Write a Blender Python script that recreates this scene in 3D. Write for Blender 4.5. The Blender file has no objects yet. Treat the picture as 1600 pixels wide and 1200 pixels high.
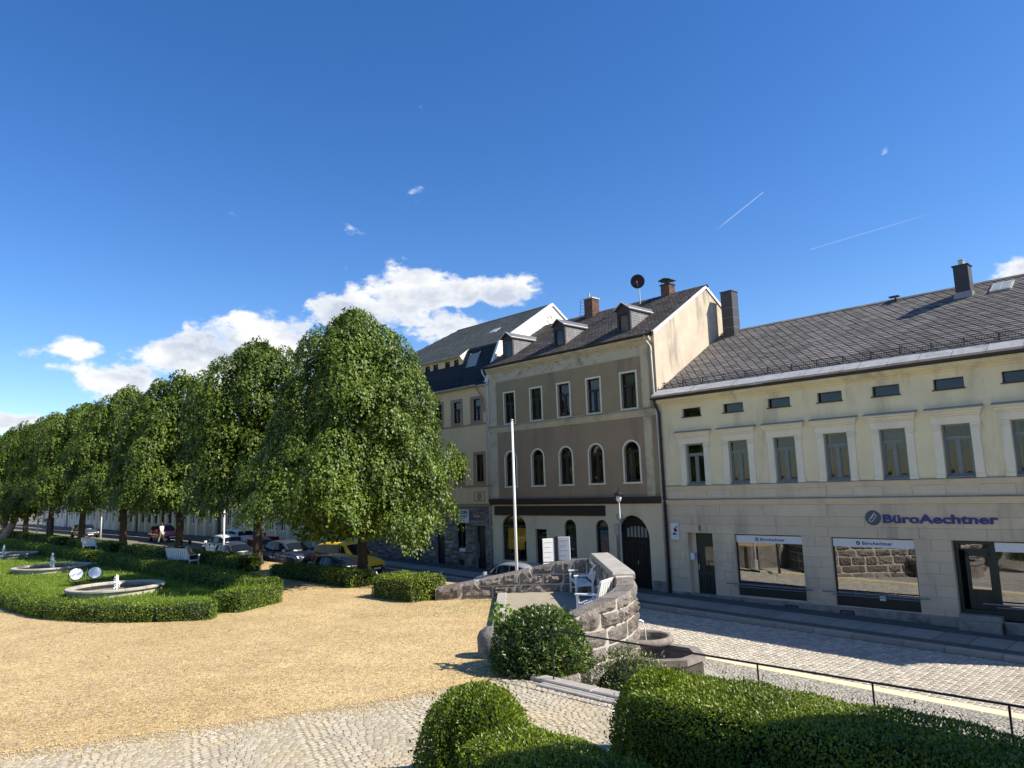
import bpy, math, random
import numpy as np
from mathutils import Vector, Matrix

random.seed(7)
rng = np.random.default_rng(7)
sc = bpy.context.scene
COL = sc.collection

# ------------------------------------------------------------------ camera
EYE = 3.6
PITCH = math.radians(8.1)
ROLL = math.radians(1.9)
FWD = Vector((0, math.cos(PITCH), math.sin(PITCH)))
R0 = Vector((1, 0, 0))
U0 = R0.cross(FWD)
RIGHT = R0 * math.cos(ROLL) - U0 * math.sin(ROLL)
UP = R0 * math.sin(ROLL) + U0 * math.cos(ROLL)
cd = bpy.data.cameras.new('camera')
cd.sensor_fit = 'HORIZONTAL'
cd.sensor_width = 36.0
cd.lens = 36.0 * 1130.0 / 1600.0
cd.clip_start = 0.1
cd.clip_end = 6000
cam = bpy.data.objects.new('camera', cd)
COL.objects.link(cam)
M3 = Matrix((RIGHT, UP, -FWD)).transposed()
cam.matrix_world = Matrix.Translation((0, 0, EYE)) @ M3.to_4x4()
sc.camera = cam

# ------------------------------------------------------------------ sun, sky, exposure
SUN_AZ = math.radians(104.0)      # clockwise from +Y
SUN_EL = math.radians(42.0)
sd = Vector((math.sin(SUN_AZ) * math.cos(SUN_EL), math.cos(SUN_AZ) * math.cos(SUN_EL), math.sin(SUN_EL)))
sl = bpy.data.lights.new('sun', 'SUN')
sl.energy = 4.4
sl.angle = math.radians(0.53)
sl.color = (1.0, 0.93, 0.82)
so = bpy.data.objects.new('sun', sl)
COL.objects.link(so)
so.location = sd * 200
so.rotation_euler = (-sd).to_track_quat('-Z', 'Y').to_euler()

SKY_STRENGTH = 0.099
sc.view_settings.view_transform = 'Standard'
sc.view_settings.look = 'None'
sc.view_settings.gamma = 1.0
sc.view_settings.use_curve_mapping = False
sc.view_settings.exposure = 0.9


class NT:
    """small helper for writing node trees"""
    def __init__(self, nt):
        self.nt = nt

    def n(self, typ, **kw):
        nd = self.nt.nodes.new(typ)
        for k, v in kw.items():
            setattr(nd, k, v)
        return nd

    def link(self, a, b):
        self.nt.links.new(a, b)

    def put(self, sock, v):
        if isinstance(v, bpy.types.NodeSocket):
            self.link(v, sock)
        elif v is not None:
            if isinstance(v, (tuple, list)) and len(v) == 3 and sock.type == 'RGBA':
                v = (*v, 1)
            sock.default_value = v

    def m(self, op, a, b=None, c=None, clamp=False):
        nd = self.n('ShaderNodeMath', operation=op, use_clamp=clamp)
        self.put(nd.inputs[0], a)
        if b is not None:
            self.put(nd.inputs[1], b)
        if c is not None:
            self.put(nd.inputs[2], c)
        return nd.outputs[0]

    def dot(self, a, vec):
        nd = self.n('ShaderNodeVectorMath', operation='DOT_PRODUCT')
        self.put(nd.inputs[0], a)
        nd.inputs[1].default_value = vec
        return nd.outputs['Value']

    def smooth(self, x, lo, hi):
        nd = self.n('ShaderNodeMapRange', interpolation_type='SMOOTHSTEP')
        self.put(nd.inputs['Value'], x)
        self.put(nd.inputs['From Min'], lo)
        self.put(nd.inputs['From Max'], hi)
        return nd.outputs['Result']

    def maprange(self, x, lo, hi, a, b):
        nd = self.n('ShaderNodeMapRange')
        self.put(nd.inputs['Value'], x)
        nd.inputs['From Min'].default_value = lo
        nd.inputs['From Max'].default_value = hi
        nd.inputs['To Min'].default_value = a
        nd.inputs['To Max'].default_value = b
        return nd.outputs['Result']

    def noise(self, vec, scale, detail=4, rough=.55, dist=0.0):
        nd = self.n('ShaderNodeTexNoise')
        if vec is not None:
            self.put(nd.inputs['Vector'], vec)
        self.put(nd.inputs['Scale'], scale)
        nd.inputs['Detail'].default_value = detail
        nd.inputs['Roughness'].default_value = rough
        nd.inputs['Distortion'].default_value = dist
        return nd.outputs['Fac']

    def mapping(self, vec, scale=(1, 1, 1), loc=(0, 0, 0), rot=(0, 0, 0)):
        nd = self.n('ShaderNodeMapping')
        self.put(nd.inputs['Vector'], vec)
        nd.inputs['Scale'].default_value = scale
        nd.inputs['Location'].default_value = loc
        nd.inputs['Rotation'].default_value = rot
        return nd.outputs['Vector']

    def mix(self, f, a, b, blend='MIX'):
        nd = self.n('ShaderNodeMix', data_type='RGBA', blend_type=blend)
        nd.clamp_result = False
        self.put(nd.inputs['Factor'], f)
        self.put(nd.inputs[6], a)
        self.put(nd.inputs[7], b)
        return nd.outputs[2]


# world: Nishita sky with cumulus clouds, wisps and two contrails by direction
w = bpy.data.worlds.new('World')
sc.world = w
w.use_nodes = True
wt = w.node_tree
for nd in list(wt.nodes):
    wt.nodes.remove(nd)
N = NT(wt)
out = N.n('ShaderNodeOutputWorld')
bg = N.n('ShaderNodeBackground')
bg.inputs['Strength'].default_value = SKY_STRENGTH
N.link(bg.outputs[0], out.inputs[0])
sky = N.n('ShaderNodeTexSky', sky_type='NISHITA')
sky.sun_disc = False
sky.sun_elevation = SUN_EL
sky.sun_rotation = SUN_AZ
sky.altitude = 400
sky.air_density = 1.0
sky.dust_density = 0.35
sky.ozone_density = 2.6
hs = N.n('ShaderNodeHueSaturation')
hs.inputs['Saturation'].default_value = 1.31
hs.inputs['Hue'].default_value = 0.510
N.link(sky.outputs[0], hs.inputs['Color'])
skycol = hs.outputs[0]
tc = N.n('ShaderNodeTexCoord')
dv = tc.outputs['Generated']
nrm = N.n('ShaderNodeVectorMath', operation='NORMALIZE')
N.link(dv, nrm.inputs[0])
dv = nrm.outputs[0]
sep = N.n('ShaderNodeSeparateXYZ')
N.link(dv, sep.inputs[0])
az = N.m('MULTIPLY', N.m('ARCTAN2', sep.outputs[0], sep.outputs[1]), 180 / math.pi)
el = N.m('MULTIPLY', N.m('ARCSINE', sep.outputs[2]), 180 / math.pi)
pv = N.mapping(dv, scale=(1, 1, 1.7))
n1 = N.noise(pv, 9.0, 8, .58, .15)
n1b = N.noise(N.mapping(dv, scale=(1, 1, 1.7), loc=(0.022, -0.004, 0.045)), 9.0, 8, .58, .15)
n2 = N.noise(pv, 34.0, 6, .6, .3)


def blob(a0, e0, wa, we, k=1.0):
    da = N.m('DIVIDE', N.m('SUBTRACT', az, a0), wa)
    de = N.m('DIVIDE', N.m('SUBTRACT', el, e0), we)
    r2 = N.m('ADD', N.m('MULTIPLY', da, da), N.m('MULTIPLY', de, de))
    return N.m('MULTIPLY', N.m('EXPONENT', N.m('MULTIPLY', r2, -1.0)), k)


blobs = [(-36, 5.4, 4, 1.3, .95), (-28.5, 8.4, 3.6, 2.0, 1.0), (-31.3, 10.4, 2.2, 1.1, .9), (-23.5, 10.0, 5, 2.8, 1.12),
         (-18, 11.4, 6, 2.7, 1.12), (-12.5, 13.4, 4.6, 2.4, 1.1), (-7.6, 15.4, 4.2, 2.6, 1.2), (-5.5, 12.8, 4.5, 2.2, 1.0),
         (-4.0, 15.4, 3.2, 1.7, 1.15), (-.9, 15.2, 3.4, 1.5, 1.1), (36.5, 12.9, 2.6, 1.4, .9), (31.5, 11.6, 2.0, .5, .65),
         (-52, 8, 9, 3, .95), (58, 10, 9, 3, .8), (105, 9, 14, 4, .8), (160, 11, 16, 4, .9), (-150, 8, 20, 4, .9), (-100, 10, 15, 4, .9)]
tot = None
for b in blobs:
    o = blob(*b)
    tot = o if tot is None else N.m('MAXIMUM', tot, o)
wis = None
for b in [(-7.7, 23.1, 1.3, .6, 1.0), (-12.3, 19.9, 1.2, .7, .9), (-33.8, 20.2, .9, .6, .6), (-12.3, 23.6, 1.0, .45, .5),
          (29.1, 22.2, .5, .5, .7), (-12.8, 17.2, .9, .35, .7), (-7.3, 22.3, .7, .4, .6), (-24.5, 20, 1.6, .8, .33), (-6.2, 17.4, .9, .4, .45)]:
    o = blob(*b)
    wis = o if wis is None else N.m('MAXIMUM', wis, o)
dens = N.m('ADD', N.m('MULTIPLY', N.m('SUBTRACT', n1, .5), 1.9), N.m('SUBTRACT', tot, .50))
dens = N.m('ADD', dens, N.m('MULTIPLY', N.m('SUBTRACT', n2, .5), 1.25))
cl = N.smooth(dens, -.02, .36)
lit = N.m('ADD', .5, N.m('MULTIPLY', N.m('SUBTRACT', n1, n1b), 3.6), clamp=True)
core = N.smooth(dens, .05, .55)
shade = N.m('MULTIPLY', core, N.m('SUBTRACT', 1.0, lit))
ccol = N.mix(N.m('MULTIPLY', shade, 1.25, clamp=True), (5.6, 5.65, 5.7), (3.2, 3.6, 4.3))
wd = N.m('MULTIPLY', N.smooth(N.m('ADD', N.m('MULTIPLY', N.m('SUBTRACT', n2, .5), 3.0), N.m('SUBTRACT', N.m('MULTIPLY', wis, 1.3), .86)), -.05, .6), .62)


def trail(p, q, width, k):
    p = Vector(p).normalized()
    q = Vector(q).normalized()
    nn = p.cross(q).normalized()
    d = N.m('ABSOLUTE', N.dot(dv, tuple(nn)))
    a = N.m('SUBTRACT', 1.0, N.smooth(d, width * .3, width))
    ax = nn.cross(p)
    ang = p.angle(q)
    along = N.m('DIVIDE', N.m('ARCTAN2', N.dot(dv, tuple(ax)), N.dot(dv, tuple(p))), ang)
    g = N.m('MULTIPLY', N.smooth(along, -.1, .25), N.m('SUBTRACT', 1.0, N.smooth(along, .98, 1.01)))
    return N.m('MULTIPLY', N.m('MULTIPLY', a, g), k)


tr1 = trail((.2749, .9051, .3243), (.3265, .8742, .3593), .0008, .34)
tr2 = trail((.495, .8152, .3008), (.3805, .8802, .2837), .0009, .13)
c1 = N.mix(N.m('MAXIMUM', wd, N.m('MAXIMUM', tr1, tr2)), skycol, (5.4, 5.8, 6.3))
c2 = N.mix(cl, c1, ccol)
N.link(c2, bg.inputs['Color'])

# ------------------------------------------------------------------ frame of the street
P0 = Vector((8.6625, 30.375, 0))
TV = Vector((0.692735, -0.72119222, 0))      # along the facades, to the right
NV = Vector((-0.72119222, -0.692735, 0))     # out of the facades, to the street
RB = math.atan2(TV.y, TV.x)


def Wp(s, y, z):
    return P0 + TV * s - NV * y + Vector((0, 0, z))


def toB(x, y):
    q = Vector((x, y, 0)) - P0
    return q.dot(TV), -q.dot(NV)


def zs(s):
    """height of the pavement along the houses"""
    return min(-.05, -1.22 - .022 * s)


def cam_px(p):
    d = Vector(p) - Vector((0, 0, EYE))
    z = d.dot(FWD)
    if z < .1:
        return None
    return 800 + 1130 * d.dot(RIGHT) / z, 600 - 1130 * d.dot(UP) / z, z


def inview(p, m=30):
    q = cam_px(p)
    return q is not None and -m < q[0] < 1600 + m and -m < q[1] < 1200 + m


# ------------------------------------------------------------------ mesh helpers
class MB:
    def __init__(self):
        self.v = []
        self.f = []

    def add(self, vs, fs):
        o = len(self.v)
        self.v.extend(tuple(p) for p in vs)
        self.f.extend(tuple(i + o for i in f) for f in fs)
        return self

    def box(self, x0, x1, y0, y1, z0, z1):
        vs = [(x0, y0, z0), (x1, y0, z0), (x1, y1, z0), (x0, y1, z0), (x0, y0, z1), (x1, y0, z1), (x1, y1, z1), (x0, y1, z1)]
        fs = [(0, 3, 2, 1), (4, 5, 6, 7), (0, 1, 5, 4), (1, 2, 6, 5), (2, 3, 7, 6), (3, 0, 4, 7)]
        return self.add(vs, fs)

    def cbox(self, x0, x1, y0, y1, z0, z1, c=.01):
        """box with chamfered vertical and top edges"""
        def ring(d, z):
            return [(x0 + d, y0, z), (x1 - d, y0, z), (x1, y0 + d, z), (x1, y1 - d, z), (x1 - d, y1, z), (x0 + d, y1, z), (x0, y1 - d, z), (x0, y0 + d, z)]
        r0 = ring(c, z0)
        r1 = ring(c, z1 - c)
        r2 = [(min(max(p[0], x0 + c), x1 - c), min(max(p[1], y0 + c), y1 - c), z1) for p in ring(c, z1)]
        vs = r0 + r1 + r2
        fs = [tuple(range(7, -1, -1)), tuple(range(16, 24))]
        for a in (0, 8):
            for i in range(8):
                j = (i + 1) % 8
                fs.append((a + i, a + j, a + 8 + j, a + 8 + i))
        return self.add(vs, fs)

    def front_block(self, x0, x1, y0, y1, z0, z1, c=.012):
        """block on a wall: back at y1, front at y0 with a chamfer all round"""
        vs = [(x0, y1, z0), (x1, y1, z0), (x1, y1, z1), (x0, y1, z1),
              (x0, y0 + c, z0), (x1, y0 + c, z0), (x1, y0 + c, z1), (x0, y0 + c, z1),
              (x0 + c, y0, z0 + c), (x1 - c, y0, z0 + c), (x1 - c, y0, z1 - c), (x0 + c, y0, z1 - c)]
        fs = [(8, 9, 10, 11)]
        for a in (0, 4):
            for i in range(4):
                j = (i + 1) % 4
                fs.append((a + i, a + j, a + 4 + j, a + 4 + i))
        return self.add(vs, fs)

    def quad(self, a, b, c, d):
        return self.add([a, b, c, d], [(0, 1, 2, 3)])

    def prism(self, pts, a, b, axis='z'):
        """2-D outline extruded from a to b; axis z: pts=(x,y); y: pts=(x,z); x: pts=(y,z)"""
        def P(p, h):
            return {'z': (p[0], p[1], h), 'y': (p[0], h, p[1]), 'x': (h, p[0], p[1])}[axis]
        n = len(pts)
        vs = [P(p, a) for p in pts] + [P(p, b) for p in pts]
        fs = [tuple(range(n - 1, -1, -1)), tuple(range(n, 2 * n))]
        for i in range(n):
            j = (i + 1) % n
            fs.append((i, j, n + j, n + i))
        return self.add(vs, fs)

    def tube(self, pts, r, n=8, cap=True):
        pts = [Vector(p) for p in pts]
        rs = r if isinstance(r, (list, tuple)) else [r] * len(pts)
        vs, fs = [], []
        for i, p in enumerate(pts):
            d = (pts[min(i + 1, len(pts) - 1)] - pts[max(i - 1, 0)]).normalized()
            a = d.orthogonal() if i == 0 else (pa - d * pa.dot(d))
            a = a.normalized()
            pa = a
            b = d.cross(a)
            for k in range(n):
                t = 2 * math.pi * k / n
                vs.append(p + (a * math.cos(t) + b * math.sin(t)) * rs[i])
        for i in range(len(pts) - 1):
            for k in range(n):
                k2 = (k + 1) % n
                fs.append((i * n + k, i * n + k2, (i + 1) * n + k2, (i + 1) * n + k))
        if cap:
            fs.append(tuple(range(n - 1, -1, -1)))
            fs.append(tuple(range((len(pts) - 1) * n, len(pts) * n)))
        return self.add(vs, fs)

    def lathe(self, prof, c=(0, 0, 0), n=24, a0=0.0, a1=2 * math.pi):
        full = abs(a1 - a0 - 2 * math.pi) < 1e-6
        m = n if full else n + 1
        vs, fs = [], []
        for r, z in prof:
            for k in range(m):
                t = a0 + (a1 - a0) * k / n
                vs.append((c[0] + r * math.cos(t), c[1] + r * math.sin(t), c[2] + z))
        for i in range(len(prof) - 1):
            for k in range(n):
                k2 = (k + 1) % m
                fs.append((i * m + k, i * m + k2, (i + 1) * m + k2, (i + 1) * m + k))
        return self.add(vs, fs)

    def mesh(self, name, off=(0, 0, 0), smooth=False):
        me = bpy.data.meshes.new(name)
        o = off
        me.from_pydata([(p[0] - o[0], p[1] - o[1], p[2] - o[2]) for p in self.v], [], self.f)
        if smooth:
            me.polygons.foreach_set('use_smooth', [True] * len(me.polygons))
        me.update()
        return me


def link(name, me, mat, parent=None, loc=(0, 0, 0), rot=(0, 0, 0), scale=None):
    o = bpy.data.objects.new(name, me)
    COL.objects.link(o)
    if mat is not None and me is not None and not me.materials:
        me.materials.append(mat)
    o.location = loc
    o.rotation_euler = rot
    if scale is not None:
        o.scale = scale
    if parent is not None:
        o.parent = parent
    return o


def tag(o, label=None, cat=None, group=None, kind=None):
    if label:
        o['label'] = label
    if cat:
        o['category'] = cat
    if group:
        o['group'] = group
    if kind:
        o['kind'] = kind
    return o


def thingB(name, label, cat, s, y, z, group=None):
    """an Empty at (s, y, z) of the street frame; parts are authored in street-frame coordinates"""
    o = bpy.data.objects.new(name, None)
    COL.objects.link(o)
    o.location = Wp(s, y, z)
    o.rotation_euler = (0, 0, RB)
    tag(o, label, cat, group)
    o['_o'] = (s, y, z)
    return o


def thingW(name, label, cat, loc, rz=0.0, group=None):
    o = bpy.data.objects.new(name, None)
    COL.objects.link(o)
    o.location = loc
    o.rotation_euler = (0, 0, rz)
    tag(o, label, cat, group)
    return o


def offB(root):
    while root.parent is not None:
        root = root.parent
    return tuple(root['_o'])


def part(name, mb, mat, parent, smooth=False):
    """a part in street-frame coordinates under a thingB (or a part of it placed at its origin)"""
    return link(name, mb.mesh(name, offB(parent), smooth), mat, parent)


def structB(name, mb, mat, smooth=False):
    o = link(name, mb.mesh(name, (0, 0, 0), smooth), mat, None, P0, (0, 0, RB))
    o['kind'] = 'structure'
    return o


def fast_mesh(name, V, F, smooth=False):
    """V (n,3), F (m,k) numpy"""
    me = bpy.data.meshes.new(name)
    V = np.ascontiguousarray(V, dtype=np.float32)
    F = np.ascontiguousarray(F, dtype=np.int32)
    m, k = F.shape
    me.vertices.add(len(V))
    me.vertices.foreach_set('co', V.ravel())
    me.loops.add(m * k)
    me.loops.foreach_set('vertex_index', F.ravel())
    me.polygons.add(m)
    me.polygons.foreach_set('loop_start', np.arange(0, m * k, k, dtype=np.int32))
    me.polygons.foreach_set('loop_total', np.full(m, k, dtype=np.int32))
    if smooth:
        me.polygons.foreach_set('use_smooth', np.ones(m, dtype=bool))
    me.update(calc_edges=True)
    return me


def unit(a):
    return a / np.maximum(np.linalg.norm(a, axis=1, keepdims=True), 1e-9)


def leaf_arrays(P, D, Nn, L, Wd, fold=.18):
    D = unit(D)
    S = unit(np.cross(D, Nn))
    Nn = np.cross(S, D)
    L = np.asarray(L).reshape(-1, 1)
    Wd = np.asarray(Wd).reshape(-1, 1)
    a = P - D * L * .5
    b = P + S * Wd * .5 + Nn * Wd * fold - D * L * .06
    c = P + D * L * .5
    d = P - S * Wd * .5 + Nn * Wd * fold - D * L * .06
    V = np.stack([a, b, c, d], 1).reshape(-1, 3)
    i = np.arange(len(P)) * 4
    F = np.concatenate([np.stack([i, i + 1, i + 2], 1), np.stack([i, i + 2, i + 3], 1)], 0)
    return V, F


def leaf_mesh(name, P, D, Nn, L, Wd, fold=.18, extra=None):
    V, F = leaf_arrays(P, D, Nn, L, Wd, fold)
    if extra is not None:                      # extra = (V, F) of triangles, e.g. a core
        F = np.concatenate([F, extra[1] + len(V)], 0)
        V = np.concatenate([V, extra[0]], 0)
    return fast_mesh(name, V, F)


# ------------------------------------------------------------------ materials
def mat_new(name):
    m = bpy.data.materials.new(name)
    m.use_nodes = True
    nt = m.node_tree
    b = nt.nodes['Principled BSDF']
    return m, NT(nt), b


def M(name, col, rough=.8, var=.12, scale=3.0, fine=40.0, finev=.06, bump=0.0, bscale=60.0, spec=.3, stain=None, stain_amt=.5,
      stain_scale=1.2, streak=False, orand=0.0, irand=0.0, hue=None, metal=0.0, bdist=.01, coat=0.0):
    m, T, b = mat_new(name)
    tcn = T.n('ShaderNodeTexCoord').outputs['Object']
    base = T.noise(tcn, scale, 5, .6)
    f = T.maprange(base, .25, .75, 1 - var, 1 + var)
    f2 = T.maprange(T.noise(tcn, fine, 3, .6), .25, .75, 1 - finev, 1 + finev)
    f = T.m('MULTIPLY', f, f2)
    if orand:
        r = T.n('ShaderNodeObjectInfo').outputs['Random']
        f = T.m('MULTIPLY', f, T.maprange(r, 0, 1, 1 - orand, 1 + orand))
    if irand:
        r = T.n('ShaderNodeNewGeometry').outputs['Random Per Island']
        f = T.m('MULTIPLY', f, T.maprange(r, 0, 1, 1 - irand, 1 + irand))
    c = T.mix(1.0, col, f, 'MULTIPLY')
    if hue is not None:
        if orand or irand:
            h = T.m('FRACT', T.m('ADD', T.m('MULTIPLY', T.n('ShaderNodeObjectInfo').outputs['Random'], 7.31), T.m('MULTIPLY', T.n('ShaderNodeNewGeometry').outputs['Random Per Island'], 5.7)))
        else:
            h = T.smooth(T.noise(tcn, scale * .6, 3), .35, .65)
        c = T.mix(T.m('MULTIPLY', h, hue[1]), c, T.mix(1.0, hue[0], f, 'MULTIPLY'))
    if stain is not None:
        sv = T.mapping(tcn, scale=(1, 1, .22)) if streak else tcn
        sn = T.noise(sv, stain_scale, 6, .65, .4)
        c = T.mix(T.m('MULTIPLY', T.smooth(sn, .48, .72), stain_amt), c, stain)
    T.link(c, b.inputs['Base Color'])
    b.inputs['Roughness'].default_value = rough
    b.inputs['Specular IOR Level'].default_value = spec
    b.inputs['Metallic'].default_value = metal
    if coat:
        b.inputs['Coat Weight'].default_value = coat
        b.inputs['Coat Roughness'].default_value = .05
    if bump:
        bn = T.n('ShaderNodeBump')
        bn.inputs['Strength'].default_value = bump
        bn.inputs['Distance'].default_value = bdist
        T.link(T.noise(tcn, bscale, 5, .6), bn.inputs['Height'])
        T.link(bn.outputs[0], b.inputs['Normal'])
    return m


def leaf_mat(name, dark, light, trans=.28, rough=.42, spec=.42, tip=None, tipf=.08):
    m, T, b = mat_new(name)
    r = T.n('ShaderNodeNewGeometry').outputs['Random Per Island']
    orr = T.n('ShaderNodeObjectInfo').outputs['Random']
    tcn = T.n('ShaderNodeTexCoord').outputs['Object']
    big = T.smooth(T.noise(tcn, .8, 3), .36, .64)
    f = T.m('ADD', T.m('MULTIPLY', r, .6), T.m('MULTIPLY', big, .4))
    c = T.mix(f, dark, light)
    if tip is not None:
        c = T.mix(T.m('GREATER_THAN', T.m('FRACT', T.m('MULTIPLY', r, 13.7)), 1 - tipf), c, tip)
    c = T.mix(1.0, c, T.maprange(orr, 0, 1, .9, 1.1), 'MULTIPLY')
    T.link(c, b.inputs['Base Color'])
    b.inputs['Roughness'].default_value = rough
    b.inputs['Specular IOR Level'].default_value = spec
    tr = T.n('ShaderNodeBsdfTranslucent')
    T.link(T.mix(1.0, c, (1.25, 1.35, .55), 'MULTIPLY'), tr.inputs['Color'])
    mx = T.n('ShaderNodeMixShader')
    mx.inputs[0].default_value = trans
    T.link(b.outputs[0], mx.inputs[1])
    T.link(tr.outputs[0], mx.inputs[2])
    T.link(mx.outputs[0], m.node_tree.nodes['Material Output'].inputs[0])
    return m


def glass_mat(name, tint=(.5, .55, .55), refl=.16, wav=.25, rough=.01, fk=.8):
    m, T, b = mat_new(name)
    nt = m.node_tree
    nt.nodes.remove(b)
    tr = T.n('ShaderNodeBsdfTransparent')
    tr.inputs['Color'].default_value = (*tint, 1)
    gl = T.n('ShaderNodeBsdfGlossy')
    gl.inputs['Roughness'].default_value = rough
    gl.inputs['Color'].default_value = (.95, .97, 1, 1)
    tcn = T.n('ShaderNodeTexCoord').outputs['Object']
    bn = T.n('ShaderNodeBump')
    bn.inputs['Strength'].default_value = wav
    bn.inputs['Distance'].default_value = .01
    T.link(T.noise(tcn, 1.6, 2, .4), bn.inputs['Height'])
    T.link(bn.outputs[0], gl.inputs['Normal'])
    lw = T.n('ShaderNodeLayerWeight')
    lw.inputs['Blend'].default_value = .35
    fac = T.m('ADD', refl, T.m('MULTIPLY', lw.outputs['Fresnel'], fk), clamp=True)
    mx = T.n('ShaderNodeMixShader')
    T.link(fac, mx.inputs[0])
    T.link(tr.outputs[0], mx.inputs[1])
    T.link(gl.outputs[0], mx.inputs[2])
    T.link(mx.outputs[0], nt.nodes['Material Output'].inputs[0])
    return m


# palette
m_yellow = M('yellow_render', (.80, .715, .455), .9, .08, .9, 60, .05, .15, 90, .2, (.44, .39, .26), .7, .9, True)
m_beige = M('beige_render', (.645, .54, .385), .9, .07, 1.5, 60, .05, .15, 90, .2, (.27, .235, .185), .55, .9, True, orand=.05)
m_trim = M('cream_trim', (.82, .76, .58), .85, .05, 2, 60, .04, 0, 60, .2, (.45, .41, .32), .3, 1.5, True)
m_band = M('band_render', (.68, .58, .41), .9, .06, 2, 60, .04, .1, 80, .2, (.33, .29, .23), .35, 1.2, True)
m_plinth = M('plinth_render', (.33, .31, .265), .95, .2, 3, 50, .1, .4, 50, .15, (.10, .095, .085), .7, 1.6)
m_zinc = M('zinc_sheet', (.46, .45, .425), .55, .18, 2.5, 30, .08, 0, 50, .3, (.20, .195, .18), .6, 2.2, False, metal=.15)
m_lead = M('grey_metal', (.25, .26, .27), .5, .1, 3, 30, .05, spec=.5, metal=.4)
m_gutter = M('dark_gutter', (.045, .042, .04), .5, .15, 3, 30, .05, spec=.45, metal=.2)
m_pipe = M('galvanised_pipe', (.5, .49, .45), .5, .12, 4, 40, .05, spec=.5, metal=.35, stain=(.3, .29, .26), stain_amt=.4)
m_pipedark = M('brown_pipe', (.035, .03, .027), .6, .12, 4, 40, .05, spec=.4)
m_slate = M('fibre_slate', (.150, .140, .128), .75, .22, .5, 45, .16, .25, 60, .12, (.21, .185, .15), .55, 1.3, orand=.26, irand=.26)
m_slatebed = M('slate_bed', (.018, .018, .019), .8, .1)
m_tile = M('old_roof_tile', (.085, .075, .068), .85, .25, .8, 30, .15, .3, 50, .2, (.16, .15, .13), .5, 2.2, irand=.35)
m_tile2 = M('grey_roof_tile', (.075, .085, .078), .75, .2, .6, 30, .1, .2, 50, .25, (.12, .125, .11), .4, 1.5, irand=.2)
m_darkroof = M('black_bitumen_slate', (.022, .025, .030), .7, .15, 1, 30, .1, .2, 40, .25, irand=.25)
m_cheek = M('dormer_slate', (.20, .20, .205), .7, .12, 2, 30, .1, spec=.3, irand=.18)
m_brown = M('brown_render', (.355, .262, .170), .92, .1, .8, 60, .05, .12, 90, .15, (.18, .14, .10), .65, .8, True)
m_grey_olive = M('olive_render', (.345, .275, .165), .92, .1, .8, 60, .05, .12, 90, .15, (.16, .14, .105), .65, .8, True)
m_oldcream = M('old_cream_render', (.60, .51, .345), .92, .1, 1.2, 50, .06, .2, 70, .15, (.27, .24, .18), .65, 1.1)
m_frieze = M('peeling_frieze', (.55, .48, .34), .92, .12, 1.5, 40, .06, .5, 25, .15, (.20, .185, .15), .85, 2.0)
m_gfcream = M('ground_floor_cream', (.70, .59, .405), .9, .05, 1.0, 60, .04, .1, 90, .2, (.38, .33, .25), .35, .8, True)
m_gable = M('weathered_gable', (.54, .455, .345), .93, .16, 1.1, 30, .12, .35, 35, .15, (.27, .235, .19), .95, 1.5, True)
m_purple = M('dark_purple_cornice', (.050, .034, .032), .6, .12, 3, 30, .06, spec=.35)
m_board = M('dark_brown_board', (.030, .020, .016), .55, .12, 3, 30, .06, spec=.35)
m_white = M('white_paint', (.80, .79, .75), .6, .04, 2, 40, .03, spec=.35, stain=(.6, .58, .52), stain_amt=.25, stain_scale=3)
m_whitegable = M('white_gable_render', (.80, .76, .68), .9, .06, 1.2, 50, .04, .15, 60, .2, (.62, .57, .48), .4, 1.3, True)
m_sand = M('sand_render', (.77, .575, .325), .9, .06, 1.2, 60, .04, .12, 90, .2, (.42, .33, .22), .35, .8, True)
m_sandtrim = M('brown_stone_trim', (.36, .26, .185), .9, .1, 2, 60, .06, .1, 60, .2)
m_brick = M('brick', (.165, .085, .065), .9, .25, 6, 60, .12, .3, 60, .2, (.12, .08, .06), .5, 4, orand=.25, irand=.3)
m_mortar = M('mortar', (.30, .28, .25), .95, .1)
m_greyblue = M('grey_green_frame', (.20, .225, .215), .55, .06, 4, spec=.35)
m_darkwood = M('dark_brown_frame', (.040, .026, .020), .5, .1, 4, spec=.35)
m_greendoor = M('dark_green_paint', (.012, .026, .022), .4, .12, 4, spec=.4)
m_black = M('black_paint', (.012, .012, .013), .45, .1, 4, spec=.4)
m_iron = M('black_iron', (.020, .020, .022), .5, .15, 6, spec=.45, metal=.3)
m_stonecl = M('cladding_stone', (.17, .155, .135), .9, .15, 6, 60, .1, .4, 60, .2, irand=.5, orand=.5, hue=((.30, .27, .235), .8))
m_granite = M('dark_granite_slab', (.31, .295, .245), .75, .12, 3, 70, .16, .2, 80, .3, (.08, .08, .078), .4, 1.5, orand=.14)
m_kerb = M('granite_kerb', (.36, .34, .29), .8, .12, 3, 80, .18, .2, 80, .3, (.17, .16, .15), .4, 1.5, orand=.12)
m_kerbw = M('pale_kerb', (.66, .58, .38), .85, .08, 2, 80, .1, .15, 80, .2, (.45, .40, .29), .35, 2, orand=.07)
m_sett = M('street_sett', (.38, .348, .285), .78, .1, 7, 70, .16, .3, 70, .35, (.22, .20, .175), .3, 5, orand=.22, irand=.22, hue=((.42, .36, .275), .6))
m_settbed = M('street_joint', (.20, .18, .14), .95, .2, 4, 60, .2, .4, 40, .1)
m_mosaic = M('mosaic_stone', (.335, .312, .262), .8, .12, 5, 70, .14, .3, 70, .25, irand=.25, orand=.25, hue=((.27, .25, .215), .6))
m_mosaicd = M('dark_mosaic', (.125, .118, .10), .8, .2, 5, 60, .25, .5, 55, .2)
m_cobble = M('pale_cobble', (.39, .345, .255), .85, .1, 6, 70, .16, .35, 60, .2, (.50, .385, .215), .55, .55, orand=.17, irand=.17, hue=((.44, .40, .315), .7))
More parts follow.
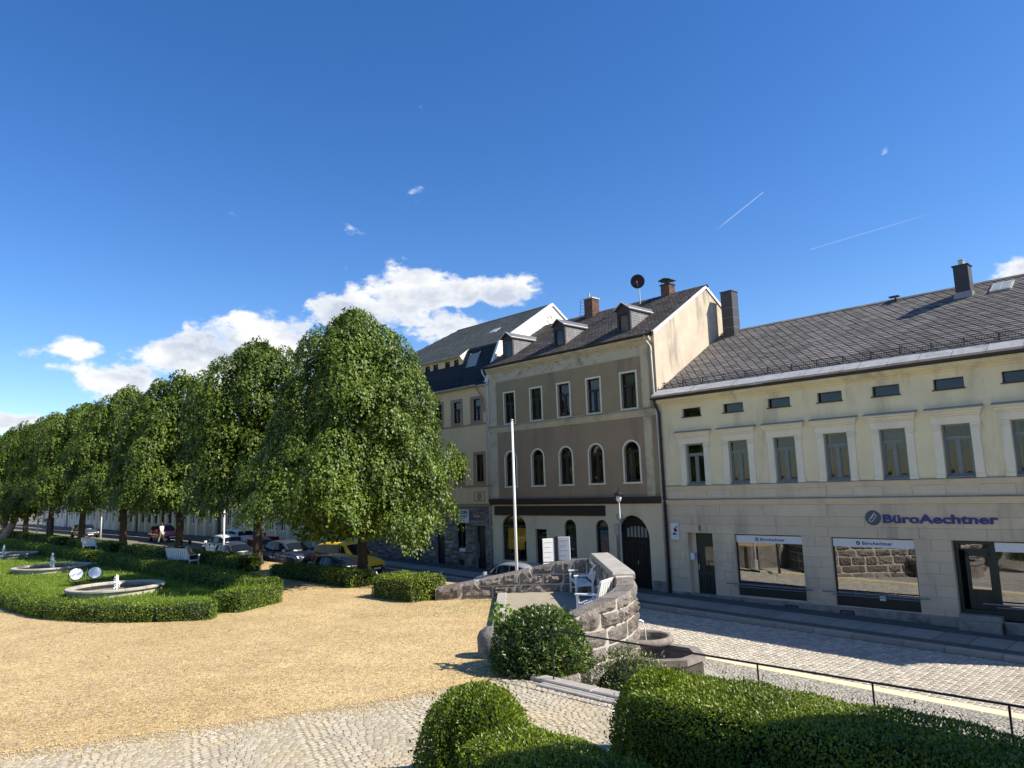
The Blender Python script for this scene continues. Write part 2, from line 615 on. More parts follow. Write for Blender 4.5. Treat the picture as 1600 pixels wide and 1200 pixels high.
m_cobbed = M('sandy_joint', (.33, .265, .165), .95, .2, 4, 60, .25, .6, 45, .1)
m_rock = M('rough_granite', (.185, .170, .150), .9, .3, 3.5, 34, .42, 1.0, 22, .2, (.075, .068, .060), .7, 4.0, orand=.26, hue=((.225, .185, .155), .8), bdist=.05)
m_rockmortar = M('pale_mortar', (.45, .41, .35), .95, .15, 5, 50, .12, .4, 50, .1)
m_smooth = M('dressed_granite', (.36, .335, .29), .85, .14, 4, 60, .2, .35, 60, .25, (.22, .20, .17), .5, 2.5)
m_basinstone = M('basin_granite', (.235, .205, .175), .85, .25, 5, 40, .3, .6, 40, .25, (.09, .08, .07), .7, 2.5)
m_dormerroof = M('dormer_sheet', (.13, .13, .135), .5, .15, 3, spec=.35)
m_lensdark = M('lens_reflection_pattern', (.30, .36, .40), .12, .5, 5, 9, .5, spec=.6, hue=((.75, .78, .80), 1.0))  # blueish reflection in the dark lens glass, put into the colour as streaks
m_platform = M('platform_gravel', (.33, .29, .21), .95, .12, 3, 70, .3, .6, 60, .1, (.22, .20, .15), .4, 2)
m_soil = M('soil', (.10, .08, .055), .98, .25, 4, 50, .25, .8, 40, .1)
m_bark = M('bark', (.060, .048, .038), .95, .3, 5, 30, .2, .8, 22, .15, bdist=.03)
m_ground = M('far_ground', (.16, .15, .12), .95, .2, .05, 1, .1)
m_asph = M('asphalt_apron', (.11, .108, .105), .9, .1, 2, 70, .15, .3, 90, .2)
m_glass = glass_mat('window_glass', (.36, .41, .40), .03, .35, .01, .38)
m_clearglass = glass_mat('clear_shop_glass', (.88, .9, .9), .05, .05, .01, .5)
m_shopglass = glass_mat('shop_glass', (.42, .46, .46), .24, .06)
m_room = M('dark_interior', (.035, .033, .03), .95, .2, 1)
m_shopin = M('shop_interior', (.16, .15, .135), .9, .2, 1)
m_curtain = M('net_curtain', (.62, .60, .55), .9, .15, 9, 60, .1)
m_curtain2 = M('grey_curtain', (.34, .33, .31), .9, .15, 9, 60, .1)
m_blue = M('sign_blue', (.028, .036, .20), .5, .03, 3, spec=.4)
m_logo = M('logo_slate_blue', (.055, .085, .12), .45, .05, 3, spec=.4)
m_banner = M('white_banner', (.74, .76, .77), .6, .03, 2, spec=.3)
m_red = M('sign_red', (.25, .012, .03), .5, .03, 3)
m_teal = M('sign_teal', (.012, .10, .09), .5, .03, 3)
m_green = M('sign_green', (.12, .17, .03), .5, .03, 3)
m_shutter = M('blue_grey_shutter', (.25, .30, .31), .7, .08, 3)
m_pagegrey = M('print_grey', (.45, .45, .45), .7, .05, 3)
L_tree = leaf_mat('elm_leaf', (.022, .048, .006), (.152, .218, .022), .18, .46, .34)
L_hedge = leaf_mat('privet_leaf', (.045, .095, .008), (.265, .325, .022), .30, .40, .5)
L_box = leaf_mat('box_leaf', (.050, .100, .009), (.21, .275, .022), .28, .42, .45)
L_rhodo = leaf_mat('laurel_leaf', (.028, .062, .010), (.115, .185, .026), .20, .36, .5, (.16, .12, .05), .06)
L_bright = leaf_mat('bright_shoot_leaf', (.10, .19, .03), (.20, .30, .05), .35, .4, .4)
L_shrub = leaf_mat('pale_shrub_leaf', (.070, .100, .028), (.15, .18, .060), .25, .5, .3, (.62, .60, .52), .07)
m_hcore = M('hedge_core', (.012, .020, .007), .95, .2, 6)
m_grass = leaf_mat('grass_blade', (.10, .165, .015), (.22, .29, .03), .25, .45, .35)
m_turf = M('turf', (.105, .165, .020), .95, .3, 1.2, 20, .3, .6, 30, .1, (.13, .15, .045), .5, 1.5)

# ================================================================== SETTING
def gravel_mat():
    m, T, b = mat_new('yellow_gravel')
    tcn = T.n('ShaderNodeTexCoord').outputs['Object']
    big = T.smooth(T.noise(tcn, .22, 5, .6), .3, .7)
    c = T.mix(big, (.50, .350, .148), (.61, .445, .205))
    # rake and foot marks
    mk = T.smooth(T.noise(T.mapping(tcn, scale=(.55, 1.6, 1), rot=(0, 0, .5)), 1.6, 5, .7, 1.2), .50, .72)
    c = T.mix(T.m('MULTIPLY', mk, .38), c, (.40, .285, .14))
    # single stones
    vo = T.n('ShaderNodeTexVoronoi')
    T.put(vo.inputs['Vector'], tcn)
    vo.inputs['Scale'].default_value = 42
    sepc = T.n('ShaderNodeSeparateColor')
    T.link(vo.outputs['Color'], sepc.inputs[0])
    c = T.mix(1.0, c, T.maprange(sepc.outputs[0], 0, 1, .52, 1.36), 'MULTIPLY')
    c = T.mix(T.m('MULTIPLY', T.m('GREATER_THAN', sepc.outputs[1], .86), .7), c, (.62, .55, .42))
    c = T.mix(T.m('MULTIPLY', T.m('LESS_THAN', sepc.outputs[1], .10), .75), c, (.20, .125, .06))
    mid = T.noise(tcn, 9, 5, .7)
    c = T.mix(1.0, c, T.maprange(mid, .25, .75, .72, 1.22), 'MULTIPLY')
    c = T.mix(1.0, c, T.maprange(T.noise(tcn, 1.0, 5, .65, .8), .3, .7, .84, 1.10), 'MULTIPLY')
    # thin weeds
    wn = T.m('MULTIPLY', T.smooth(T.noise(tcn, .35, 3, .6), .54, .68), T.smooth(T.noise(tcn, 5.5, 5, .7), .5, .66))
    c = T.mix(T.m('MULTIPLY', wn, .55), c, (.20, .19, .07))
    T.link(c, b.inputs['Base Color'])
    b.inputs['Roughness'].default_value = .92
    b.inputs['Specular IOR Level'].default_value = .15
    bn = T.n('ShaderNodeBump')
    bn.inputs['Strength'].default_value = .8
    bn.inputs['Distance'].default_value = .02
    hh = T.m('ADD', T.m('MULTIPLY', vo.outputs['Distance'], -.8), T.m('MULTIPLY', T.noise(tcn, 6, 6, .7), 1.3))
    T.link(hh, bn.inputs['Height'])
    T.link(bn.outputs[0], b.inputs['Normal'])
    return m


m_gravel = gravel_mat()


def sheet(name, pts, z, mat, frame='B'):
    """flat polygon sheet; z a number or a function of s"""
    mb = MB()
    zz = (lambda p: z(p[0])) if callable(z) else (lambda p: z)
    mb.add([(p[0], p[1], zz(p)) for p in pts], [tuple(range(len(pts)))])
    if frame == 'B':
        return structB(name, mb, mat)
    o = link(name, mb.mesh(name), mat)
    o['kind'] = 'structure'
    return o


# far ground, reaching the horizon
g = MB().quad((-3000, -3000, -2.4), (3000, -3000, -2.4), (3000, 3000, -2.4), (-3000, 3000, -2.4))
tag(link('ground', g.mesh('ground'), m_ground), kind='structure')

# plaza (gravel) with its edge down to the street
PLAZA = [(26, -17.2), (4.3, -17.2), (4.3, -12.2), (.6, -8.9), (-2.6, -11.2), (-4.2, -9.1), (-200, -9.1), (-200, -75), (26, -75)]
mb = MB()
n_ = len(PLAZA)
mb.add([(p[0], p[1], 0.0) for p in PLAZA] + [(p[0], p[1], -2.0) for p in PLAZA],
       [tuple(range(n_ - 1, -1, -1))] + [(i, (i + 1) % n_, n_ + (i + 1) % n_, n_ + i) for i in range(n_)])
plaza = structB('plaza', mb, m_gravel)
plaza.data.materials.append(m_rock)
for f_ in plaza.data.polygons[1:]:
    f_.material_index = 1

# street bed: a long sheet following the slope, pavements on both sides
SS = [30, 20, 12, 4, -4, -12, -20, -28, -36, -44, -52, -60, -90, -130, -200]
Y_FK, Y_NK = -3.3, -8.55          # far kerb face and near kerb face


def strip(y0, y1, dz, ss=SS):
    mb = MB()
    for a, b in zip(ss[1:], ss[:-1]):
        mb.add([(a, y0, zs(a) + dz), (b, y0, zs(b) + dz), (b, y1, zs(b) + dz), (a, y1, zs(a) + dz)], [(3, 2, 1, 0)])
    return mb


street = structB('street', strip(Y_FK + .1, -9.2, -.135), m_settbed)
pave_far = structB('pavement', strip(.6, Y_FK + .1, -.012), m_mosaicd)
pave_near = structB('pavement', strip(-8.6, -17.6, -.03, [30, 20, 12, 4, -4, -6]), m_mosaic)

# street setts: courses across the street
def sett_mesh(name, lx, ly, seed, h=.05, c=.014):
    r = random.Random(seed)
    j = lambda a: r.uniform(-a, a)
    x, y = lx / 2, ly / 2
    ring = lambda d, z: [(-x + d + j(.006), -y + d + j(.006), z + j(.003)), (x - d + j(.006), -y + d + j(.006), z + j(.003)),
                         (x - d + j(.006), y - d + j(.006), z + j(.003)), (-x + d + j(.006), y - d + j(.006), z + j(.003))]
    vs = ring(0, -h) + ring(0, -c) + ring(c, 0) + [(j(.01), j(.01), .006)]
    fs = []
    for a in (0, 4):
        for i in range(4):
            k = (i + 1) % 4
            fs.append((a + i, a + k, a + 4 + k, a + 4 + i))
    for i in range(4):
        fs.append((8 + i, 8 + (i + 1) % 4, 12))
    return vs, fs


SV = [sett_mesh('s', 1, 1, i, 1, .0) for i in range(2)]


def lay(cells, name, mat, parent, variants, limit=300, minpx=10):
    """cells: (world pos, rz, lx, ly, tilt_x, tilt_y, key). The largest in view become single objects, the rest one joined part"""
    vis = []
    for i, c in enumerate(cells):
        q = cam_px(c[0])
        if q and -8 < q[0] < 1608 and -8 < q[1] < 1208 and c[2] * 1130 / q[2] >= minpx * .8:
            vis.append((q[2], i))
    vis.sort()
    single = set(i for _, i in vis[:limit])
    mes = []
    for k, (vs, fs) in enumerate(variants):
        me = bpy.data.meshes.new(name)
        me.from_pydata(vs, [], fs)
        me.materials.append(mat)
        mes.append(me)
    inv = Matrix.Translation(P0) @ Matrix.Rotation(RB, 4, 'Z')
    inv = inv.inverted()
    jv, jf = [], []
    off = 0
    VV = [np.array(v[0]) for v in variants]
    for i, c in enumerate(cells):
        p, rz, lx, ly, tx, ty, k = c
        if i in single:
            o = bpy.data.objects.new(name, mes[k])
            COL.objects.link(o)
            o.parent = parent
            o.location = inv @ Vector(p)
            o.rotation_euler = (tx, ty, rz - RB)
            o.scale = (lx, ly, 1)
        else:
            a = VV[k] * np.array([lx, ly, 1])
            a = a + np.stack([np.zeros(len(a)), np.zeros(len(a)), -tx * 0 + a[:, 1] * tx - a[:, 0] * ty], 1)
            cr, sr = math.cos(rz), math.sin(rz)
            b = np.stack([a[:, 0] * cr - a[:, 1] * sr + p[0], a[:, 0] * sr + a[:, 1] * cr + p[1], a[:, 2] + p[2]], 1)
            jv.append(b)
            for f in variants[k][1]:
                jf.append(tuple(x + off for x in f))
            off += len(b)
    if jv:
        me = bpy.data.meshes.new(name + '_field')
        V = np.concatenate(jv)
        V = V - np.array([P0.x, P0.y, 0])
        cr, sr = math.cos(-RB), math.sin(-RB)
        V = np.stack([V[:, 0] * cr - V[:, 1] * sr, V[:, 0] * sr + V[:, 1] * cr, V[:, 2]], 1)
        me.from_pydata(V.tolist(), [], jf)
        me.materials.append(mat)
        o = bpy.data.objects.new(name + '_field', me)
        COL.objects.link(o)
        o.parent = parent
        o['kind'] = 'stuff'


def unit_setts(seed, n, c, h):
    """unit-size (1 x 1) setts with chamfer given in metres for a nominal size"""
    out = []
    for i in range(n):
        vs, fs = sett_mesh('u', 1, 1, seed + i, h, c)
        # chamfer in x/y is relative: widen
        vs = [(v[0], v[1], v[2]) for v in vs]
        r = random.Random(seed * 31 + i)
        vv = []
        for q, v in enumerate(vs):
            if q < 4:
                vv.append((math.copysign(.5, v[0]), math.copysign(.5, v[1]), -h))
            elif q < 8:
                vv.append((math.copysign(.5, v[0]) + r.uniform(-.03, .03), math.copysign(.5, v[1]) + r.uniform(-.03, .03), -c))
            elif q < 12:
                vv.append((math.copysign(.5 - .10, v[0]) + r.uniform(-.04, .04), math.copysign(.5 - .10, v[1]) + r.uniform(-.04, .04), r.uniform(-.003, .002)))
            else:
                vv.append((r.uniform(-.1, .1), r.uniform(-.1, .1), r.uniform(.003, .007)))
        out.append((vv, fs))
    return out


U_SETT = unit_setts(50, 6, .016, .05)
cells = []
s = 17.0
ri = 0
while s > -14:
    wd = random.uniform(.135, .165) if s > -6 else .17
    y = Y_FK - .06 - random.uniform(0, .08)
    while y > Y_NK + .05:
        ln = random.uniform(.15, .24)
        cs, cy = s - wd / 2, y - ln / 2
        # gutter courses along the far kerb run lengthwise
        p = Wp(cs, cy, zs(cs) - .118 + random.uniform(-.006, .004))
        if inview(p, 60):
            cells.append((p, RB + random.uniform(-.03, .03), wd - .012, ln - .013, random.uniform(-.02, .02), random.uniform(-.02, .02), random.randrange(6)))
        y -= ln
    s -= wd
lay(cells, 'cobblestone', m_sett, street, U_SETT)

# far pavement: granite kerb, mosaic bands and a row of big slabs
s = 18.0
i = 0
while s > -46:
    ln = random.uniform(.92, 1.12)
    a, b = s - ln, s
    mb = MB().cbox(a + .014, b - .014, -2.42, -1.12, -.04, .012, .006)
    me = mb.mesh('paving_slab', ((a + b) / 2, 0, 0))
    o = link('paving_slab', me, m_granite, pave_far, ((a + b) / 2, 0, zs((a + b) / 2)), (0, math.atan(.022), 0))
    s -= ln
s = 18.0
while s > -46:
    ln = random.uniform(1.1, 1.6)
    a, b = s - ln, s
    me = MB().cbox(a + .005, b - .005, Y_FK, Y_FK + .27, -.3, .014, .015).mesh('kerbstone', ((a + b) / 2, 0, 0))
    link('kerbstone', me, m_kerb, pave_far, ((a + b) / 2, 0, zs((a + b) / 2)), (0, math.atan(.022), 0))
    s -= ln
# near kerb, pale stones
s = 18.0
while s > -3.2:
    ln = random.uniform(1.25, 1.6)
    a, b = s - ln, s
    me = MB().cbox(a + .006, b - .006, Y_NK - .40, Y_NK, -.3, .0, .015).mesh('kerbstone', ((a + b) / 2, 0, 0))
    link('kerbstone', me, m_kerbw, pave_near, ((a + b) / 2, 0, zs((a + b) / 2) - .008), (0, math.atan(.022), 0))
    s -= ln
# near pavement mosaic, small stones in fans (one field) plus the larger ones near the rail
U_MOS = unit_setts(90, 4, .010, .03)
cells = []
s = 17.5
while s > 1.5:
    wd = .085
    y = -8.96
    while y > -12.8:
        ln = random.uniform(.075, .105)
        sag = .22 * math.cos((y + 8.85) * 2 * math.pi / 1.25)
        cs = s - wd / 2 + sag
        p = Wp(cs, y - ln / 2, zs(cs) - .016 + random.uniform(-.004, .004))
        q = cam_px(p)
        if q and 980 < q[0] < 1625 and 990 < q[1] < 1200:
            cells.append((p, RB + random.uniform(-.1, .1) - .35 * math.sin((y + 8.85) * 2 * math.pi / 1.25), wd - .009, ln - .009, random.uniform(-.03, .03), random.uniform(-.03, .03), random.randrange(4)))
        y -= ln
    s -= wd
lay(cells, 'mosaic_stone', m_mosaic, pave_near, U_MOS, limit=0)

# far mosaic bands are laid in material only; a joint of setts along the near side of the slabs
# retaining wall under the railing, with pale coping
rw = thingB('retaining_wall', 'low stone retaining wall carrying the black railing above the lower pavement', 'wall', 6, -17.25, -1.4)
mb = MB()
for a in range(4, 26, 2):
    mb.box(a + .004, a + 1.996, -17.5, -17.12, -2.3, -.02)
part('wall_body', mb, m_smooth, rw)
s = 5.75
while s < 25:
    ln = 1.5
    o = part('coping_stone', MB().cbox(s + .006, s + ln - .006, -17.34, -17.06, -.16, .075, .02), m_smooth, rw)
    o = part('coping_stone', MB().cbox(s + .4, s + ln + .39, -17.56, -17.36, -.16, .045, .015), m_smooth, rw)
    s += ln

# cobbled fan in the foreground of the plaza
COB = [(-9.5, 10.6), (-7.4, 11.25), (-5.2, 12.1), (-2.8, 13.1), (-.67, 14.35), (.40, 14.1), (1.55, 12.95), (3.5, 10.95), (5.2, 9.3), (5.2, 6.0), (-9.5, 6.0)]


def inside(x, y, poly):
    c = False
    n = len(poly)
    j = n - 1
    for i in range(n):
        xi, yi = poly[i]
        xj, yj = poly[j]
        if (yi > y) != (yj > y) and x < (xj - xi) * (y - yi) / (yj - yi) + xi:
            c = not c
        j = i
    return c


def edge_dist(x, y, pts):
    d = 9
    for (ax, ay), (bx, by) in zip(pts[:-1], pts[1:]):
        L2 = (bx - ax) ** 2 + (by - ay) ** 2
        t = max(0, min(1, ((x - ax) * (bx - ax) + (y - ay) * (by - ay)) / L2))
        d = min(d, math.hypot(x - ax - t * (bx - ax), y - ay - t * (by - ay)))
    return d


bed = MB().add([(p[0], p[1], .004) for p in COB], [tuple(range(len(COB) - 1, -1, -1))])
paving = link('paving', bed.mesh('paving', P0), m_cobbed, None, P0)
paving['kind'] = 'structure'
paving.rotation_euler = (0, 0, 0)
# re-express in the street frame so that children can use it
paving.data.transform(Matrix.Rotation(-RB, 4, 'Z'))
paving.rotation_euler = (0, 0, RB)
U_COB = unit_setts(130, 6, .008, .03)
cells = []
Wst = 1.55
ang = .42
ca, sa = math.cos(ang), math.sin(ang)
for stp in range(-9, 9):
    k = -120
    while k < 160:
        u = -Wst / 2
        v0 = k * .108
        while u < Wst / 2:
            du = random.uniform(.095, .135)
            uu = u + du / 2
            t = uu / (Wst / 2)
            vv = v0 + .27 * (1 - t * t)
            slope = -.54 * t / (Wst / 2)
            X = (stp * Wst + uu) * ca - vv * sa
            Y = 9.5 + (stp * Wst + uu) * sa + vv * ca
            if inside(X, Y, COB):
                d = edge_dist(X, Y, COB[:5])
                sink = max(0, .6 - d - random.uniform(0, .35)) * .035
                p = Vector((X, Y, .011 - sink + random.uniform(-.003, .003)))
                if inview(p, 40):
                    cells.append((p, ang + math.atan(slope) + random.uniform(-.08, .08), du - .010, .108 * math.cos(math.atan(slope)) - .009, random.uniform(-.03, .03), random.uniform(-.03, .03), random.randrange(6)))
            u += du
        k += 1
lay(cells, 'cobblestone', m_cobble, paving, U_COB)

# gravel stones spilled over the edge of the cobbles, a few dry leaves
r = np.random.default_rng(77)
pv, pf = [], []
off = 0
seg = COB[:5]
for k in range(5200):
    i = r.integers(0, 4)
    t = r.uniform()
    bx = seg[i][0] + (seg[i + 1][0] - seg[i][0]) * t
    by = seg[i][1] + (seg[i + 1][1] - seg[i][1]) * t
    d = -abs(r.normal(0, .5)) + .06
    x, y = bx + r.normal(0, .05), by + d
    a = r.uniform(.006, .016)
    c = np.array([x, y, .012 + a * .25])
    ang_ = r.uniform(0, 6.28)
    oc = np.array([[math.cos(ang_ + q), math.sin(ang_ + q), r.uniform(-.2, .2)] for q in (0, 1.5, 3.1, 4.6)] + [[0, 0, .75]]) * a * r.uniform(.7, 1.3, (5, 1)) + c
    pv.append(oc)
    for q in ((0, 1, 4), (1, 2, 4), (2, 3, 4), (3, 0, 4)):
        pf.append(tuple(z + off for z in q))
    off += 5
me = bpy.data.meshes.new('gravel_stones')
me.from_pydata(np.concatenate(pv).tolist(), [], pf)
m_pebble = M('yellow_pebble', (.50, .36, .17), .9, .1, 5, irand=.4)
me.materials.append(m_pebble)
gs_ = bpy.data.objects.new('gravel_stones', me)
COL.objects.link(gs_)
tag(gs_, 'loose yellow gravel stones spilled over the edge of the pale cobbles', 'gravel', None, 'stuff')
# a few dry leaves lying on the gravel
r = np.random.default_rng(91)
n = 420
P = np.stack([r.uniform(-13, 0, n), r.uniform(13.5, 26, n), np.full(n, .008)], 1)
me = leaf_mesh('dry_leaves', P, unit(np.stack([r.normal(size=n), r.normal(size=n), r.normal(0, .12, n)], 1)), unit(r.normal(size=(n, 3)) * .25 + np.array([0, 0, 1])), r.uniform(.03, .07, n), r.uniform(.02, .04, n))
me.materials.append(M('dry_leaf', (.16, .10, .045), .9, .1, 5, irand=.5))
dl_ = bpy.data.objects.new('dry_leaves', me)
COL.objects.link(dl_)
tag(dl_, 'small dry brown leaves scattered over the yellow gravel', 'leaves', None, 'stuff')

# ================================================================== BUILDINGS
def arc_pts(a, b, zsp, n=14, rise=None):
    r = (b - a) / 2
    h = r if rise is None else rise
    return [((a + b) / 2 - r * math.cos(math.pi * i / n), zsp + h * math.sin(math.pi * i / n)) for i in range(n + 1)]


def wall(s0, s1, z0, z1, holes, y=0.0, depth=.2, back=True):
    """wall face at y with holes (a, b, c, d, rise or 0); reveals go back by depth"""
    mb = MB()
    hs_ = []
    for h in holes:
        a, b, c, d = h[:4]
        rise = h[4] if len(h) > 4 else 0
        hs_.append((max(a, s0), min(b, s1), max(c, z0), d, rise))
    xs = sorted(set([s0, s1] + [v for h in hs_ for v in h[:2]]))
    zz = sorted(set([z0, z1] + [v for h in hs_ for v in (h[2], h[3], h[3] + h[4])]))
    xs = [x for x in xs if s0 <= x <= s1]
    zz = [z for z in zz if z0 <= z <= z1]
    for xa, xb in zip(xs[:-1], xs[1:]):
        for za, zb in zip(zz[:-1], zz[1:]):
            cx, cz = (xa + xb) / 2, (za + zb) / 2
            if any(h[0] < cx < h[1] and h[2] < cz < h[3] + h[4] for h in hs_):
                continue
            mb.quad((xa, y, za), (xb, y, za), (xb, y, zb), (xa, y, zb))
    for a, b, c, d, rise in hs_:
        yb = y + depth
        if c > z0:
            mb.quad((a, y, c), (b, y, c), (b, yb, c), (a, yb, c))
        mb.quad((a, y, c), (a, yb, c), (a, yb, d), (a, y, d))
        mb.quad((b, y, c), (b, y, d), (b, yb, d), (b, yb, c))
        if not rise:
            mb.quad((a, y, d), (a, yb, d), (b, yb, d), (b, y, d))
        else:
            pts = arc_pts(a, b, d, 14, rise)
            top = d + rise
            m = len(pts) // 2
            for i in range(len(pts) - 1):
                p, q = pts[i], pts[i + 1]
                cor = (a, y, top) if i < m else (b, y, top)
                mb.add([cor, (p[0], y, p[1]), (q[0], y, q[1])], [(0, 1, 2)])
                mb.quad((p[0], y, p[1]), (p[0], yb, p[1]), (q[0], yb, q[1]), (q[0], y, q[1]))
    return mb


def frame_rect(mb, a, b, c, d, t, y0, y1):
    mb.box(a, a + t, y0, y1, c, d)
    mb.box(b - t, b, y0, y1, c, d)
    mb.box(a + t, b - t, y0, y1, c, c + t)
    mb.box(a + t, b - t, y0, y1, d - t, d)


def ring_arch(mb, a, b, c, d, rise, t, y0, y1, n=14):
    """arched ring frame: posts from c to spring d and an arch above"""
    mb.box(a, a + t, y0, y1, c, d)
    mb.box(b - t, b, y0, y1, c, d)
    po = arc_pts(a, b, d, n, rise)
    pi_ = arc_pts(a + t, b - t, d, n, rise - t)
    for i in range(n):
        o0, o1, i0, i1 = po[i], po[i + 1], pi_[i], pi_[i + 1]
        vs = [(o0[0], y0, o0[1]), (o1[0], y0, o1[1]), (i1[0], y0, i1[1]), (i0[0], y0, i0[1]),
              (o0[0], y1, o0[1]), (o1[0], y1, o1[1]), (i1[0], y1, i1[1]), (i0[0], y1, i0[1])]
        mb.add(vs, [(0, 1, 2, 3), (7, 6, 5, 4), (0, 4, 5, 1), (3, 2, 6, 7)])


MESHES = {}


def cached(key, fn):
    if key not in MESHES:
        MESHES[key] = fn()
    return MESHES[key]


def pane_mesh(x0, x1, z0, z1, y, arch=None):
    mb = MB()
    if arch:
        pts = [(x0, z0), (x1, z0)] + list(reversed(arc_pts(x0, x1, z1, 14, arch)))
        mb.add([(p[0], y, p[1]) for p in pts], [tuple(range(len(pts)))])
    else:
        mb.quad((x0, y, z0), (x1, y, z0), (x1, y, z1), (x0, y, z1))
    return mb


def curtain_mesh(w_, z0, z1, y, folds=5, gap=0.0):
    mb = MB()
    n = folds * 6
    for i in range(n):
        xa, xb = w_ * i / n, w_ * (i + 1) / n
        if gap and abs((xa + xb) / 2 - w_ / 2) < gap:
            continue
        ya = y + .025 * math.sin(i * 2 * math.pi / 6)
        yb = y + .025 * math.sin((i + 1) * 2 * math.pi / 6)
        mb.quad((xa, ya, z0), (xb, yb, z0), (xb, yb, z1), (xa, ya, z1))
    return mb


def window(root, s0, s1, z0, z1, y, mat, glass, style='transom', rise=0, ft=.055, curtain=None, sill=None, tfrac=.72, label=None):
    """a window as one part: frame mesh, with panes (and curtain, sill) as sub-parts"""
    w_, h = s1 - s0, z1 - z0
    key = (style, round(w_, 3), round(h, 3), rise, ft, mat.name, tfrac)

    def mk():
        mb = MB()
        D = .07
        if rise:
            ring_arch(mb, 0, w_, 0, h, rise, ft, 0, D)
            mb.box(ft, w_ - ft, 0, D, 0, ft)
        else:
            frame_rect(mb, 0, w_, 0, h, ft, 0, D)
        if style in ('transom', 'arch'):
            zt = h * tfrac if not rise else h
            mb.box(ft, w_ - ft, -.012, D, zt - .045, zt + .045)
            mb.box(w_ / 2 - .05, w_ / 2 + .05, -.006, D, ft, zt - .045)
            for xa, xb in ((ft, w_ / 2 - .05), (w_ / 2 + .05, w_ - ft)):
                frame_rect(mb, xa + .004, xb - .004, ft + .004, zt - .05, .035, .01, D - .01)
        elif style == 'single_transom':
            zt = h * tfrac if not rise else h
            mb.box(ft, w_ - ft, -.012, D, zt - .04, zt + .04)
        elif style == 'casement':
            mb.box(w_ / 2 - .05, w_ / 2 + .05, -.006, D, ft, h - ft)
        return mb.mesh('window')
    o = offB(root)
    wo = link('window', cached(key, mk), mat, root, (s0 - o[0], y - o[1], z0 - o[2]))
    if label:
        wo['label'] = label

    def pane(x0, x1, za, zb, arch=None):
        k2 = ('pane', round(x0, 3), round(x1, 3), round(za, 3), round(zb, 3), arch, glass.name)
        link('pane', cached(k2, lambda: pane_mesh(x0, x1, za, zb, .035, arch).mesh('pane')), glass, wo)
    if style in ('transom', 'arch'):
        zt = h * tfrac if not rise else h
        pane(ft + .03, w_ / 2 - .08, ft + .03, zt - .08)
        pane(w_ / 2 + .08, w_ - ft - .03, ft + .03, zt - .08)
        if rise:
            pane(ft, w_ - ft, zt + .04, h + .0401, rise - ft)
        else:
            pane(ft, w_ - ft, zt + .04, h - ft)
    elif style == 'single_transom':
        zt = h * tfrac if not rise else h
        pane(ft, w_ - ft, ft, zt - .035)
        if rise:
            pane(ft, w_ - ft, zt + .036, h + .0361, rise - ft)
        else:
            pane(ft, w_ - ft, zt + .035, h - ft)
    elif style == 'casement':
        pane(ft, w_ / 2 - .05, ft, h - ft)
        pane(w_ / 2 + .05, w_ - ft, ft, h - ft)
    else:
        pane(ft, w_ - ft, ft, h - ft)
    if curtain:
        zc0, gap, cm = curtain
        k3 = ('cur', round(w_, 3), round(h, 3), zc0, gap)
        link('curtain', cached(k3, lambda: curtain_mesh(w_ - .06, ft + zc0 * h, h * .97 + (rise * .45 if rise else 0), .17, 4, gap).mesh('curtain')), cm, wo, (.03, 0, 0))
    if sill:
        dz, proj, sm = sill
        k4 = ('sill', round(w_, 3), dz, proj, round(y, 3))
        link('sill', cached(k4, lambda: MB().add([(-.06, .0, -.0), (w_ + .06, .0, -.0), (w_ + .06, -y - proj, -.035), (-.06, -y - proj, -.035),
             (-.06, .0, -dz), (w_ + .06, .0, -dz), (w_ + .06, -y - proj, -dz), (-.06, -y - proj, -dz)],
             [(0, 1, 2, 3), (4, 7, 6, 5), (3, 2, 6, 7), (0, 3, 7, 4), (1, 5, 6, 2), (0, 4, 5, 1)]).mesh('sill')), sm, wo)
    return wo


def downpipe(root, s, y, pts, r, mat, name='downpipe'):
    mb = MB().tube(pts, r, 10)
    p = part(name, mb, mat, root, True)
    zl = [q[2] for q in pts]
    z = min(zl) + 1.2
    cl = MB()
    while z < max(zl) - .6:
        x, yy = None, None
        for a, b in zip(pts[:-1], pts[1:]):
            if min(a[2], b[2]) <= z <= max(a[2], b[2]) and abs(a[2] - b[2]) > .3:
                t = (z - a[2]) / (b[2] - a[2])
                x, yy = a[0] + (b[0] - a[0]) * t, a[1] + (b[1] - a[1]) * t
        if x is not None:
            cl.lathe([(r, -.02), (r + .012, -.02), (r + .012, .02), (r, .02)], (x, yy, z), 10)
            cl.box(x - .012, x + .012, yy, yy + .14, z - .012, z + .012)
        z += 1.9
    if cl.v:
        part('pipe_clip', cl, mat, p)
    return p


_fonts = {}


def text_obj(string, size, ext, mat, parent, loc, bold=0.0, width=None, align='LEFT', name='lettering'):
    cu = bpy.data.curves.new(name, 'FONT')
    cu.body = string
    cu.size = size
    cu.extrude = ext
    cu.offset = bold
    cu.align_x = align
    cu.resolution_u = 3
    ob = bpy.data.objects.new('tmp', cu)
    COL.objects.link(ob)
    dg = bpy.context.evaluated_depsgraph_get()
    me = bpy.data.meshes.new_from_object(ob.evaluated_get(dg))
    bpy.data.objects.remove(ob)
    me.name = name
    if width:
        co = np.empty(len(me.vertices) * 3)
        me.vertices.foreach_get('co', co)
        co = co.reshape(-1, 3)
        sx = width / (co[:, 0].max() - co[:, 0].min())
        co[:, 0] = (co[:, 0] - (co[:, 0].min() if align == 'LEFT' else 0)) * sx
        me.vertices.foreach_set('co', co.ravel())
        me.update()
    me.materials.clear()
    o = link(name, me, mat, parent, loc, (math.pi / 2, 0, 0))
    return o


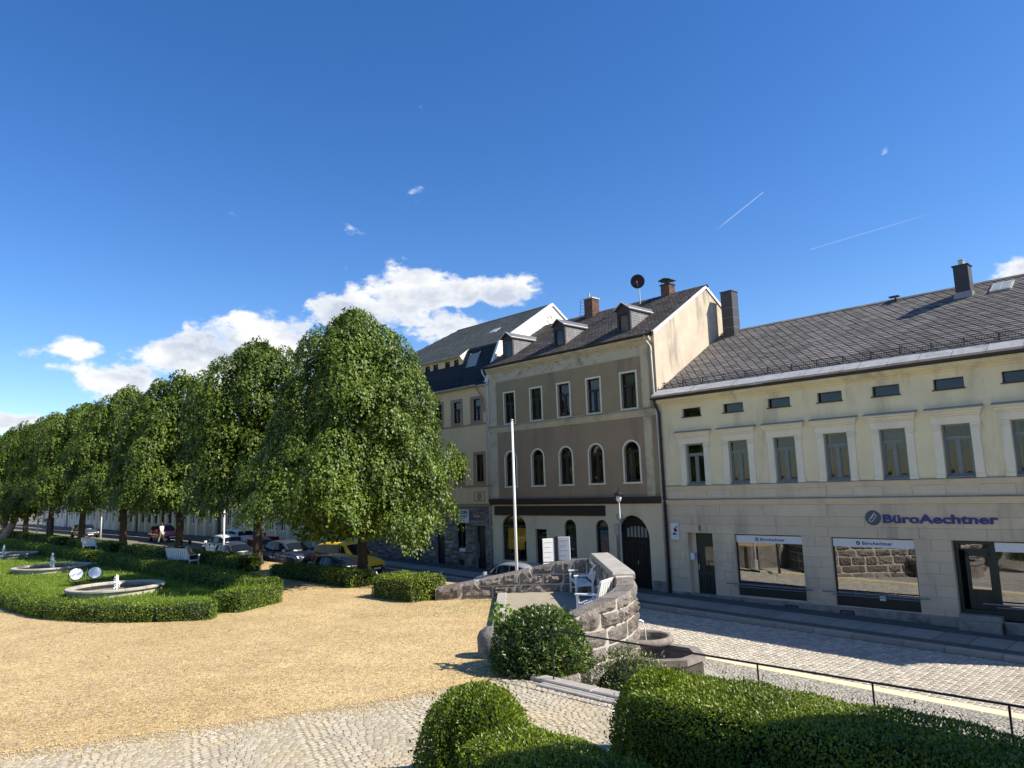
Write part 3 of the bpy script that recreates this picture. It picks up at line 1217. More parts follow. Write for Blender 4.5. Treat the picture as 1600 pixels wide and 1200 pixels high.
def roof_plane_pts(y0, z0, y1, z1):
    L = math.hypot(y1 - y0, z1 - z0)
    uy, uz = (y1 - y0) / L, (z1 - z0) / L
    return L, lambda s, w, h=0.0: (s, y0 + uy * w - uz * h, z0 + uz * w + uy * h)


# ------------------------------------------------------------------ right house: office supplies shop
B3 = thingB('shop_house', 'long two storey cream house with a blue lettered shop front and grey slate roof', 'building', -3.0, 0, zs(-3))
SE = 16.6                        # right end, outside the picture
UPW = [(-1.70 + 1.985 * i - (0.03 if i == 0 else 0), -1.70 + 1.985 * i + .86) for i in range(10) if -1.70 + 1.985 * i + .86 < SE - .5]
UPW = [(a + .06, b + .06) if i > 0 else (a, b) for i, (a, b) in enumerate(UPW)]
ATT = [(-1.78 + 1.995 * i, -1.78 + 1.995 * i + .92) for i in range(9)]
GO = [(-1.92, -.72, -1.75, 1.42), (.30, 3.11, -1.02, 1.40), (4.22, 7.05, -1.06, 1.38), (8.19, 12.25, -1.06, 1.38), (13.4, 15.4, -1.06, 1.38)]
GO[3] = (8.19, 12.25, -1.9, 1.38)
part('upper_wall', wall(-3.02, SE, 3.40, 7.22, [(a, b, 3.42, 5.19) for a, b in UPW] + [(a, b, 6.38, 6.75) for a, b in ATT], 0, .2), m_yellow, B3)
part('ground_floor_wall', wall(-3.02, SE, -2.2, 2.13, GO, .012, .34), m_beige, B3)
part('frieze_wall', MB().box(-3.02, SE, .012, .3, 2.13, 3.40), m_band, B3)
mb = MB()                        # side and back walls
mb.box(SE - .02, SE, .03, 12, -2.2, 7.2)
mb.box(-3.0, SE - .02, 11.9, 12, -2.2, 7.2)
mb.add([(SE - .01, -.3, 7.2), (SE - .01, 12, 7.2), (SE - .01, 6.0, 11.0)], [(0, 1, 2)])
part('side_wall', mb, m_yellow, B3)
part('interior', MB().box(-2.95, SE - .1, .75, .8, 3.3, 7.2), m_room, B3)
part('shop_interior', MB().box(-2.95, SE - .1, 2.4, 2.45, -1.3, 2.2).box(-2.95, SE - .1, .36, 2.4, -1.35, -1.3).box(-2.95, SE - .1, .36, 2.4, 1.75, 1.8)
     .box(3.4, 3.45, .36, 2.4, -1.3, 1.75).box(7.4, 7.45, .36, 2.4, -1.3, 1.75), m_shopin, B3)
# mouldings
mb = MB()
for (y0, z0, z1) in ((-.05, 3.30, 3.40), (-.025, 3.23, 3.30)):
    mb.box(-2.98, SE, y0, .012, z0, z1)
part('sill_band', mb, m_band, B3)
part('sill_band_flashing', MB().add([(-2.99, 0, 3.425), (SE, 0, 3.425), (SE, -.085, 3.405), (-2.99, -.085, 3.405), (-2.99, -.085, 3.39), (SE, -.085, 3.39)], [(0, 1, 2, 3), (3, 2, 5, 4)]), m_lead, B3)
mb = MB()
for (y0, z0, z1) in ((-.12, 2.74, 2.80), (-.09, 2.66, 2.74), (-.04, 2.58, 2.66)):
    mb.box(-2.98, SE, y0, .012, z0, z1)
part('string_course', mb, m_band, B3)
part('string_course_flashing', MB().add([(-2.99, .01, 2.835), (SE, .01, 2.835), (SE, -.15, 2.812), (-2.99, -.15, 2.812), (-2.99, -.15, 2.795), (SE, -.15, 2.795)], [(0, 1, 2, 3), (3, 2, 5, 4)]), m_lead, B3)
# frieze panels: raised fields between sunk panels under each window
xs = []
for a, b in UPW:
    xs.append((a - .08, b + .06))
prev = -2.95
for a, b in xs:
    part('frieze_panel', MB().front_block(prev, a, -.012, .012, 2.86, 3.2, .008), m_band, B3)
    fr = MB()
    frame_rect(fr, a + .05, b - .05, 2.9, 3.16, .03, -.004, .012)
    part('frieze_panel', fr, m_band, B3)
    prev = b
part('frieze_panel', MB().front_block(prev, SE, -.012, .012, 2.86, 3.2, .008), m_band, B3)
# eaves cornice
mb = MB()
for (y0, z0, z1) in ((-.06, 6.98, 7.06), (-.16, 7.06, 7.12), (-.26, 7.12, 7.24)):
    mb.box(-2.98, SE, y0, 0.0, z0, z1)
part('eaves_cornice', mb, m_yellow, B3)
mb = MB()
mb.add([(s_, -.36 - .085 * math.sin(t), 7.33 - .085 * math.cos(t)) for s_ in (-3.15, SE) for t in [i * math.pi / 8 - math.pi / 2 for i in range(9)]],
       [(i, i + 1, 10 + i, 9 + i) for i in range(8)])
mb.box(-3.15, SE, -.30, -.27, 7.24, 7.36)
part('gutter', mb, m_gutter, B3)
# window surrounds
for i, (a, b) in enumerate(UPW):
    sur = MB()
    for x0, x1, l_, r_ in ((a - .30, a - .005, 1, 0), (b + .005, b + .30, 0, 1)):
        sur.front_block(x0 + .03 * l_, x1 - .03 * r_, -.05, 0, 3.55, 5.02, .012)
        sur.front_block(x0, x1, -.07, 0, 3.415, 3.55, .012)
        sur.front_block(x0, x1, -.065, 0, 5.02, 5.07, .01)
        sur.front_block(x0 - .02 * l_, x1 + .02 * r_, -.085, 0, 5.07, 5.12, .01)
        sur.front_block(x0, x1, -.065, 0, 5.12, 5.2, .01)
    sur.front_block(a - .31, b + .31, -.045, 0, 5.2, 5.46, .012)
    sur.front_block(a - .34, b + .34, -.09, 0, 5.46, 5.53, .012)
    sur.front_block(a - .38, b + .38, -.14, 0, 5.53, 5.62, .012)
    sur.front_block(a - .42, b + .42, -.20, 0, 5.62, 5.70, .012)
    sp = part('window_surround', sur, m_trim, B3)
    part('hood_flashing', MB().add([(a - .45, 0, 5.78), (b + .45, 0, 5.78), (b + .45, -.24, 5.72), (a - .45, -.24, 5.72), (a - .45, -.24, 5.695), (b + .45, -.24, 5.695)],
         [(0, 1, 2, 3), (3, 2, 5, 4)]), m_lead, sp)
    cur = [None, None, None, (.0, .31, m_curtain), (.55, 0, m_curtain2), None, (.0, .26, m_curtain)][i % 7]
    window(B3, a, b, 3.47, 5.19, .12, m_greyblue, m_glass, 'transom', 0, .06, cur, None, .74)
    part('window_sill', MB().box(a + .002, b - .002, -.06, .12, 3.425, 3.47), m_greyblue, B3)
for i, (a, b) in enumerate(ATT):
    window(B3, a, b, 6.38, 6.75, .13, m_gutter, m_glass, 'plain', 0, .03)
    part('attic_sill', MB().box(a - .05, b + .03, -.05, .13, 6.345, 6.38), m_gutter, B3)

# rusticated blocks on the ground floor
JO = [2.13, 1.765, 1.40, 1.02, .64, .26, -.12, -.50, -.88, -1.1]
g_ = .007
bl = []
for zi, (zt, zb) in enumerate(zip(JO[:-1], JO[1:])):
    if zi < 2:
        x = -2.95
        k = 0
        while x < SE:
            ln = [1.35, 2.0, 1.75][(k + zi) % 3]
            x1 = min(x + ln, SE)
            bl.append((x, x1, zb, zt))
            x = x1
            k += 1
    else:
        edges = [-2.95] + [v for h in GO for v in h[:2]] + [SE]
        for x0, x1 in zip(edges[0::2], edges[1::2]):
            if zi % 2 == 0 or x1 - x0 < .6:
                xm = [x0, x0 + (x1 - x0) * (.46 if zi % 4 else .62), x1]
            else:
                xm = [x0, x1]
            for p, q in zip(xm[:-1], xm[1:]):
                bl.append((p, q, zb, zt))
for x0, x1, zb, zt in bl:
    part('ashlar_block', MB().front_block(x0 + g_, x1 - g_, -.008, .012, zb + g_, zt - g_, .006), m_beige, B3)
x = -2.95
for ln in [1.35 + 1.32, 1.94, 2.5]:
    part('ashlar_block', MB().front_block(x + g_, x + ln - g_, -.008, .012, 2.13 + g_, 2.575, .006), m_beige, B3)
    x += ln
part('ashlar_block', MB().front_block(x + g_, SE, -.008, .012, 2.13 + g_, 2.575, .006), m_beige, B3)
# plinth
edges = [-2.97, -1.92, -.72, 8.19, 12.25, SE]
mb = MB()
for x0, x1 in ((-2.97, -1.93), (-.71, 8.18), (9.42, SE)):
    mb.front_block(x0, x1, -.055, .012, -2.2, -1.085, .02)
pl = part('plinth', mb, m_plinth, B3)
for x0 in (2.28, 4.35, 10.3):
    gr = MB()
    frame_rect(gr, x0, x0 + .5, -1.36, -1.2, .025, -.075, -.05)
    for k in range(9):
        gr.box(x0 + .04 + k * .05, x0 + .055 + k * .05, -.07, -.052, -1.34, -1.22)
    part('cellar_grate', gr, m_iron, pl)
# house door with mailbox, number
d = part('door', MB().box(-1.70, -.74, .30, .36, -1.13, 1.40), m_greendoor, B3)
fr = MB()
for za, zb in ((-.95, -.35), (-.25, .25)):
    for xa, xb in ((-1.6, -1.27), (-1.17, -.84)):
        frame_rect(fr, xa, xb, za, zb, .04, .27, .30)
part('door_moulding', fr, m_greendoor, d)
part('door_pane', MB().box(-1.28, -.88, .282, .298, .05, .82), m_shopglass, d)
part('door_handle', MB().box(-1.62, -1.58, .24, .30, -.15, .1), m_pipe, d)
part('door_jamb', MB().box(-1.92, -1.70, .29, .36, -1.2, 1.42), m_beige, B3)
part('doorstep', MB().cbox(-1.9, -.72, -.02, .36, -2.0, -1.13, .015), m_plinth, B3)
mbx = part('mailbox', MB().cbox(-1.895, -1.70, .06, .26, .27, .56, .012), m_banner, B3)
part('mailbox_slot', MB().box(-1.702, -1.697, .1, .22, .47, .49), m_black, mbx)
text_obj('2', .27, .006, m_black, B3, (-1.36 + 3.0, -.014, 1.52 - zs(-3)), .006, name='house_number')
# projecting sign with red emblem
sg = part('wall_sign', MB().cbox(-2.66, -2.30, -.16, -.01, 1.12, 1.83, .02), m_banner, B3)
em = MB()
for cx, cz, r1, r2 in ((-2.42, 1.53, .07, .10), (-2.345, 1.50, .035, .05)):
    em.add([(cx, -.166, cz)] + [(cx + r1 * math.cos(t * math.pi / 8), -.166, cz + r2 * math.sin(t * math.pi / 8)) for t in range(16)], [(0, 1 + (t + 1) % 16, 1 + t) for t in range(16)])
part('sign_emblem', em, m_red, sg)
part('sign_emblem', MB().add([(-2.385, -.166, 1.62), (-2.31, -.166, 1.60), (-2.31, -.166, 1.74), (-2.34, -.166, 1.74)], [(0, 1, 2, 3)]), m_green, sg)
t_ = text_obj('dat', .17, .004, m_blue, sg, (-2.56 + 3.0, -.166, 1.315 - zs(-3)), .006, width=.2)
t_ = text_obj('GmbH', .06, .002, m_pagegrey, sg, (-2.56 + 3.0, -.166, 1.2 - zs(-3)), .0, width=.2)
# main lettering and round logo
OZ = -zs(-3)
lg = link('logo_disc', MB().lathe([(0, 0), (.262, 0), (.262, .03), (0, .03)], (0, 0, 0), 36).mesh('logo_disc'), m_logo, B3, (5.80 + 3.0, -.012, 2.095 + OZ), (math.pi / 2, 0, 0))
clip = MB()
def rot2(p, a=-.92):
    return (p[0] * math.cos(a) - p[1] * math.sin(a), p[0] * math.sin(a) + p[1] * math.cos(a))
pth = []
for k in range(13):
    t = math.pi / 2 + math.pi * k / 12
    pth.append((-.10 + .055 * math.cos(t), .055 * math.sin(t)))
pth = [(.20, .055)] + pth + [(.12, -.055)] + [(.12 + .04 * math.cos(t), -.015 + .04 * math.sin(t)) for t in [-math.pi / 2 + math.pi * k / 8 for k in range(9)]] + [(-.06, .025)]
pth = [rot2(p, .92) for p in pth]
clip.tube([(p[0], -.045, p[1]) for p in pth], .011, 6)
link('logo_paperclip', clip.mesh('logo_paperclip'), m_white, lg, (0, 0, 0), (-math.pi / 2, 0, 0))
text_obj('BüroAechtner', .40, .02, m_blue, B3, (6.13 + 3.0, -.035, 1.93 + OZ), .011, width=3.48, name='shop_lettering')
# shop windows
def shop_window(x0, x1, z0, z1, banner=True, lm=.0):
    fr = MB()
    frame_rect(fr, x0, x1, z0, z1, .05, .1, .17)
    fr.box(x0 + .05, x1 - .05, .09, .17, z0 + .05, z0 + .40)
    wo = part('shop_window', fr, m_greendoor, B3)
    part('shop_pane', MB().quad((x0 + .05, .135, z0 + .40), (x1 - .05, .135, z0 + .40), (x1 - .05, .135, z1 - .05), (x0 + .05, .135, z1 - .05)), m_shopglass, wo)
    if banner:
        part('banner', MB().box(x0 + .03, x1 - .03, .095, .099, z1 - .33, z1 - .045), m_banner, wo)
        cx = x0 + .33 * (x1 - x0) + lm
        text_obj('BüroAechtner', .16, .0015, m_blue, wo, (cx + .14 + 3.0, .093, z1 - .245 + OZ), .004, width=1.03)
        dm = MB().add([(cx, .0925, z1 - .19)] + [(cx + .075 * math.cos(t * math.pi / 10), .0925, z1 - .19 + .075 * math.sin(t * math.pi / 10)) for t in range(20)], [(0, 1 + t, 1 + (t + 1) % 20) for t in range(20)])
        part('banner_logo', dm, m_logo, wo)
        part('banner_logo', MB().tube([(cx - .03, .0905, z1 - .21), (cx + .035, .0905, z1 - .15)], .006, 5).tube([(cx - .035, .0905, z1 - .235), (cx + .04, .0905, z1 - .17)], .006, 5), m_white, wo)
    # goods in the display, seen dimly through the pane
    r = random.Random(int(x0 * 10))
    for k in range(9):
        xx = r.uniform(x0 + .2, x1 - .4)
        hh = r.uniform(.15, .7)
        part('display_box', MB().cbox(xx, xx + r.uniform(.12, .4), .5 + .1 * (k % 4), .75 + .1 * (k % 4), z0 + .1, z0 + .4 + hh, .01), r.choice([m_pagegrey, m_banner, m_shutter, m_sandtrim, m_shopin]), wo)
    for k in range(3):
        xx = x0 + (x1 - x0) * (.18 + .3 * k)
        part('display_stand', MB().box(xx, xx + .03, .9, .93, z0, z1 - .5).box(xx - .35, xx + .38, .85, 1.1, z0 + 1.0, z0 + 1.03), m_pipe, wo)
    # guard rail in front
    rl = MB().tube([(x0 - .42, -.17, -.56), (x1 + .36, -.17, -.56)], .022, 8)
    rl.tube([(x0 - .05, -.17, -.65), (x1 + .05, -.17, -.65)], .016, 8)
    for xx in (x0 - .3, x1 + .25):
        rl.tube([(xx, -.17, -.56), (xx, .0, -.56)], .014, 6)
    part('window_guard_rail', rl, m_lead, B3)
    return wo


shop_window(.30, 3.11, -1.02, 1.40)
sw2 = shop_window(4.22, 7.05, -1.06, 1.38)
part('price_card', MB().box(5.72, 5.92, .08, .085, -.78, -.58), m_banner, sw2)
shop_window(9.36, 12.25, -1.06, 1.38)
shop_window(13.4, 15.4, -1.06, 1.38)
sd_ = part('shop_door', MB().box(8.45, 9.2, .36, .42, -.92, -.2).box(8.45, 8.55, .36, .42, -.2, 1.0).box(9.1, 9.2, .36, .42, -.2, 1.0).box(8.45, 9.2, .36, .42, .86, 1.06), m_greendoor, B3)
part('door_pane', MB().quad((8.55, .39, -.2), (9.1, .39, -.2), (9.1, .39, .86), (8.55, .39, .86)), m_shopglass, sd_)
fr = MB()
frame_rect(fr, 8.19, 9.34, -.95, 1.38, .12, .2, .45)
fr.box(8.31, 9.22, .3, .4, 1.06, 1.1)
frame_rect(fr, 8.62, 9.02, -.75, -.35, .03, .345, .36)
part('shop_door_frame', fr, m_greendoor, B3)
part('transom_pane', MB().quad((8.31, .36, 1.1), (9.22, .36, 1.1), (9.22, .36, 1.27), (8.31, .36, 1.27)), m_shopglass, sd_)
for k in range(2):
    part('doorstep', MB().cbox(8.22, 9.4, -.18 - .16 * (1 - k), .4, -2.0, -1.12 + .17 * k, .012), m_plinth, B3)

# slate roof
L3, RP3 = roof_plane_pts(-.45, 7.40, 6.12, 11.11)
mb = MB()
mb.add([RP3(-3.02, .55, -.01), RP3(SE + .2, .55, -.01), RP3(SE + .2, L3, -.01), RP3(-3.02, L3, -.01)], [(0, 1, 2, 3)])
mb.add([RP3(-3.02, L3, -.01), RP3(SE + .2, L3, -.01), (SE + .2, 12.3, 7.4), (-3.02, 12.3, 7.4)], [(0, 1, 2, 3)])
roof3 = part('roof', mb, m_slatebed, B3)
x = -3.06
while x < SE + .2:
    x1 = min(x + 1.0, SE + .22)
    hj = random.uniform(.026, .034)
    v = [RP3(x + .006, 0, hj), RP3(x1 - .006, 0, hj), RP3(x1 - .006, .62, hj - .002), RP3(x + .006, .62, hj - .002), RP3(x + .004, 0, -.06), RP3(x1 - .004, 0, -.06)]
    me = MB().add(v, [(0, 1, 2, 3), (4, 5, 1, 0)])
    part('eaves_sheet', me, m_zinc, roof3)
    x = x1
# snow guard
sgm = MB()
x = -2.95
while x < SE:
    for hh in (.10, .20):
        pass
    x += .085
    sgm.box(x, x + .009, RP3(0, .80, 0)[1] - .004, RP3(0, .80, 0)[1] + .004, RP3(0, .80, 0)[2] + .02, RP3(0, .80, 0)[2] + .25)
for hh in (.05, .14, .25):
    p = RP3(0, .80, 0)
    sgm.box(-2.95, SE, p[1] - .006, p[1] + .006, p[2] + hh - .006, p[2] + hh + .006)
x = -2.8
while x < SE:
    p = RP3(0, .8, 0)
    q = RP3(0, 1.15, .01)
    sgm.tube([(x, p[1], p[2] + .27), (x, q[1], q[2])], .012, 5)
    sgm.box(x - .015, x + .015, p[1] - .012, p[1] + .012, p[2], p[2] + .28)
    x += 1.0
sg_ = part('snow_guard', sgm, m_iron, roof3)
# slates in sheared rows: diagonal joints run down to the right
A_S, A_W, SHR, TILT = .36, .205, .72, .035


def slate_cells():
    out = []
    j = -6
    while .5 + j * A_W < L3 + .2:
        k = -4
        while k * A_S - 3.2 < SE + .4 + SHR * L3:
            out.append((k, j))
            k += 1
        j += 1
    res = []
    for k, j in out:
        wm = .5 + (j + .5) * A_W
        sm = -3.2 + k * A_S + A_S / 2 + SHR * (L3 - wm) - SHR * L3 * .0
        sm -= 6.0
        wm += TILT * (sm - 4)
        if -3.0 - .3 < sm < SE + .3 and .5 < wm < L3 + .05:
            res.append((sm, wm))
    return res


def slate_vf(s_, w_, r=None):
    jw, js = (r.uniform(-.004, .004), r.uniform(-.006, .006)) if r else (0, 0)
    wb, wt = w_ - A_W / 2 + .003, w_ + A_W / 2 + .012

    def P(f, w, h):
        s = s_ + js + f - SHR * (w - w_)
        w2 = w + TILT * (s - s_) + jw
        return RP3(min(max(s, -3.0), SE + .18), min(max(w2, .56), L3), h)
    hl, hr = -A_S / 2 + .018, A_S / 2 - .022
    jh = r.uniform(-.003, .003) if r else 0
    top = [P(hl, wb, .026 + jh), P(hr, wb, .026 + jh), P(hr, wt, .008 + jh), P(hl, wt, .008 + jh)]
    bot = [P(hl, wb, .016 + jh), P(hr, wb, .016 + jh), P(hr, wt, .0 + jh), P(hl, wt, .0 + jh)]
    return top + bot, [(0, 1, 2, 3), (0, 4, 5, 1), (1, 5, 6, 2), (3, 7, 4, 0)]


cs_ = slate_cells()
rr = random.Random(5)
sc_ = []
for s_, w_ in cs_:
    p = RP3(s_, w_)
    q = cam_px(Wp(*p))
    vis = q is not None and -10 < q[0] < 1610 and -10 < q[1] < 1200
    sc_.append((q[2] if vis else 1e9, s_, w_))
sc_.sort()
big = MB()
for i, (dq, s_, w_) in enumerate(sc_):
    vs, fs = slate_vf(s_, w_, r=rr)
    if i < 300:
        c = RP3(s_, w_)
        o = offB(roof3)
        me = bpy.data.meshes.new('slate')
        me.from_pydata([(v[0] - c[0], v[1] - c[1], v[2] - c[2]) for v in vs], [], fs)
        link('slate', me, m_slate, roof3, (c[0] - o[0], c[1] - o[1], c[2] - o[2]))
    else:
        big.add(vs, fs)
tag(part('slate_field', big, m_slate, roof3), kind='stuff')
rd = MB()
x = -3.02
while x < SE:
    x1 = min(x + .4, SE + .2)
    pa, pb = RP3(0, L3 - .16, .035), (0, 6.12, 11.165)
    rd.add([(x, pa[1], pa[2]), (x1 + .03, pa[1], pa[2] + .006), (x1 + .03, pb[1], pb[2] + .006), (x, pb[1], pb[2]), (x, 6.30, 11.06), (x1 + .03, 6.30, 11.066)], [(0, 1, 2, 3), (3, 2, 5, 4)])
    x = x1
part('ridge_cap', rd, m_slate, roof3)


def chimney_box(name, label, s, y, w_, d_, z0, z1, mat, root, cap=None, bricks=False):
    mb = MB()
    if bricks:
        mb.box(s - w_ / 2 + .008, s + w_ / 2 - .008, y - d_ / 2 + .008, y + d_ / 2 - .008, z0, z1 - .02)
        c = part(name, mb, m_mortar, root)
        z = z0 + .4
        row = 0
        single = []
        zz = z1 - .075
        bm_ = MB()
        while zz > z0:
            offx = .06 if row % 2 else 0
            x = s - w_ / 2 - offx
            while x < s + w_ / 2 - .01:
                xa, xb = max(x, s - w_ / 2), min(x + .24, s + w_ / 2)
                bm_.box(xa + .004, xb - .004, y - d_ / 2, y - d_ / 2 + .05, zz + .004, zz + .068)
                x += .245
            yy = y - d_ / 2 + .051 - offx
            while yy < y + d_ / 2 - .01:
                ya, yb = max(yy, y - d_ / 2 + .052), min(yy + .24, y + d_ / 2)
                bm_.box(s + w_ / 2 - .05, s + w_ / 2, ya + .004, yb - .004, zz + .004, zz + .068)
                yy += .245
            zz -= .075
            row += 1
        tag(part('brickwork', bm_, m_brick, c), kind='stuff')
    else:
        mb.box(s - w_ / 2, s + w_ / 2, y - d_ / 2, y + d_ / 2, z0, z1)
        c = part(name, mb, mat, root)
    return c


m_flue = M('slate_clad_flue', (.048, .05, .055), .6, .15, 3, 30, .1, spec=.4)
fl = chimney_box('chimney', '', -2.28, 5.75, .62, .62, 10.2, 13.05, m_flue, roof3)
part('chimney_cap', MB().box(-2.62, -1.94, 5.41, 6.09, 13.05, 13.10), m_flue, fl)
seam = MB()
for z in (11.2, 11.7, 12.2):
    seam.box(-2.595, -1.965, 5.435, 6.065, z, z + .012)
part('chimney_seam', seam, m_lead, fl)
fl = chimney_box('chimney', '', 8.26, 5.1, .52, .52, 10.1, 11.68, m_flue, roof3)
part('chimney_cap', MB().box(7.96, 8.56, 4.80, 5.40, 11.68, 11.73), m_flue, fl)
part('chimney_pot', MB().lathe([(.11, 0), (.11, .22), (.13, .22), (.13, .25), (.0, .25)], (8.26, 5.1, 11.72), 12), m_pipe, fl)
part('chimney_flashing', MB().box(7.94, 8.58, 4.78, 5.42, 10.2, 10.62), m_lead, fl)
sk = MB()
c0 = RP3(9.2, 6.3, .02)
sk2 = MB()
for (a, b, w0, w1, h0, h1, tgt) in ((9.15, 9.85, 6.0, 6.9, .02, .09, sk),):
    tgt.add([RP3(a, w0, h1), RP3(b, w0, h1), RP3(b, w1, h1), RP3(a, w1, h1), RP3(a, w0, 0), RP3(b, w0, 0), RP3(b, w1, 0), RP3(a, w1, 0)],
            [(0, 1, 2, 3), (4, 5, 1, 0), (5, 6, 2, 1), (7, 4, 0, 3), (6, 7, 3, 2)])
sko = part('skylight', sk, m_zinc, roof3)
part('skylight_pane', MB().add([RP3(9.22, 6.08, .096), RP3(9.47, 6.08, .096), RP3(9.47, 6.82, .096), RP3(9.22, 6.82, .096)], [(0, 1, 2, 3)])
     .add([RP3(9.53, 6.08, .096), RP3(9.78, 6.08, .096), RP3(9.78, 6.82, .096), RP3(9.53, 6.82, .096)], [(0, 1, 2, 3)]), m_shutter, sko)
v = MB().tube([RP3(5.5, 7.25, .0), RP3(5.5, 7.25, .2)], .05, 8)
v.box(5.2, 5.6, 5.85, 6.1, 11.2, 11.25)
part('roof_vent', v, m_flue, roof3)
# downpipes at the left corner
downpipe(B3, -2.9, -.1, [(-2.98, -.36, 7.28), (-2.98, -.30, 7.0), (-2.90, -.12, 6.7), (-2.88, -.1, -1.4)], .05, m_pipedark)

# ------------------------------------------------------------------ middle house: brown with arched windows
B2 = thingB('brown_house', 'three storey house with brown upper walls, five arched windows and small slate dormers', 'building', -8.8, 0, zs(-8.8))
S0, S1 = -14.45, -3.04
UPB2 = [(-13.15, .80), (-11.10, .80), (-9.12, .80), (-7.15, .82), (-5.03, .86)]
UPH = [(a, a + w_, 7.08, 8.74) for a, w_ in UPB2]
ARC = [(-13.20, .83), (-11.15, .83), (-9.16, .83), (-7.20, .85), (-5.07, .87)]
ARH = [(a, a + w_, 3.66, 5.08, w_ / 2) for a, w_ in ARC]
GH = [(-13.62, -11.80, -.28, 1.52, .60), (-11.11, -10.30, -1.6, 1.40), (-9.05, -8.28, .05, 1.52, .385), (-7.02, -6.24, .30, 1.52, .39), (-5.80, -3.90, -1.9, 1.05, 1.08)]
allh = UPH + ARH + GH
part('front_wall', wall(S0, S1, -2.0, 10.28, UPH + ARH + GH, 0, .22), m_oldcream, B2)
part('ground_floor_render', wall(S0 + .02, S1 - .02, -1.0, 2.66, GH, -.012, .05), m_gfcream, B2)
part('brown_panel', wall(-13.80, -3.88, 2.98, 6.60, ARH, -.014, .05), m_brown, B2)
part('olive_panel', wall(-13.80, -3.87, 7.03, 9.44, UPH, -.014, .05), m_grey_olive, B2)
part('peeling_frieze', MB().box(-13.79, -3.5, -.012, 0, 9.47, 9.98), m_frieze, B2)
mb = MB()
for (y0, z0, z1) in ((-.06, 9.98, 10.06), (-.16, 10.06, 10.14), (-.24, 10.14, 10.26)):
    mb.box(S0 - .02, S1 - .12, y0, 0, z0, z1)
part('eaves_cornice', mb, m_oldcream, B2)
mb = MB()
mb.add([(s_, -.33 - .08 * math.sin(t), 10.36 - .08 * math.cos(t)) for s_ in (S0 - .05, S1 + .02) for t in [i * math.pi / 8 - math.pi / 2 for i in range(9)]],
       [(i, i + 1, 10 + i, 9 + i) for i in range(8)])
mb.box(S0, S1, -.27, -.25, 10.26, 10.38)
part('gutter', mb, m_gutter, B2)
mb = MB()
for (y0, z0, z1) in ((-.10, 6.86, 6.93), (-.06, 6.72, 6.86), (-.03, 6.62, 6.72)):
    mb.box(S0, S1 - .12, y0, 0, z0, z1)
part('string_course', mb, m_oldcream, B2)
part('string_course_flashing', MB().add([(S0, 0, 6.965), (S1 - .1, 0, 6.965), (S1 - .1, -.13, 6.94), (S0, -.13, 6.94), (S0, -.13, 6.92), (S1 - .1, -.13, 6.92)], [(0, 1, 2, 3), (3, 2, 5, 4)]), m_lead, B2)
mb = MB()
for (y0, z0, z1) in ((-.10, 2.66, 2.76), (-.20, 2.76, 2.88), (-.24, 2.88, 2.97)):
    mb.box(S0, S1 + (-.02 if y0 > -.2 else .02), y0, 0, z0, z1)
part('ground_floor_cornice', mb, m_purple, B2)
part('sign_board', MB().box(-14.18, -6.36, -.07, -.013, 2.09, 2.58), m_board, B2)
# pilaster strips
for x0, x1, za, zb in ((-14.4, -13.85, 6.98, 9.95), (-3.82, -3.45, 6.98, 9.95), (-14.4, -13.86, 2.98, 6.6), (-3.84, -3.45, 2.98, 6.6)):
    part('pilaster', MB().front_block(x0, x1, -.028, 0, za, zb, .012), m_oldcream, B2)
part('corner_strip', MB().box(-3.42, S1 - .005, -.006, 0, -1.6, 9.97), m_grey_olive, B2)
# window surrounds and windows
for i, (a, b, c, d) in enumerate(UPH):
    fr = MB()
    frame_rect(fr, a - .085, b + .085, c - .09, d + .085, .083, -.035, -.0145)
    part('window_surround', fr, m_trim, B2)
    cur = [(.0, .18, m_curtain2), (.05, .0, m_curtain2), None, (.0, 0, m_curtain2), (.0, 0, m_curtain)][i]
    wo = window(B2, a, b, c, d, .10, m_darkwood, m_glass, 'transom', 0, .055, cur, (.03, .05, m_lead), .66)
for i, (a, b, c, d, r_) in enumerate(ARH):
    fr = MB()
    ring_arch(fr, a - .085, b + .085, c - .02, d, r_ + .085, .083, -.035, -.0145)
    fr.box(a - .12, b + .12, -.06, -.0145, c - .09, c - .02)
    part('window_surround', fr, m_trim, B2)
    cur = [(.05, 0, m_curtain2), (.0, 0, m_curtain2), (.03, 0, m_curtain2), None, (.0, .2, m_curtain)][i]
    window(B2, a, b, c, d, .10, m_darkwood, m_glass, 'arch', r_, .055, cur, (.03, .05, m_lead))
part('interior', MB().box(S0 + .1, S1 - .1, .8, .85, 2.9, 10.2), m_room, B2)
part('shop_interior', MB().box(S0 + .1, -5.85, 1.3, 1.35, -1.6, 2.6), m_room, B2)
# ground floor openings
a, b, c, d, r_ = GH[0]
w0 = window(B2, a, b, c, d, .08, m_darkwood, m_clearglass, 'single_transom', r_, .07)
m_display = M('orange_display', (.80, .40, .03), .8, .25, 2.2, 20, .2, hue=((.60, .48, .07), .8))
part('display_poster', MB().box(a + .12, b - .45, .28, .29, c + .55, d - .1), m_display, B2)
part('display_poster', MB().box(b - .52, b - .1, .22, .23, c + 1.0, d - .12), m_display, B2)
part('display_poster', MB().box(a + .2, b - .7, .2, .21, c + .1, c + .38), m_soil, B2)
part('stall_riser', MB().box(a, b, .02, .2, -2, c), m_darkwood, B2)
a, b, c, d = GH[1][:4]
dd = part('shop_door', MB().box(a + .02, b - .02, .16, .2, -1.05, .98), m_darkwood, B2)
fr = MB()
frame_rect(fr, a, b, -1.05, d, .06, .12, .21)
fr.box(a + .06, b - .06, .12, .2, .98, 1.05)
part('shop_door_frame', fr, m_darkwood, dd)
part('door_pane', MB().box(a + .15, b - .15, .150, .158, -.3, .85), m_glass, dd)
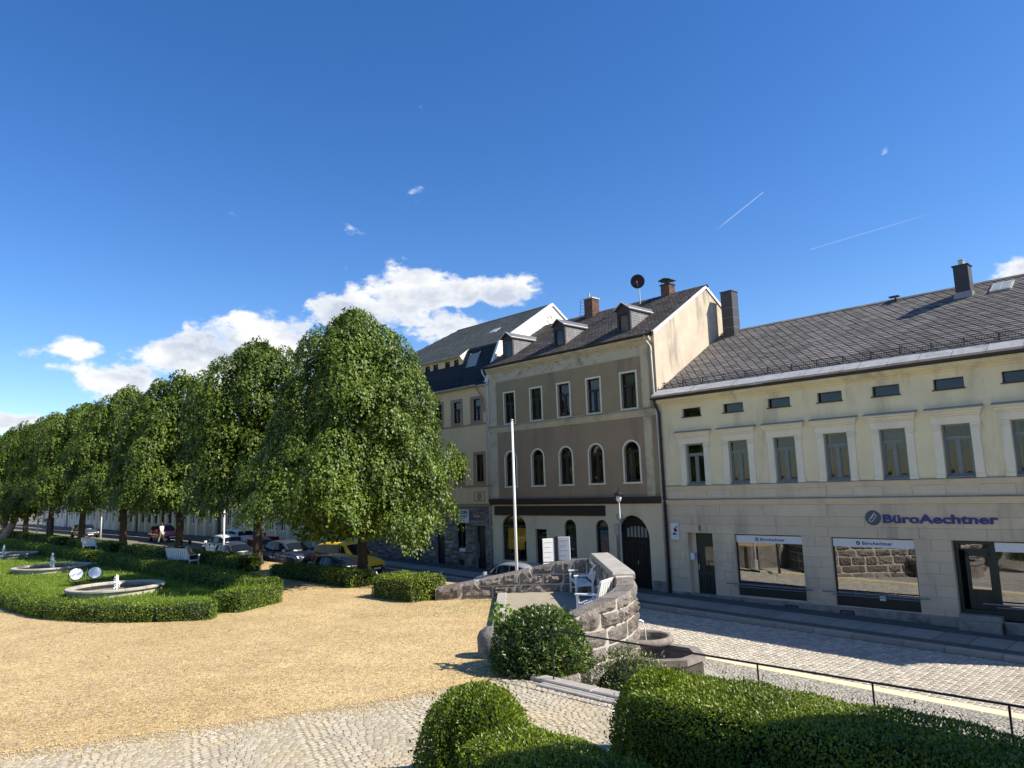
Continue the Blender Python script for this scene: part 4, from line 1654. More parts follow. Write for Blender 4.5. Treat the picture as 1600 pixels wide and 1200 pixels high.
part('transom_pane', MB().box(a + .06, b - .06, .155, .16, 1.05, d - .06), m_glass, dd)
nic = MB()
ring_arch(nic, a - .12, b + .12, d + .0, 1.50, .50, .06, -.03, -.0125)
part('door_niche', nic, m_gfcream, B2)
a, b, c, d, r_ = GH[2]
window(B2, a, b, c, d, .08, m_darkwood, m_glass, 'single_transom', r_, .06, (.0, .0, m_curtain2))
a, b, c, d, r_ = GH[3]
window(B2, a, b, c, d, .08, m_darkwood, m_clearglass, 'single_transom', r_, .06)
m_poster = M('blue_poster', (.05, .22, .28), .7, .4, 3, 8, .3, hue=((.45, .20, .15), .9))
part('poster', MB().box(a + .1, b - .1, .2, .21, c + .05, d - .1), m_poster, B2)
m_poster2 = M('tan_poster', (.36, .25, .16), .7, .2, 3)
part('poster', MB().prism([(a + .1, d + .06), (b - .1, d + .06), (b - .16, d + .2), ((a + b) / 2, d + .3), (a + .16, d + .2)], .2, .21, 'y'), m_poster2, B2)
# gate
a, b, c, d, r_ = GH[4]
m_gate = M('gate_wood', (.016, .0125, .0115), .6, .3, 5, 30, .2, spec=.3, orand=.2)
gate = part('gate', MB().box(a, b, .34, .38, -1.3, d + r_), m_gate, B2)
n_p = 10
for k in range(n_p):
    x0 = a + .02 + (b - a - .04) * k / n_p
    x1 = a + .02 + (b - a - .04) * (k + 1) / n_p
    part('gate_board', MB().front_block(x0 + .006, x1 - .006, .30, .34, -1.18, .82, .01), m_gate, gate)
part('gate_rail', MB().box(a, b, .26, .34, .82, 1.0).box(a, b, .28, .335, -1.25, -1.05), m_gate, gate)
gl_ = MB()
for k in range(6):
    x0 = a + .4 + (b - a - .7) * k / 6
    gl_.box(x0, x0 + .13, .325, .338, 1.12, 1.5 + .12 * math.sin(math.pi * (k + .5) / 6))
part('gate_light', gl_, m_lead, gate)
part('gate_handle', MB().tube([((a + b) / 2 + .05, .27, -.1), ((a + b) / 2 + .05, .27, .1)], .015, 6), m_pipe, gate)
part('stone_plinth', MB().front_block(-3.86, -3.06, -.04, 0, -2, -.72, .02).front_block(S0, -13.66, -.04, 0, -2, -.55, .02).front_block(-11.76, -11.15, -.04, 0, -2, -.6, .02).front_block(-10.26, -5.84, -.04, 0, -2, -.65, .02), m_plinth, B2)
# roof of the brown house
L2, RP2 = roof_plane_pts(-.38, 10.33, 4.8, 13.43)
mb = MB()
mb.add([RP2(S0, 0), RP2(S1, 0), RP2(S1, L2), RP2(S0, L2)], [(0, 1, 2, 3)])
mb.add([(S0, 4.8, 13.43), (S1, 4.8, 13.43), (S1, 8.6, 11.2), (S0, 8.6, 11.2)], [(0, 1, 2, 3)])
mb.box(S0 + .02, S1 - .02, 8.4, 8.5, -2, 11.2)
roof2 = part('roof', mb, m_slatebed, B2)
tl = MB()
w_ = .0
row = 0
rr = random.Random(9)
while w_ < L2 - .05:
    s_ = S0 + (.11 if row % 2 else 0)
    while s_ < S1 - .02:
        a, b = s_ + .004, min(s_ + .216, S1)
        h = rr.uniform(-.006, .008)
        t = .035
        wl = min(w_ + .27, L2)
        vs = [RP2(a, w_ + .03, t + h), RP2((a + b) / 2, w_ - .005, t + h + .004), RP2(b, w_ + .03, t + h), RP2(b, wl, .012), RP2(a, wl, .012), RP2(a, w_ + .03, t + h - .018), RP2((a + b) / 2, w_ - .005, t + h - .014), RP2(b, w_ + .03, t + h - .018)]
        tl.add(vs, [(0, 1, 2, 3, 4), (0, 5, 6, 1), (1, 6, 7, 2)])
        s_ += .22
    w_ += .17
    row += 1
tag(part('roof_tiles', tl, m_tile, roof2), kind='stuff')
rd = MB()
x = S0
while x < S1 - .1:
    rd.add([(x, 4.64, 13.37), (x + .33, 4.64, 13.385), (x + .33, 4.8, 13.50), (x, 4.8, 13.485), (x + .33, 4.96, 13.385), (x, 4.96, 13.37)], [(0, 1, 2, 3), (3, 2, 4, 5)])
    x += .32
part('ridge_tiles', rd, m_tile, roof2)
# gable wall to the right
gp = [(.02, -2.0), (.02, 10.45), (4.8, 13.38), (6.52, 12.42), (8.5, 11.25), (8.5, -2)]
part('gable_wall', MB().prism(gp, S1 - .12, S1, 'x'), m_gable, B2)
vg = MB()
for (ya, za, yb, zb) in ((-.05, 10.47, 4.83, 13.47), (4.77, 13.47, 8.6, 11.24)):
    vg.add([(S1 - .16, ya, za), (S1 + .06, ya, za), (S1 + .06, yb, zb), (S1 - .16, yb, zb), (S1 + .06, ya, za - .14), (S1 + .06, yb, zb - .14), (S1 + .002, ya, za - .14), (S1 + .002, yb, zb - .14)],
           [(0, 1, 2, 3), (1, 4, 5, 2), (4, 6, 7, 5)])
part('verge_board', vg, m_white, roof2)
# dormers
for i, sc0 in enumerate((-13.25, -9.28, -5.03)):
    hw = .36
    zf0, zf1, za = 10.74, 12.02, 12.28
    yf = .52
    dm = MB()
    # cheeks run back into the roof
    yb = 2.35
    for sg2 in (-1, 1):
        x = sc0 + sg2 * hw
        zr = 10.33 + (13.43 - 10.33) / (4.8 + .38) * (yf + .38)
        dm.add([(x, yf, zr - .1), (x, yf, zf1), (x, yb + .75, zf1 - .02), (x - sg2 * .05, yf, zr - .1), (x - sg2 * .05, yf, zf1), (x - sg2 * .05, yb + .75, zf1 - .02)], [(0, 1, 2), (3, 5, 4)])
    d_o = part('dormer', dm, m_cheek, roof2)
    # slate courses on the right cheek
    ck = MB()
    x = sc0 + hw + .006
    rows = 9
    for k in range(rows):
        z0 = 10.9 + k * .125
        y_end = (z0 + .12 - 10.33) / (3.10 / 5.18) - .38
        yy = yf + .02 + (.07 if k % 2 else 0)
        while yy < y_end - .05:
            ye = min(yy + .14, y_end)
            ck.add([(x + .012, yy, z0), (x + .012, ye - .008, z0), (x, ye - .008, z0 + .125), (x, yy, z0 + .125)], [(0, 1, 2, 3)])
            yy += .14
    tag(part('cheek_slates', ck, m_cheek, d_o), kind='stuff')
    fr = MB()
    fr.prism([(sc0 - hw - .04, zf0), (sc0 - hw + .07, zf0), (sc0 - hw + .07, zf1 - .25), (sc0 - hw - .04, zf1)], yf - .06, yf + .04, 'y')
    fr.prism([(sc0 + hw - .07, zf0), (sc0 + hw + .04, zf0), (sc0 + hw + .04, zf1), (sc0 + hw - .07, zf1 - .25)], yf - .06, yf + .04, 'y')
    fr.prism([(sc0 - hw - .04, zf1 - .02), (sc0 - hw + .07, zf1 - .28), (sc0 + hw - .07, zf1 - .28), (sc0 + hw + .04, zf1 - .02), (sc0, za - .03)], yf - .065, yf + .04, 'y')
    fr.box(sc0 - hw, sc0 + hw, yf - .06, yf + .04, zf0 - .06, zf0 + .05)
    part('dormer_front', fr, m_purple, d_o)
    wo = window(B2, sc0 - hw + .07, sc0 + hw - .07, zf0 + .05, zf1 - .28, yf - .03, m_greyblue if i == 0 else m_darkwood, m_glass, 'plain', 0, .045, (.0, 0, m_curtain) if i == 2 else ((.0, 0, m_curtain2)), None)
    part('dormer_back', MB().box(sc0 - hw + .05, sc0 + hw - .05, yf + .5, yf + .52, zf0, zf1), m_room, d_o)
    rf = MB()
    for sg2 in (-1, 1):
        xo = sc0 + sg2 * (hw + .10)
        yend_r = (za - 10.33) / (3.10 / 5.18) - .38
        yend_e = (zf1 - .06 - 10.33) / (3.10 / 5.18) - .38
        rf.add([(sc0, yf - .2, za + .03), (xo, yf - .2, zf1 - .05), (xo, yend_e, zf1 - .05), (sc0, yend_r, za + .03), (sc0, yf - .2, za - .03), (xo, yf - .2, zf1 - .11), (xo, yend_e, zf1 - .11)],
               [(0, 1, 2, 3), (0, 4, 5, 1), (1, 5, 6, 2)])
    part('dormer_roof', rf, m_dormerroof, d_o)
    ed = MB()
    for sg2 in (-1, 1):
        xo = sc0 + sg2 * (hw + .10)
        ed.tube([(sc0, yf - .2, za + .03), (xo, yf - .2, zf1 - .05)], .018, 5)
    ed.tube([(sc0 + hw + .10, yf - .2, zf1 - .05), (sc0 + hw + .10, (zf1 - .06 - 10.33) / (3.10 / 5.18) - .38, zf1 - .05)], .022, 5)
    part('dormer_edge', ed, m_white, d_o)
# chimneys, dish
c_ = chimney_box('chimney', '', -10.35, 4.55, .62, .62, 12.2, 14.22, m_brick, roof2, bricks=True)
part('chimney_cap', MB().box(-10.7, -10.0, 4.2, 4.9, 14.22, 14.29), m_pipe, c_)
part('chimney_pot', MB().lathe([(.05, 0), (.05, .35)], (-10.45, 4.5, 14.27), 8), m_pipe, c_)
ld = MB()
for k in (0, .3):
    ld.tube([(-10.95 + k * .3, 4.1 + k, 12.9), (-10.78 + k * .3, 4.12 + k, 14.25)], .012, 5)
for k in range(7):
    ld.tube([(-10.95 + .17 * k / 7, 4.1, 13.0 + k * .18), (-10.86 + .17 * k / 7, 4.4, 13.0 + k * .18)], .009, 5)
part('roof_ladder', ld, m_iron, roof2)
c_ = chimney_box('chimney', '', -5.38, 4.95, .54, .54, 12.4, 14.0, m_brick, roof2, bricks=True)
part('chimney_cap', MB().box(-5.69, -5.07, 4.64, 5.26, 14.0, 14.05), m_iron, c_)
cw = MB()
for x in (-5.6, -5.16):
    for y in (4.72, 5.18):
        cw.tube([(x, y, 14.03), (x, y, 14.27)], .014, 5)
cw.prism([(-5.74, 14.25), (-5.02, 14.25), (-5.06, 14.29), (-5.38, 14.37), (-5.70, 14.29)], 4.6, 5.3, 'y')
part('chimney_cowl', cw, m_iron, c_)
dm = MB().tube([(-6.75, 4.3, 13.0), (-6.75, 4.3, 14.4)], .03, 8)
dish = part('satellite_mast', dm, m_pipe, roof2)
dsm = MB().lathe([(0, .0), (.15, .012), (.28, .045), (.38, .09), (.385, .085), (.28, .035), (.15, .0), (0, -.012)], (0, 0, 0), 28)
do_ = link('satellite_dish', dsm.mesh('satellite_dish', (0, 0, 0), True), m_iron, roof2, (-6.75 + 8.8, 4.2, 14.42 - zs(-8.8)), (math.radians(100), 0, math.radians(28)))
arm = MB().tube([(0, -.3, .06), (0, -.05, .42)], .012, 6).lathe([(.035, 0), (.035, .08), (0, .08)], (0, -.05, .40), 8)
link('dish_arm', arm.mesh('dish_arm'), m_pipe, do_)
# downpipes: left and right
downpipe(B2, 0, 0, [(-14.62, -.33, 10.3), (-14.62, -.28, 10.08), (-14.52, -.12, 9.75), (-14.50, -.1, -.9)], .05, m_pipe)
downpipe(B2, 0, 0, [(-3.32, -.33, 10.32), (-3.32, -.28, 10.1), (-3.13, -.16, 9.75), (-3.1, -.15, 7.3), (-3.02, -.14, 6.6), (-3.02, -.12, -1.2)], .045, m_pipe)

# ------------------------------------------------------------------ left house: sand coloured, stone clad ground floor, mansard
B1 = thingB('sand_house', 'sand coloured house with stone clad ground floor and dark mansard roof beside the big tree', 'building', -18.5, 0, zs(-18.5))
Q0, Q1 = -28.0, -14.47
c1w = [(-15.90, -15.15), (-17.70, -16.95), (-19.5, -18.75), (-21.3, -20.55), (-23.1, -22.35), (-24.9, -24.15), (-26.7, -25.95)]
hol = [(a, b, 7.29, 8.72) for a, b in c1w] + [(a + .16, b + .11, 3.80, 5.51) for a, b in c1w]
part('front_wall', wall(Q0, Q1, 2.55, 9.45, hol, 0, .2), m_sand, B1)
gh1 = [(-15.98, -15.06, -1.4, 1.49), (-17.56, -16.80, .02, 1.64), (-19.65, -18.72, -1.4, .9), (-21.9, -20.6, .0, 1.6)]
part('ground_floor_wall', wall(Q0, Q1, -1.6, 2.55, gh1, .05, .25), m_mortar, B1)
# cladding stones in irregular courses
rr = random.Random(21)
cl1 = []
z = -.9
while z < 2.5:
    h = rr.choice([.085, .11, .14, .17])
    h = min(h, 2.55 - z)
    x = Q0
    while x < Q1 - .05:
        ln = rr.uniform(.22, .62)
        x1 = min(x + ln, Q1)
        if x1 > Q1 - .12:
            x1 = Q1
        segs = [(x, x1)]
        for (a, b, c, d) in gh1:
            if z + h > c and z < d:
                ns = []
                for p, q in segs:
                    if q <= a or p >= b:
                        ns.append((p, q))
                    else:
                        if p < a - .04:
                            ns.append((p, a))
                        if q > b + .04:
                            ns.append((b, q))
                segs = ns
        for p, q in segs:
            cl1.append((p + .006, q - .006, z + .006, z + h - .006, rr.uniform(-.028, .006)))
        x = x1
    z += h
vis = []
for i, c in enumerate(cl1):
    q = cam_px(Wp((c[0] + c[1]) / 2, 0, (c[2] + c[3]) / 2))
    vis.append((-(c[1] - c[0]) if q and 655 < q[0] < 780 else 9, i))
vis.sort()
one = set(i for k, i in vis[:240] if k < 0)
fld = MB()
for i, c in enumerate(cl1):
    if i in one:
        part('cladding_stone', MB().front_block(c[0], c[1], c[4], .05, c[2], c[3], .012), m_stonecl, B1)
    else:
        fld.front_block(c[0], c[1], c[4], .05, c[2], c[3], .012)
tag(part('cladding_field', fld, m_stonecl, B1), kind='stuff')
part('cornice', MB().box(Q0, Q1, -.07, 0, 2.55, 2.66).box(Q0, Q1, -.035, 0, 2.66, 2.72), m_sandtrim, B1)
part('sill_band', MB().box(Q0, Q1, -.045, 0, 3.66, 3.76), m_sandtrim, B1)
part('sill_band', MB().box(Q0, Q1, -.04, 0, 7.2, 7.28), m_sandtrim, B1)
rp_ = MB()
frame_rect(rp_, -15.92, -15.0, 2.86, 3.40, .05, -.02, 0)
rp_.lathe([(.0, 0), (.20, 0), (.20, .02), (.16, .03), (.0, .03)], (0, 0, 0), 20)
ro = part('ornament_panel', MB().box(-15.92, -15.0, -.018, 0, 2.86, 2.91).box(-15.92, -15.0, -.018, 0, 3.35, 3.40).box(-15.92, -15.87, -.018, 0, 2.91, 3.35).box(-15.05, -15.0, -.018, 0, 2.91, 3.35), m_sandtrim, B1)
o_ = offB(B1)
link('rosette', MB().lathe([(.20, 0), (.20, .02), (.155, .035), (.13, .02), (.07, .02), (.05, .035), (0, .035)], (0, 0, 0), 20).mesh('rosette'), m_sandtrim, ro, (-15.46 - o_[0], 0, 3.13 - o_[2]), (math.pi / 2, 0, 0))
for i, (a, b) in enumerate(c1w):
    for (x0, x1, z0, z1) in ((a, b, 7.29, 8.72), (a + .16, b + .11, 3.80, 5.51)):
        fr = MB()
        frame_rect(fr, x0 - .17, x1 + .17, z0 - .005, z1 + .15, .165, -.03, -.0015)
        part('window_surround', fr, m_sandtrim, B1)
        window(B1, x0, x1, z0, z1, .10, m_darkwood, m_glass, 'transom', 0, .05, [(.0, 0, m_curtain2), (.3, 0, m_curtain), None, None, None, None, None][i], None, .68)
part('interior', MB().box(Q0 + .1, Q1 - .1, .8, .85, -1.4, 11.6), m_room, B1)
a, b, c, d = gh1[0]
dd = part('door', MB().box(a + .05, b - .05, .22, .27, -1.2, d - .05), m_black, B1)
part('door_handle', MB().tube([(a + .14, .2, -.3), (a + .14, .2, .5)], .014, 6), m_pipe, dd)
a, b, c, d = gh1[1]
window(B1, a, b, c, d, .1, m_black, m_glass, 'casement', 0, .05)
part('flower_box', MB().cbox(a + .3, b + .02, -.1, .08, .02, .2, .02), m_banner, B1)
a, b, c, d = gh1[2]
part('door', MB().box(a, b, .22, .27, -1.2, d), m_black, B1)
a, b, c, d = gh1[3]
window(B1, a, b, c, d, .1, m_black, m_glass, 'casement', 0, .05)
sg = part('wall_sign', MB().box(-17.26, -16.38, -.075, -.04, 1.66, 2.40), m_banner, B1)
text_obj('CORS', .24, .003, m_teal, sg, (-17.2 - o_[0], -.079, 2.16 - o_[2]), .012, width=.74)
for k, (zz, ww) in enumerate(((2.06, .72), (1.98, .72), (1.88, .5), (1.76, .5))):
    part('sign_line', MB().box(-17.2, -17.2 + ww, -.0785, -.075, zz - .022, zz + .022), m_teal if k < 2 else m_logo, sg)
part('vent_grate', MB().box(-17.45, -16.95, -.02, .04, -.78, -.45), m_black, B1)
# mansard roof
YK, ZK = .89, 11.95
mb = MB()
mb.add([(Q0, -.2, 9.48), (Q1, -.2, 9.48), (Q1, YK, ZK), (Q0 + .3, YK, ZK)], [(0, 1, 2, 3)])
mansard = part('mansard_roof', mb, m_darkroof, B1)
ms = MB()
k = 0
nrow = 12
for r_i in range(nrow):
    t0, t1 = r_i / nrow, (r_i + 1.15) / nrow
    x = Q0 + .05 + (.15 if r_i % 2 else 0)
    while x < Q1 - .02:
        xe = min(x + .29, Q1)
        f = lambda t, h: (-.2 + (YK + .2) * t - h * .9, 9.48 + (ZK - 9.48) * t + h * .4)
        ya, za = f(t0, .03)
        yb, zb = f(min(t1, 1), .008)
        zc = (za + zb) / 2
        if not (-21.9 < (x + xe) / 2 < -17.2 and zc > 10.25):
            ms.add([(x, ya, za), (xe, ya, za), (xe, yb, zb), (x, yb, zb), (x, ya + .02, za - .01), (xe, ya + .02, za - .01)], [(0, 1, 2, 3), (4, 5, 1, 0)])
        x += .30
tag(part('mansard_slates', ms, m_darkroof, mansard), kind='stuff')
YR, ZR = 5.6, 14.96
RL = -23.8
ym, zm = .33, 11.58
mb = MB()
mb.add([(-17.25, ym, zm), (Q0 + .6, ym, zm), (Q0 + .6, YK, ZK), (-17.25, YK, ZK)], [(3, 2, 1, 0)])
mb.add([(Q0 + .6, YK, ZK), (Q1 + .05, YK, ZK), (Q1 + .05, YR, ZR), (RL, YR, ZR)], [(0, 1, 2, 3)])
mb.add([(Q0 + .6, YK, ZK), (RL, YR, ZR), (Q0 + .6, 10.3, ZK)], [(0, 1, 2)])
mb.add([(RL, YR, ZR), (Q1 + .05, YR, ZR), (Q1 + .05, 10.3, ZK), (Q0 + .6, 10.3, ZK)], [(0, 1, 2, 3)])
roof1 = part('roof', mb, m_slatebed, B1)
tl = MB()
nr = 22
L1 = math.hypot(YR - ym, ZR - zm)
for r_i in range(nr):
    t0, t1 = r_i / nr, min((r_i + 1.2) / nr, 1)
    P = lambda t, h: (ym + (YR - ym) * t - h * .54, zm + (ZR - zm) * t + h * .84)
    ya, za = P(t0, .032)
    yb, zb = P(t1, .01)
    fl_ = max(0, (ya - YK)) / (YR - YK)
    x = Q0 + .6 + (RL - Q0 - .6) * fl_ + (.12 if r_i % 2 else 0)
    xr = Q1 + .04 if ya > YK - .05 else -17.25
    while x < xr - .05:
        xe = min(x + .25, xr)
        tl.add([(x + .004, ya, za), (xe - .004, ya, za), (xe - .004, yb, zb), (x + .004, yb, zb), (x + .004, ya + .01, za - .02), (xe - .004, ya + .01, za - .02)], [(0, 1, 2, 3), (4, 5, 1, 0)])
        x += .25
tag(part('roof_tiles', tl, m_tile2, roof1), kind='stuff')
part('ridge_cap', MB().add([(RL, YR - .14, ZR - .04), (Q1 + .05, YR - .14, ZR - .04), (Q1 + .05, YR, ZR + .06), (RL, YR, ZR + .06), (Q1 + .05, YR + .14, ZR - .04), (RL, YR + .14, ZR - .04)], [(0, 1, 2, 3), (3, 2, 4, 5)]), m_tile2, roof1)
part('skylight', MB().add([(-17.6, 3.0, 13.36), (-17.0, 3.0, 13.36), (-17.0, 3.5, 13.68), (-17.6, 3.5, 13.68), (-17.6, 3.0, 13.28), (-17.0, 3.0, 13.28), (-17.0, 3.5, 13.6), (-17.6, 3.5, 13.6)], [(0, 1, 2, 3), (4, 5, 1, 0), (5, 6, 2, 1), (7, 4, 0, 3)]), m_zinc, roof1)
part('roof_window', MB().add([(-16.7, .32, 10.75), (-15.9, .32, 10.75), (-15.9, .68, 11.6), (-16.7, .68, 11.6)], [(0, 1, 2, 3)]), m_shutter, mansard)
fr = MB()
for x in (-16.76, -15.9):
    fr.add([(x, .28, 10.72), (x + .06, .28, 10.72), (x + .06, .68, 11.66), (x, .68, 11.66), (x, .36, 10.72), (x + .06, .36, 10.72), (x + .06, .76, 11.66), (x, .76, 11.66)], [(0, 1, 2, 3), (4, 0, 3, 7), (1, 5, 6, 2)])
part('roof_window_frame', fr, m_lead, mansard)
# gable wall and white verge
gp = [(.05, -1.6), (-.12, 9.5), (YK, ZK - .02), (YR, ZR - .03), (10.2, ZK - .02), (10.2, -1.6)]
part('gable_wall', MB().prism(gp, Q1 - .1, Q1, 'x'), m_whitegable, B1)
vg = MB()
for (ya, za, yb, zb, hh) in ((-.25, 9.55, YK, ZK + .07, .2), (YK, ZK + .07, YR + .02, ZR + .1, .2), (YR - .02, ZR + .1, 10.3, ZK + .07, .2)):
    vg.add([(Q1 - .08, ya, za), (Q1 + .09, ya, za), (Q1 + .09, yb, zb), (Q1 - .08, yb, zb), (Q1 + .09, ya + (.08 if ya < YK else 0), za - hh * .6), (Q1 + .09, yb + (.08 if ya < YK else 0), zb - hh), (Q1 + .002, ya + (.08 if ya < YK else 0), za - hh * .6), (Q1 + .002, yb + (.08 if ya < YK else 0), zb - hh)],
           [(0, 1, 2, 3), (1, 4, 5, 2), (4, 6, 7, 5)])
part('verge_board', vg, m_white, roof1)
orn = MB()
for cy, cz, r_ in ((5.35, 13.95, .22), (5.1, 13.35, .2)):
    orn.tube([(Q1 + .012, cy + r_ * math.cos(t * .5), cz + r_ * 1.2 * math.sin(t * .5)) for t in range(11)], .016, 5)
    orn.tube([(Q1 + .012, cy - r_ * 1.1, cz + .1), (Q1 + .012, cy + r_ * 1.3, cz + .22)], .014, 5)
part('gable_ornament', orn, m_sandtrim, B1)
# wide dormer with four windows
dw = [(-21.05, -20.52), (-20.22, -19.68), (-19.0, -18.5), (-18.12, -17.66)]
part('dormer_wall', wall(-21.75, -17.28, 10.3, 11.6, [(a, b, 10.42, 11.42) for a, b in dw], .5, .15), m_sand, B1)
part('dormer_cheek', MB().add([(-17.28, .5, 10.3), (-17.28, .5, 11.56), (-17.28, ym, zm - .01), (-17.28, YK + .02, ZK), (-17.28, .16, 10.3)], [(0, 1, 3), (0, 3, 4), (1, 2, 3)])
     .add([(-17.24, ym - .1, zm - .06), (-17.24, .55, 11.25), (-17.24, .48, 10.95), (-17.24, .62, 10.85), (-17.24, YK + .1, ZK + .1)], [(0, 1, 2, 3, 4)]), m_white, B1)
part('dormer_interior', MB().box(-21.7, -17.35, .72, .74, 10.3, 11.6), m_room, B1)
for a, b in dw:
    wo = window(B1, a, b, 10.42, 11.42, .56, m_darkwood, m_glass, 'plain', 0, .05, (.0, .12, m_curtain2))
    ra = MB()
    for zz in (10.45, 10.82):
        ra.box(a - .12, b + .12, .42, .435, zz, zz + .018)
    x = a - .1
    while x < b + .12:
        ra.box(x, x + .012, .424, .436, 10.45, 10.82)
        x += .075
    part('balcony_rail', ra, m_iron, B1)
part('dormer_sill', MB().box(-21.9, -17.2, .30, .5, 10.24, 10.3), m_lead, B1)
mb = MB()
mb.add([(s_, -.27 - .08 * math.sin(t), 9.50 - .08 * math.cos(t)) for s_ in (Q0, -15.2) for t in [i * math.pi / 8 - math.pi / 2 for i in range(9)]],
       [(i, i + 1, 10 + i, 9 + i) for i in range(8)])
mb.box(Q0, Q1, -.2, .0, 9.40, 9.47)
part('gutter', mb, m_zinc, B1)
mb = MB()
mb.add([(s_, ym - .07 - .06 * math.sin(t), zm - .02 - .06 * math.cos(t)) for s_ in (Q0 + .6, -17.2) for t in [i * math.pi / 8 - math.pi / 2 for i in range(9)]],
       [(i, i + 1, 10 + i, 9 + i) for i in range(8)])
part('dormer_gutter', mb, m_zinc, B1)
downpipe(B1, 0, 0, [(-15.3, -.27, 9.45), (-15.2, -.2, 9.2), (-14.75, -.14, 8.6), (-14.72, -.12, 7.9)], .045, m_sandtrim)


# ------------------------------------------------------------------ farther houses, seen under the crowns
def townhouse(name, label, a, b, zt, mat, trim, base, bays, seed, pil=True, roofm=None, y=0.0, door=None):
    r = random.Random(seed)
    z0 = zs((a + b) / 2) - .6
    t = thingB(name, label, 'building', (a + b) / 2, y, zs((a + b) / 2))
    bw = (b - a) / bays
    gh = []
    for k in range(bays):
        cx = a + bw * (k + .5)
        if door is not None and k == door:
            gh.append((cx - .55, cx + .55, z0, zs(cx) + 2.5))
        else:
            gh.append((cx - .5, cx + .5, zs(cx) + 1.0, zs(cx) + 2.8))
    up = [(a + bw * (k + .5) - .48, a + bw * (k + .5) + .48, c, c + 1.75) for k in range(bays) for c in (zs(a) + 4.4, zs(a) + 7.6) if c + 2 < zt]
    part('front_wall', wall(a, b, z0, zt, gh + up, y, .2), mat, t)
    part('base_course', MB().front_block(a, b, y - .04, y, z0, zs(b) + .75, .02), base, t) if door is None else None
    part('string_course', MB().box(a, b, y - .1, y, zs(a) + 3.7, zs(a) + 3.95), trim, t)
    part('cornice', MB().box(a, b, y - .25, y, zt - .25, zt), trim, t)
    part('side_wall', MB().box(a, b, y + 9.8, y + 10, z0, zt).box(a, a + .05, y + .21, y + 9.8, z0, zt).box(b - .05, b, y + .21, y + 9.8, z0, zt), mat, t)
    part('roof', MB().prism([(y - .35, zt + .02), (y + 5, zt + 3.4), (y + 10.3, zt + .02)], a, b, 'x'), roofm or m_tile, t)
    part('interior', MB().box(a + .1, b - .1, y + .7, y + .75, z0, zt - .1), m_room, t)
    if pil:
        for k in range(bays + 1):
            x = min(max(a + bw * k, a + .3), b - .3)
            part('pilaster', MB().front_block(x - .25, x + .25, y - .09, y, zs(x) - .1, zs(a) + 3.7, .02), trim, t)
    for i, h in enumerate(gh + up):
        if h[3] - h[2] > 2.2:
            part('door', MB().box(h[0], h[1], y + .15, y + .2, h[2], h[3]), m_darkwood, t)
        else:
            window(t, h[0], h[1], h[2], h[3], y + .1, m_white if seed % 2 else m_darkwood, m_glass, 'transom', 0, .07, r.choice([None, (.0, .0, m_curtain2), (.0, .2, m_curtain)]))
    return t


townhouse('cream_townhouse', 'pale cream house with pilasters and window shutters half hidden behind the parked grey cars', -47, -28.1, 9.2, m_gfcream, m_trim, m_oldcream, 9, 3)
townhouse('beige_townhouse', 'beige town house with white windows behind the red car', -62, -47.1, 8.6, m_beige, m_trim, m_plinth, 7, 5, True, None, 0, 4)
townhouse('grey_townhouse', 'grey rendered house far down the street beyond the walking person', -84, -62.1, 8.8, m_oldcream, m_trim, m_plinth, 10, 8, True, None, 0, 3)
townhouse('white_townhouse', 'pale house at the far end of the street row', -125, -84.1, 8.4, m_whitegable, m_trim, m_plinth, 14, 11, True, None, 0, 5)
# yellow house closing the square, its front turned to us
yh = thingB('yellow_house', 'sunlit lemon yellow house closing the far left end of the square', 'building', -135, -20, 0)
m_lemon = M('lemon_render', (.66, .60, .24), .9, .05, 1, spec=.2)
mb = MB().box(-146, -135, -22, -4, -.6, 7.2)
part('front_wall', mb, m_lemon, yh)
part('roof', MB().prism([(-146.3, 7.2), (-140.5, 10.4), (-134.7, 7.2)], -22.3, -3.7, 'y'), m_tile, yh)
for k in range(6):
    for zz in (1.2, 4.4):
        f = part('window', MB().box(-134.99, -134.93, -20.6 + k * 2.8, -19.5 + k * 2.8, zz, zz + 1.6), m_white, yh)
        part('pane', MB().box(-134.93, -134.92, -20.5 + k * 2.8, -19.6 + k * 2.8, zz + .1, zz + 1.5), m_glass, f)
wh = thingB('white_house', 'white house with sunny front beside the lemon yellow house at the far end', 'building', -137, -36, 0)
part('front_wall', MB().box(-148, -137, -46, -24, -.6, 6.6), m_whitegable, wh)
part('roof', MB().prism([(-148.3, 6.6), (-142.5, 9.6), (-136.7, 6.6)], -46.3, -23.7, 'y'), m_tile2, wh)
for k in range(7):
    for zz in (1.2, 4.2):
        f = part('window', MB().box(-136.99, -136.93, -44.6 + k * 2.9, -43.4 + k * 2.9, zz, zz + 1.6), m_darkwood, wh)
        part('pane', MB().box(-136.93, -136.92, -44.5 + k * 2.9, -43.5 + k * 2.9, zz + .1, zz + 1.5), m_glass, f)

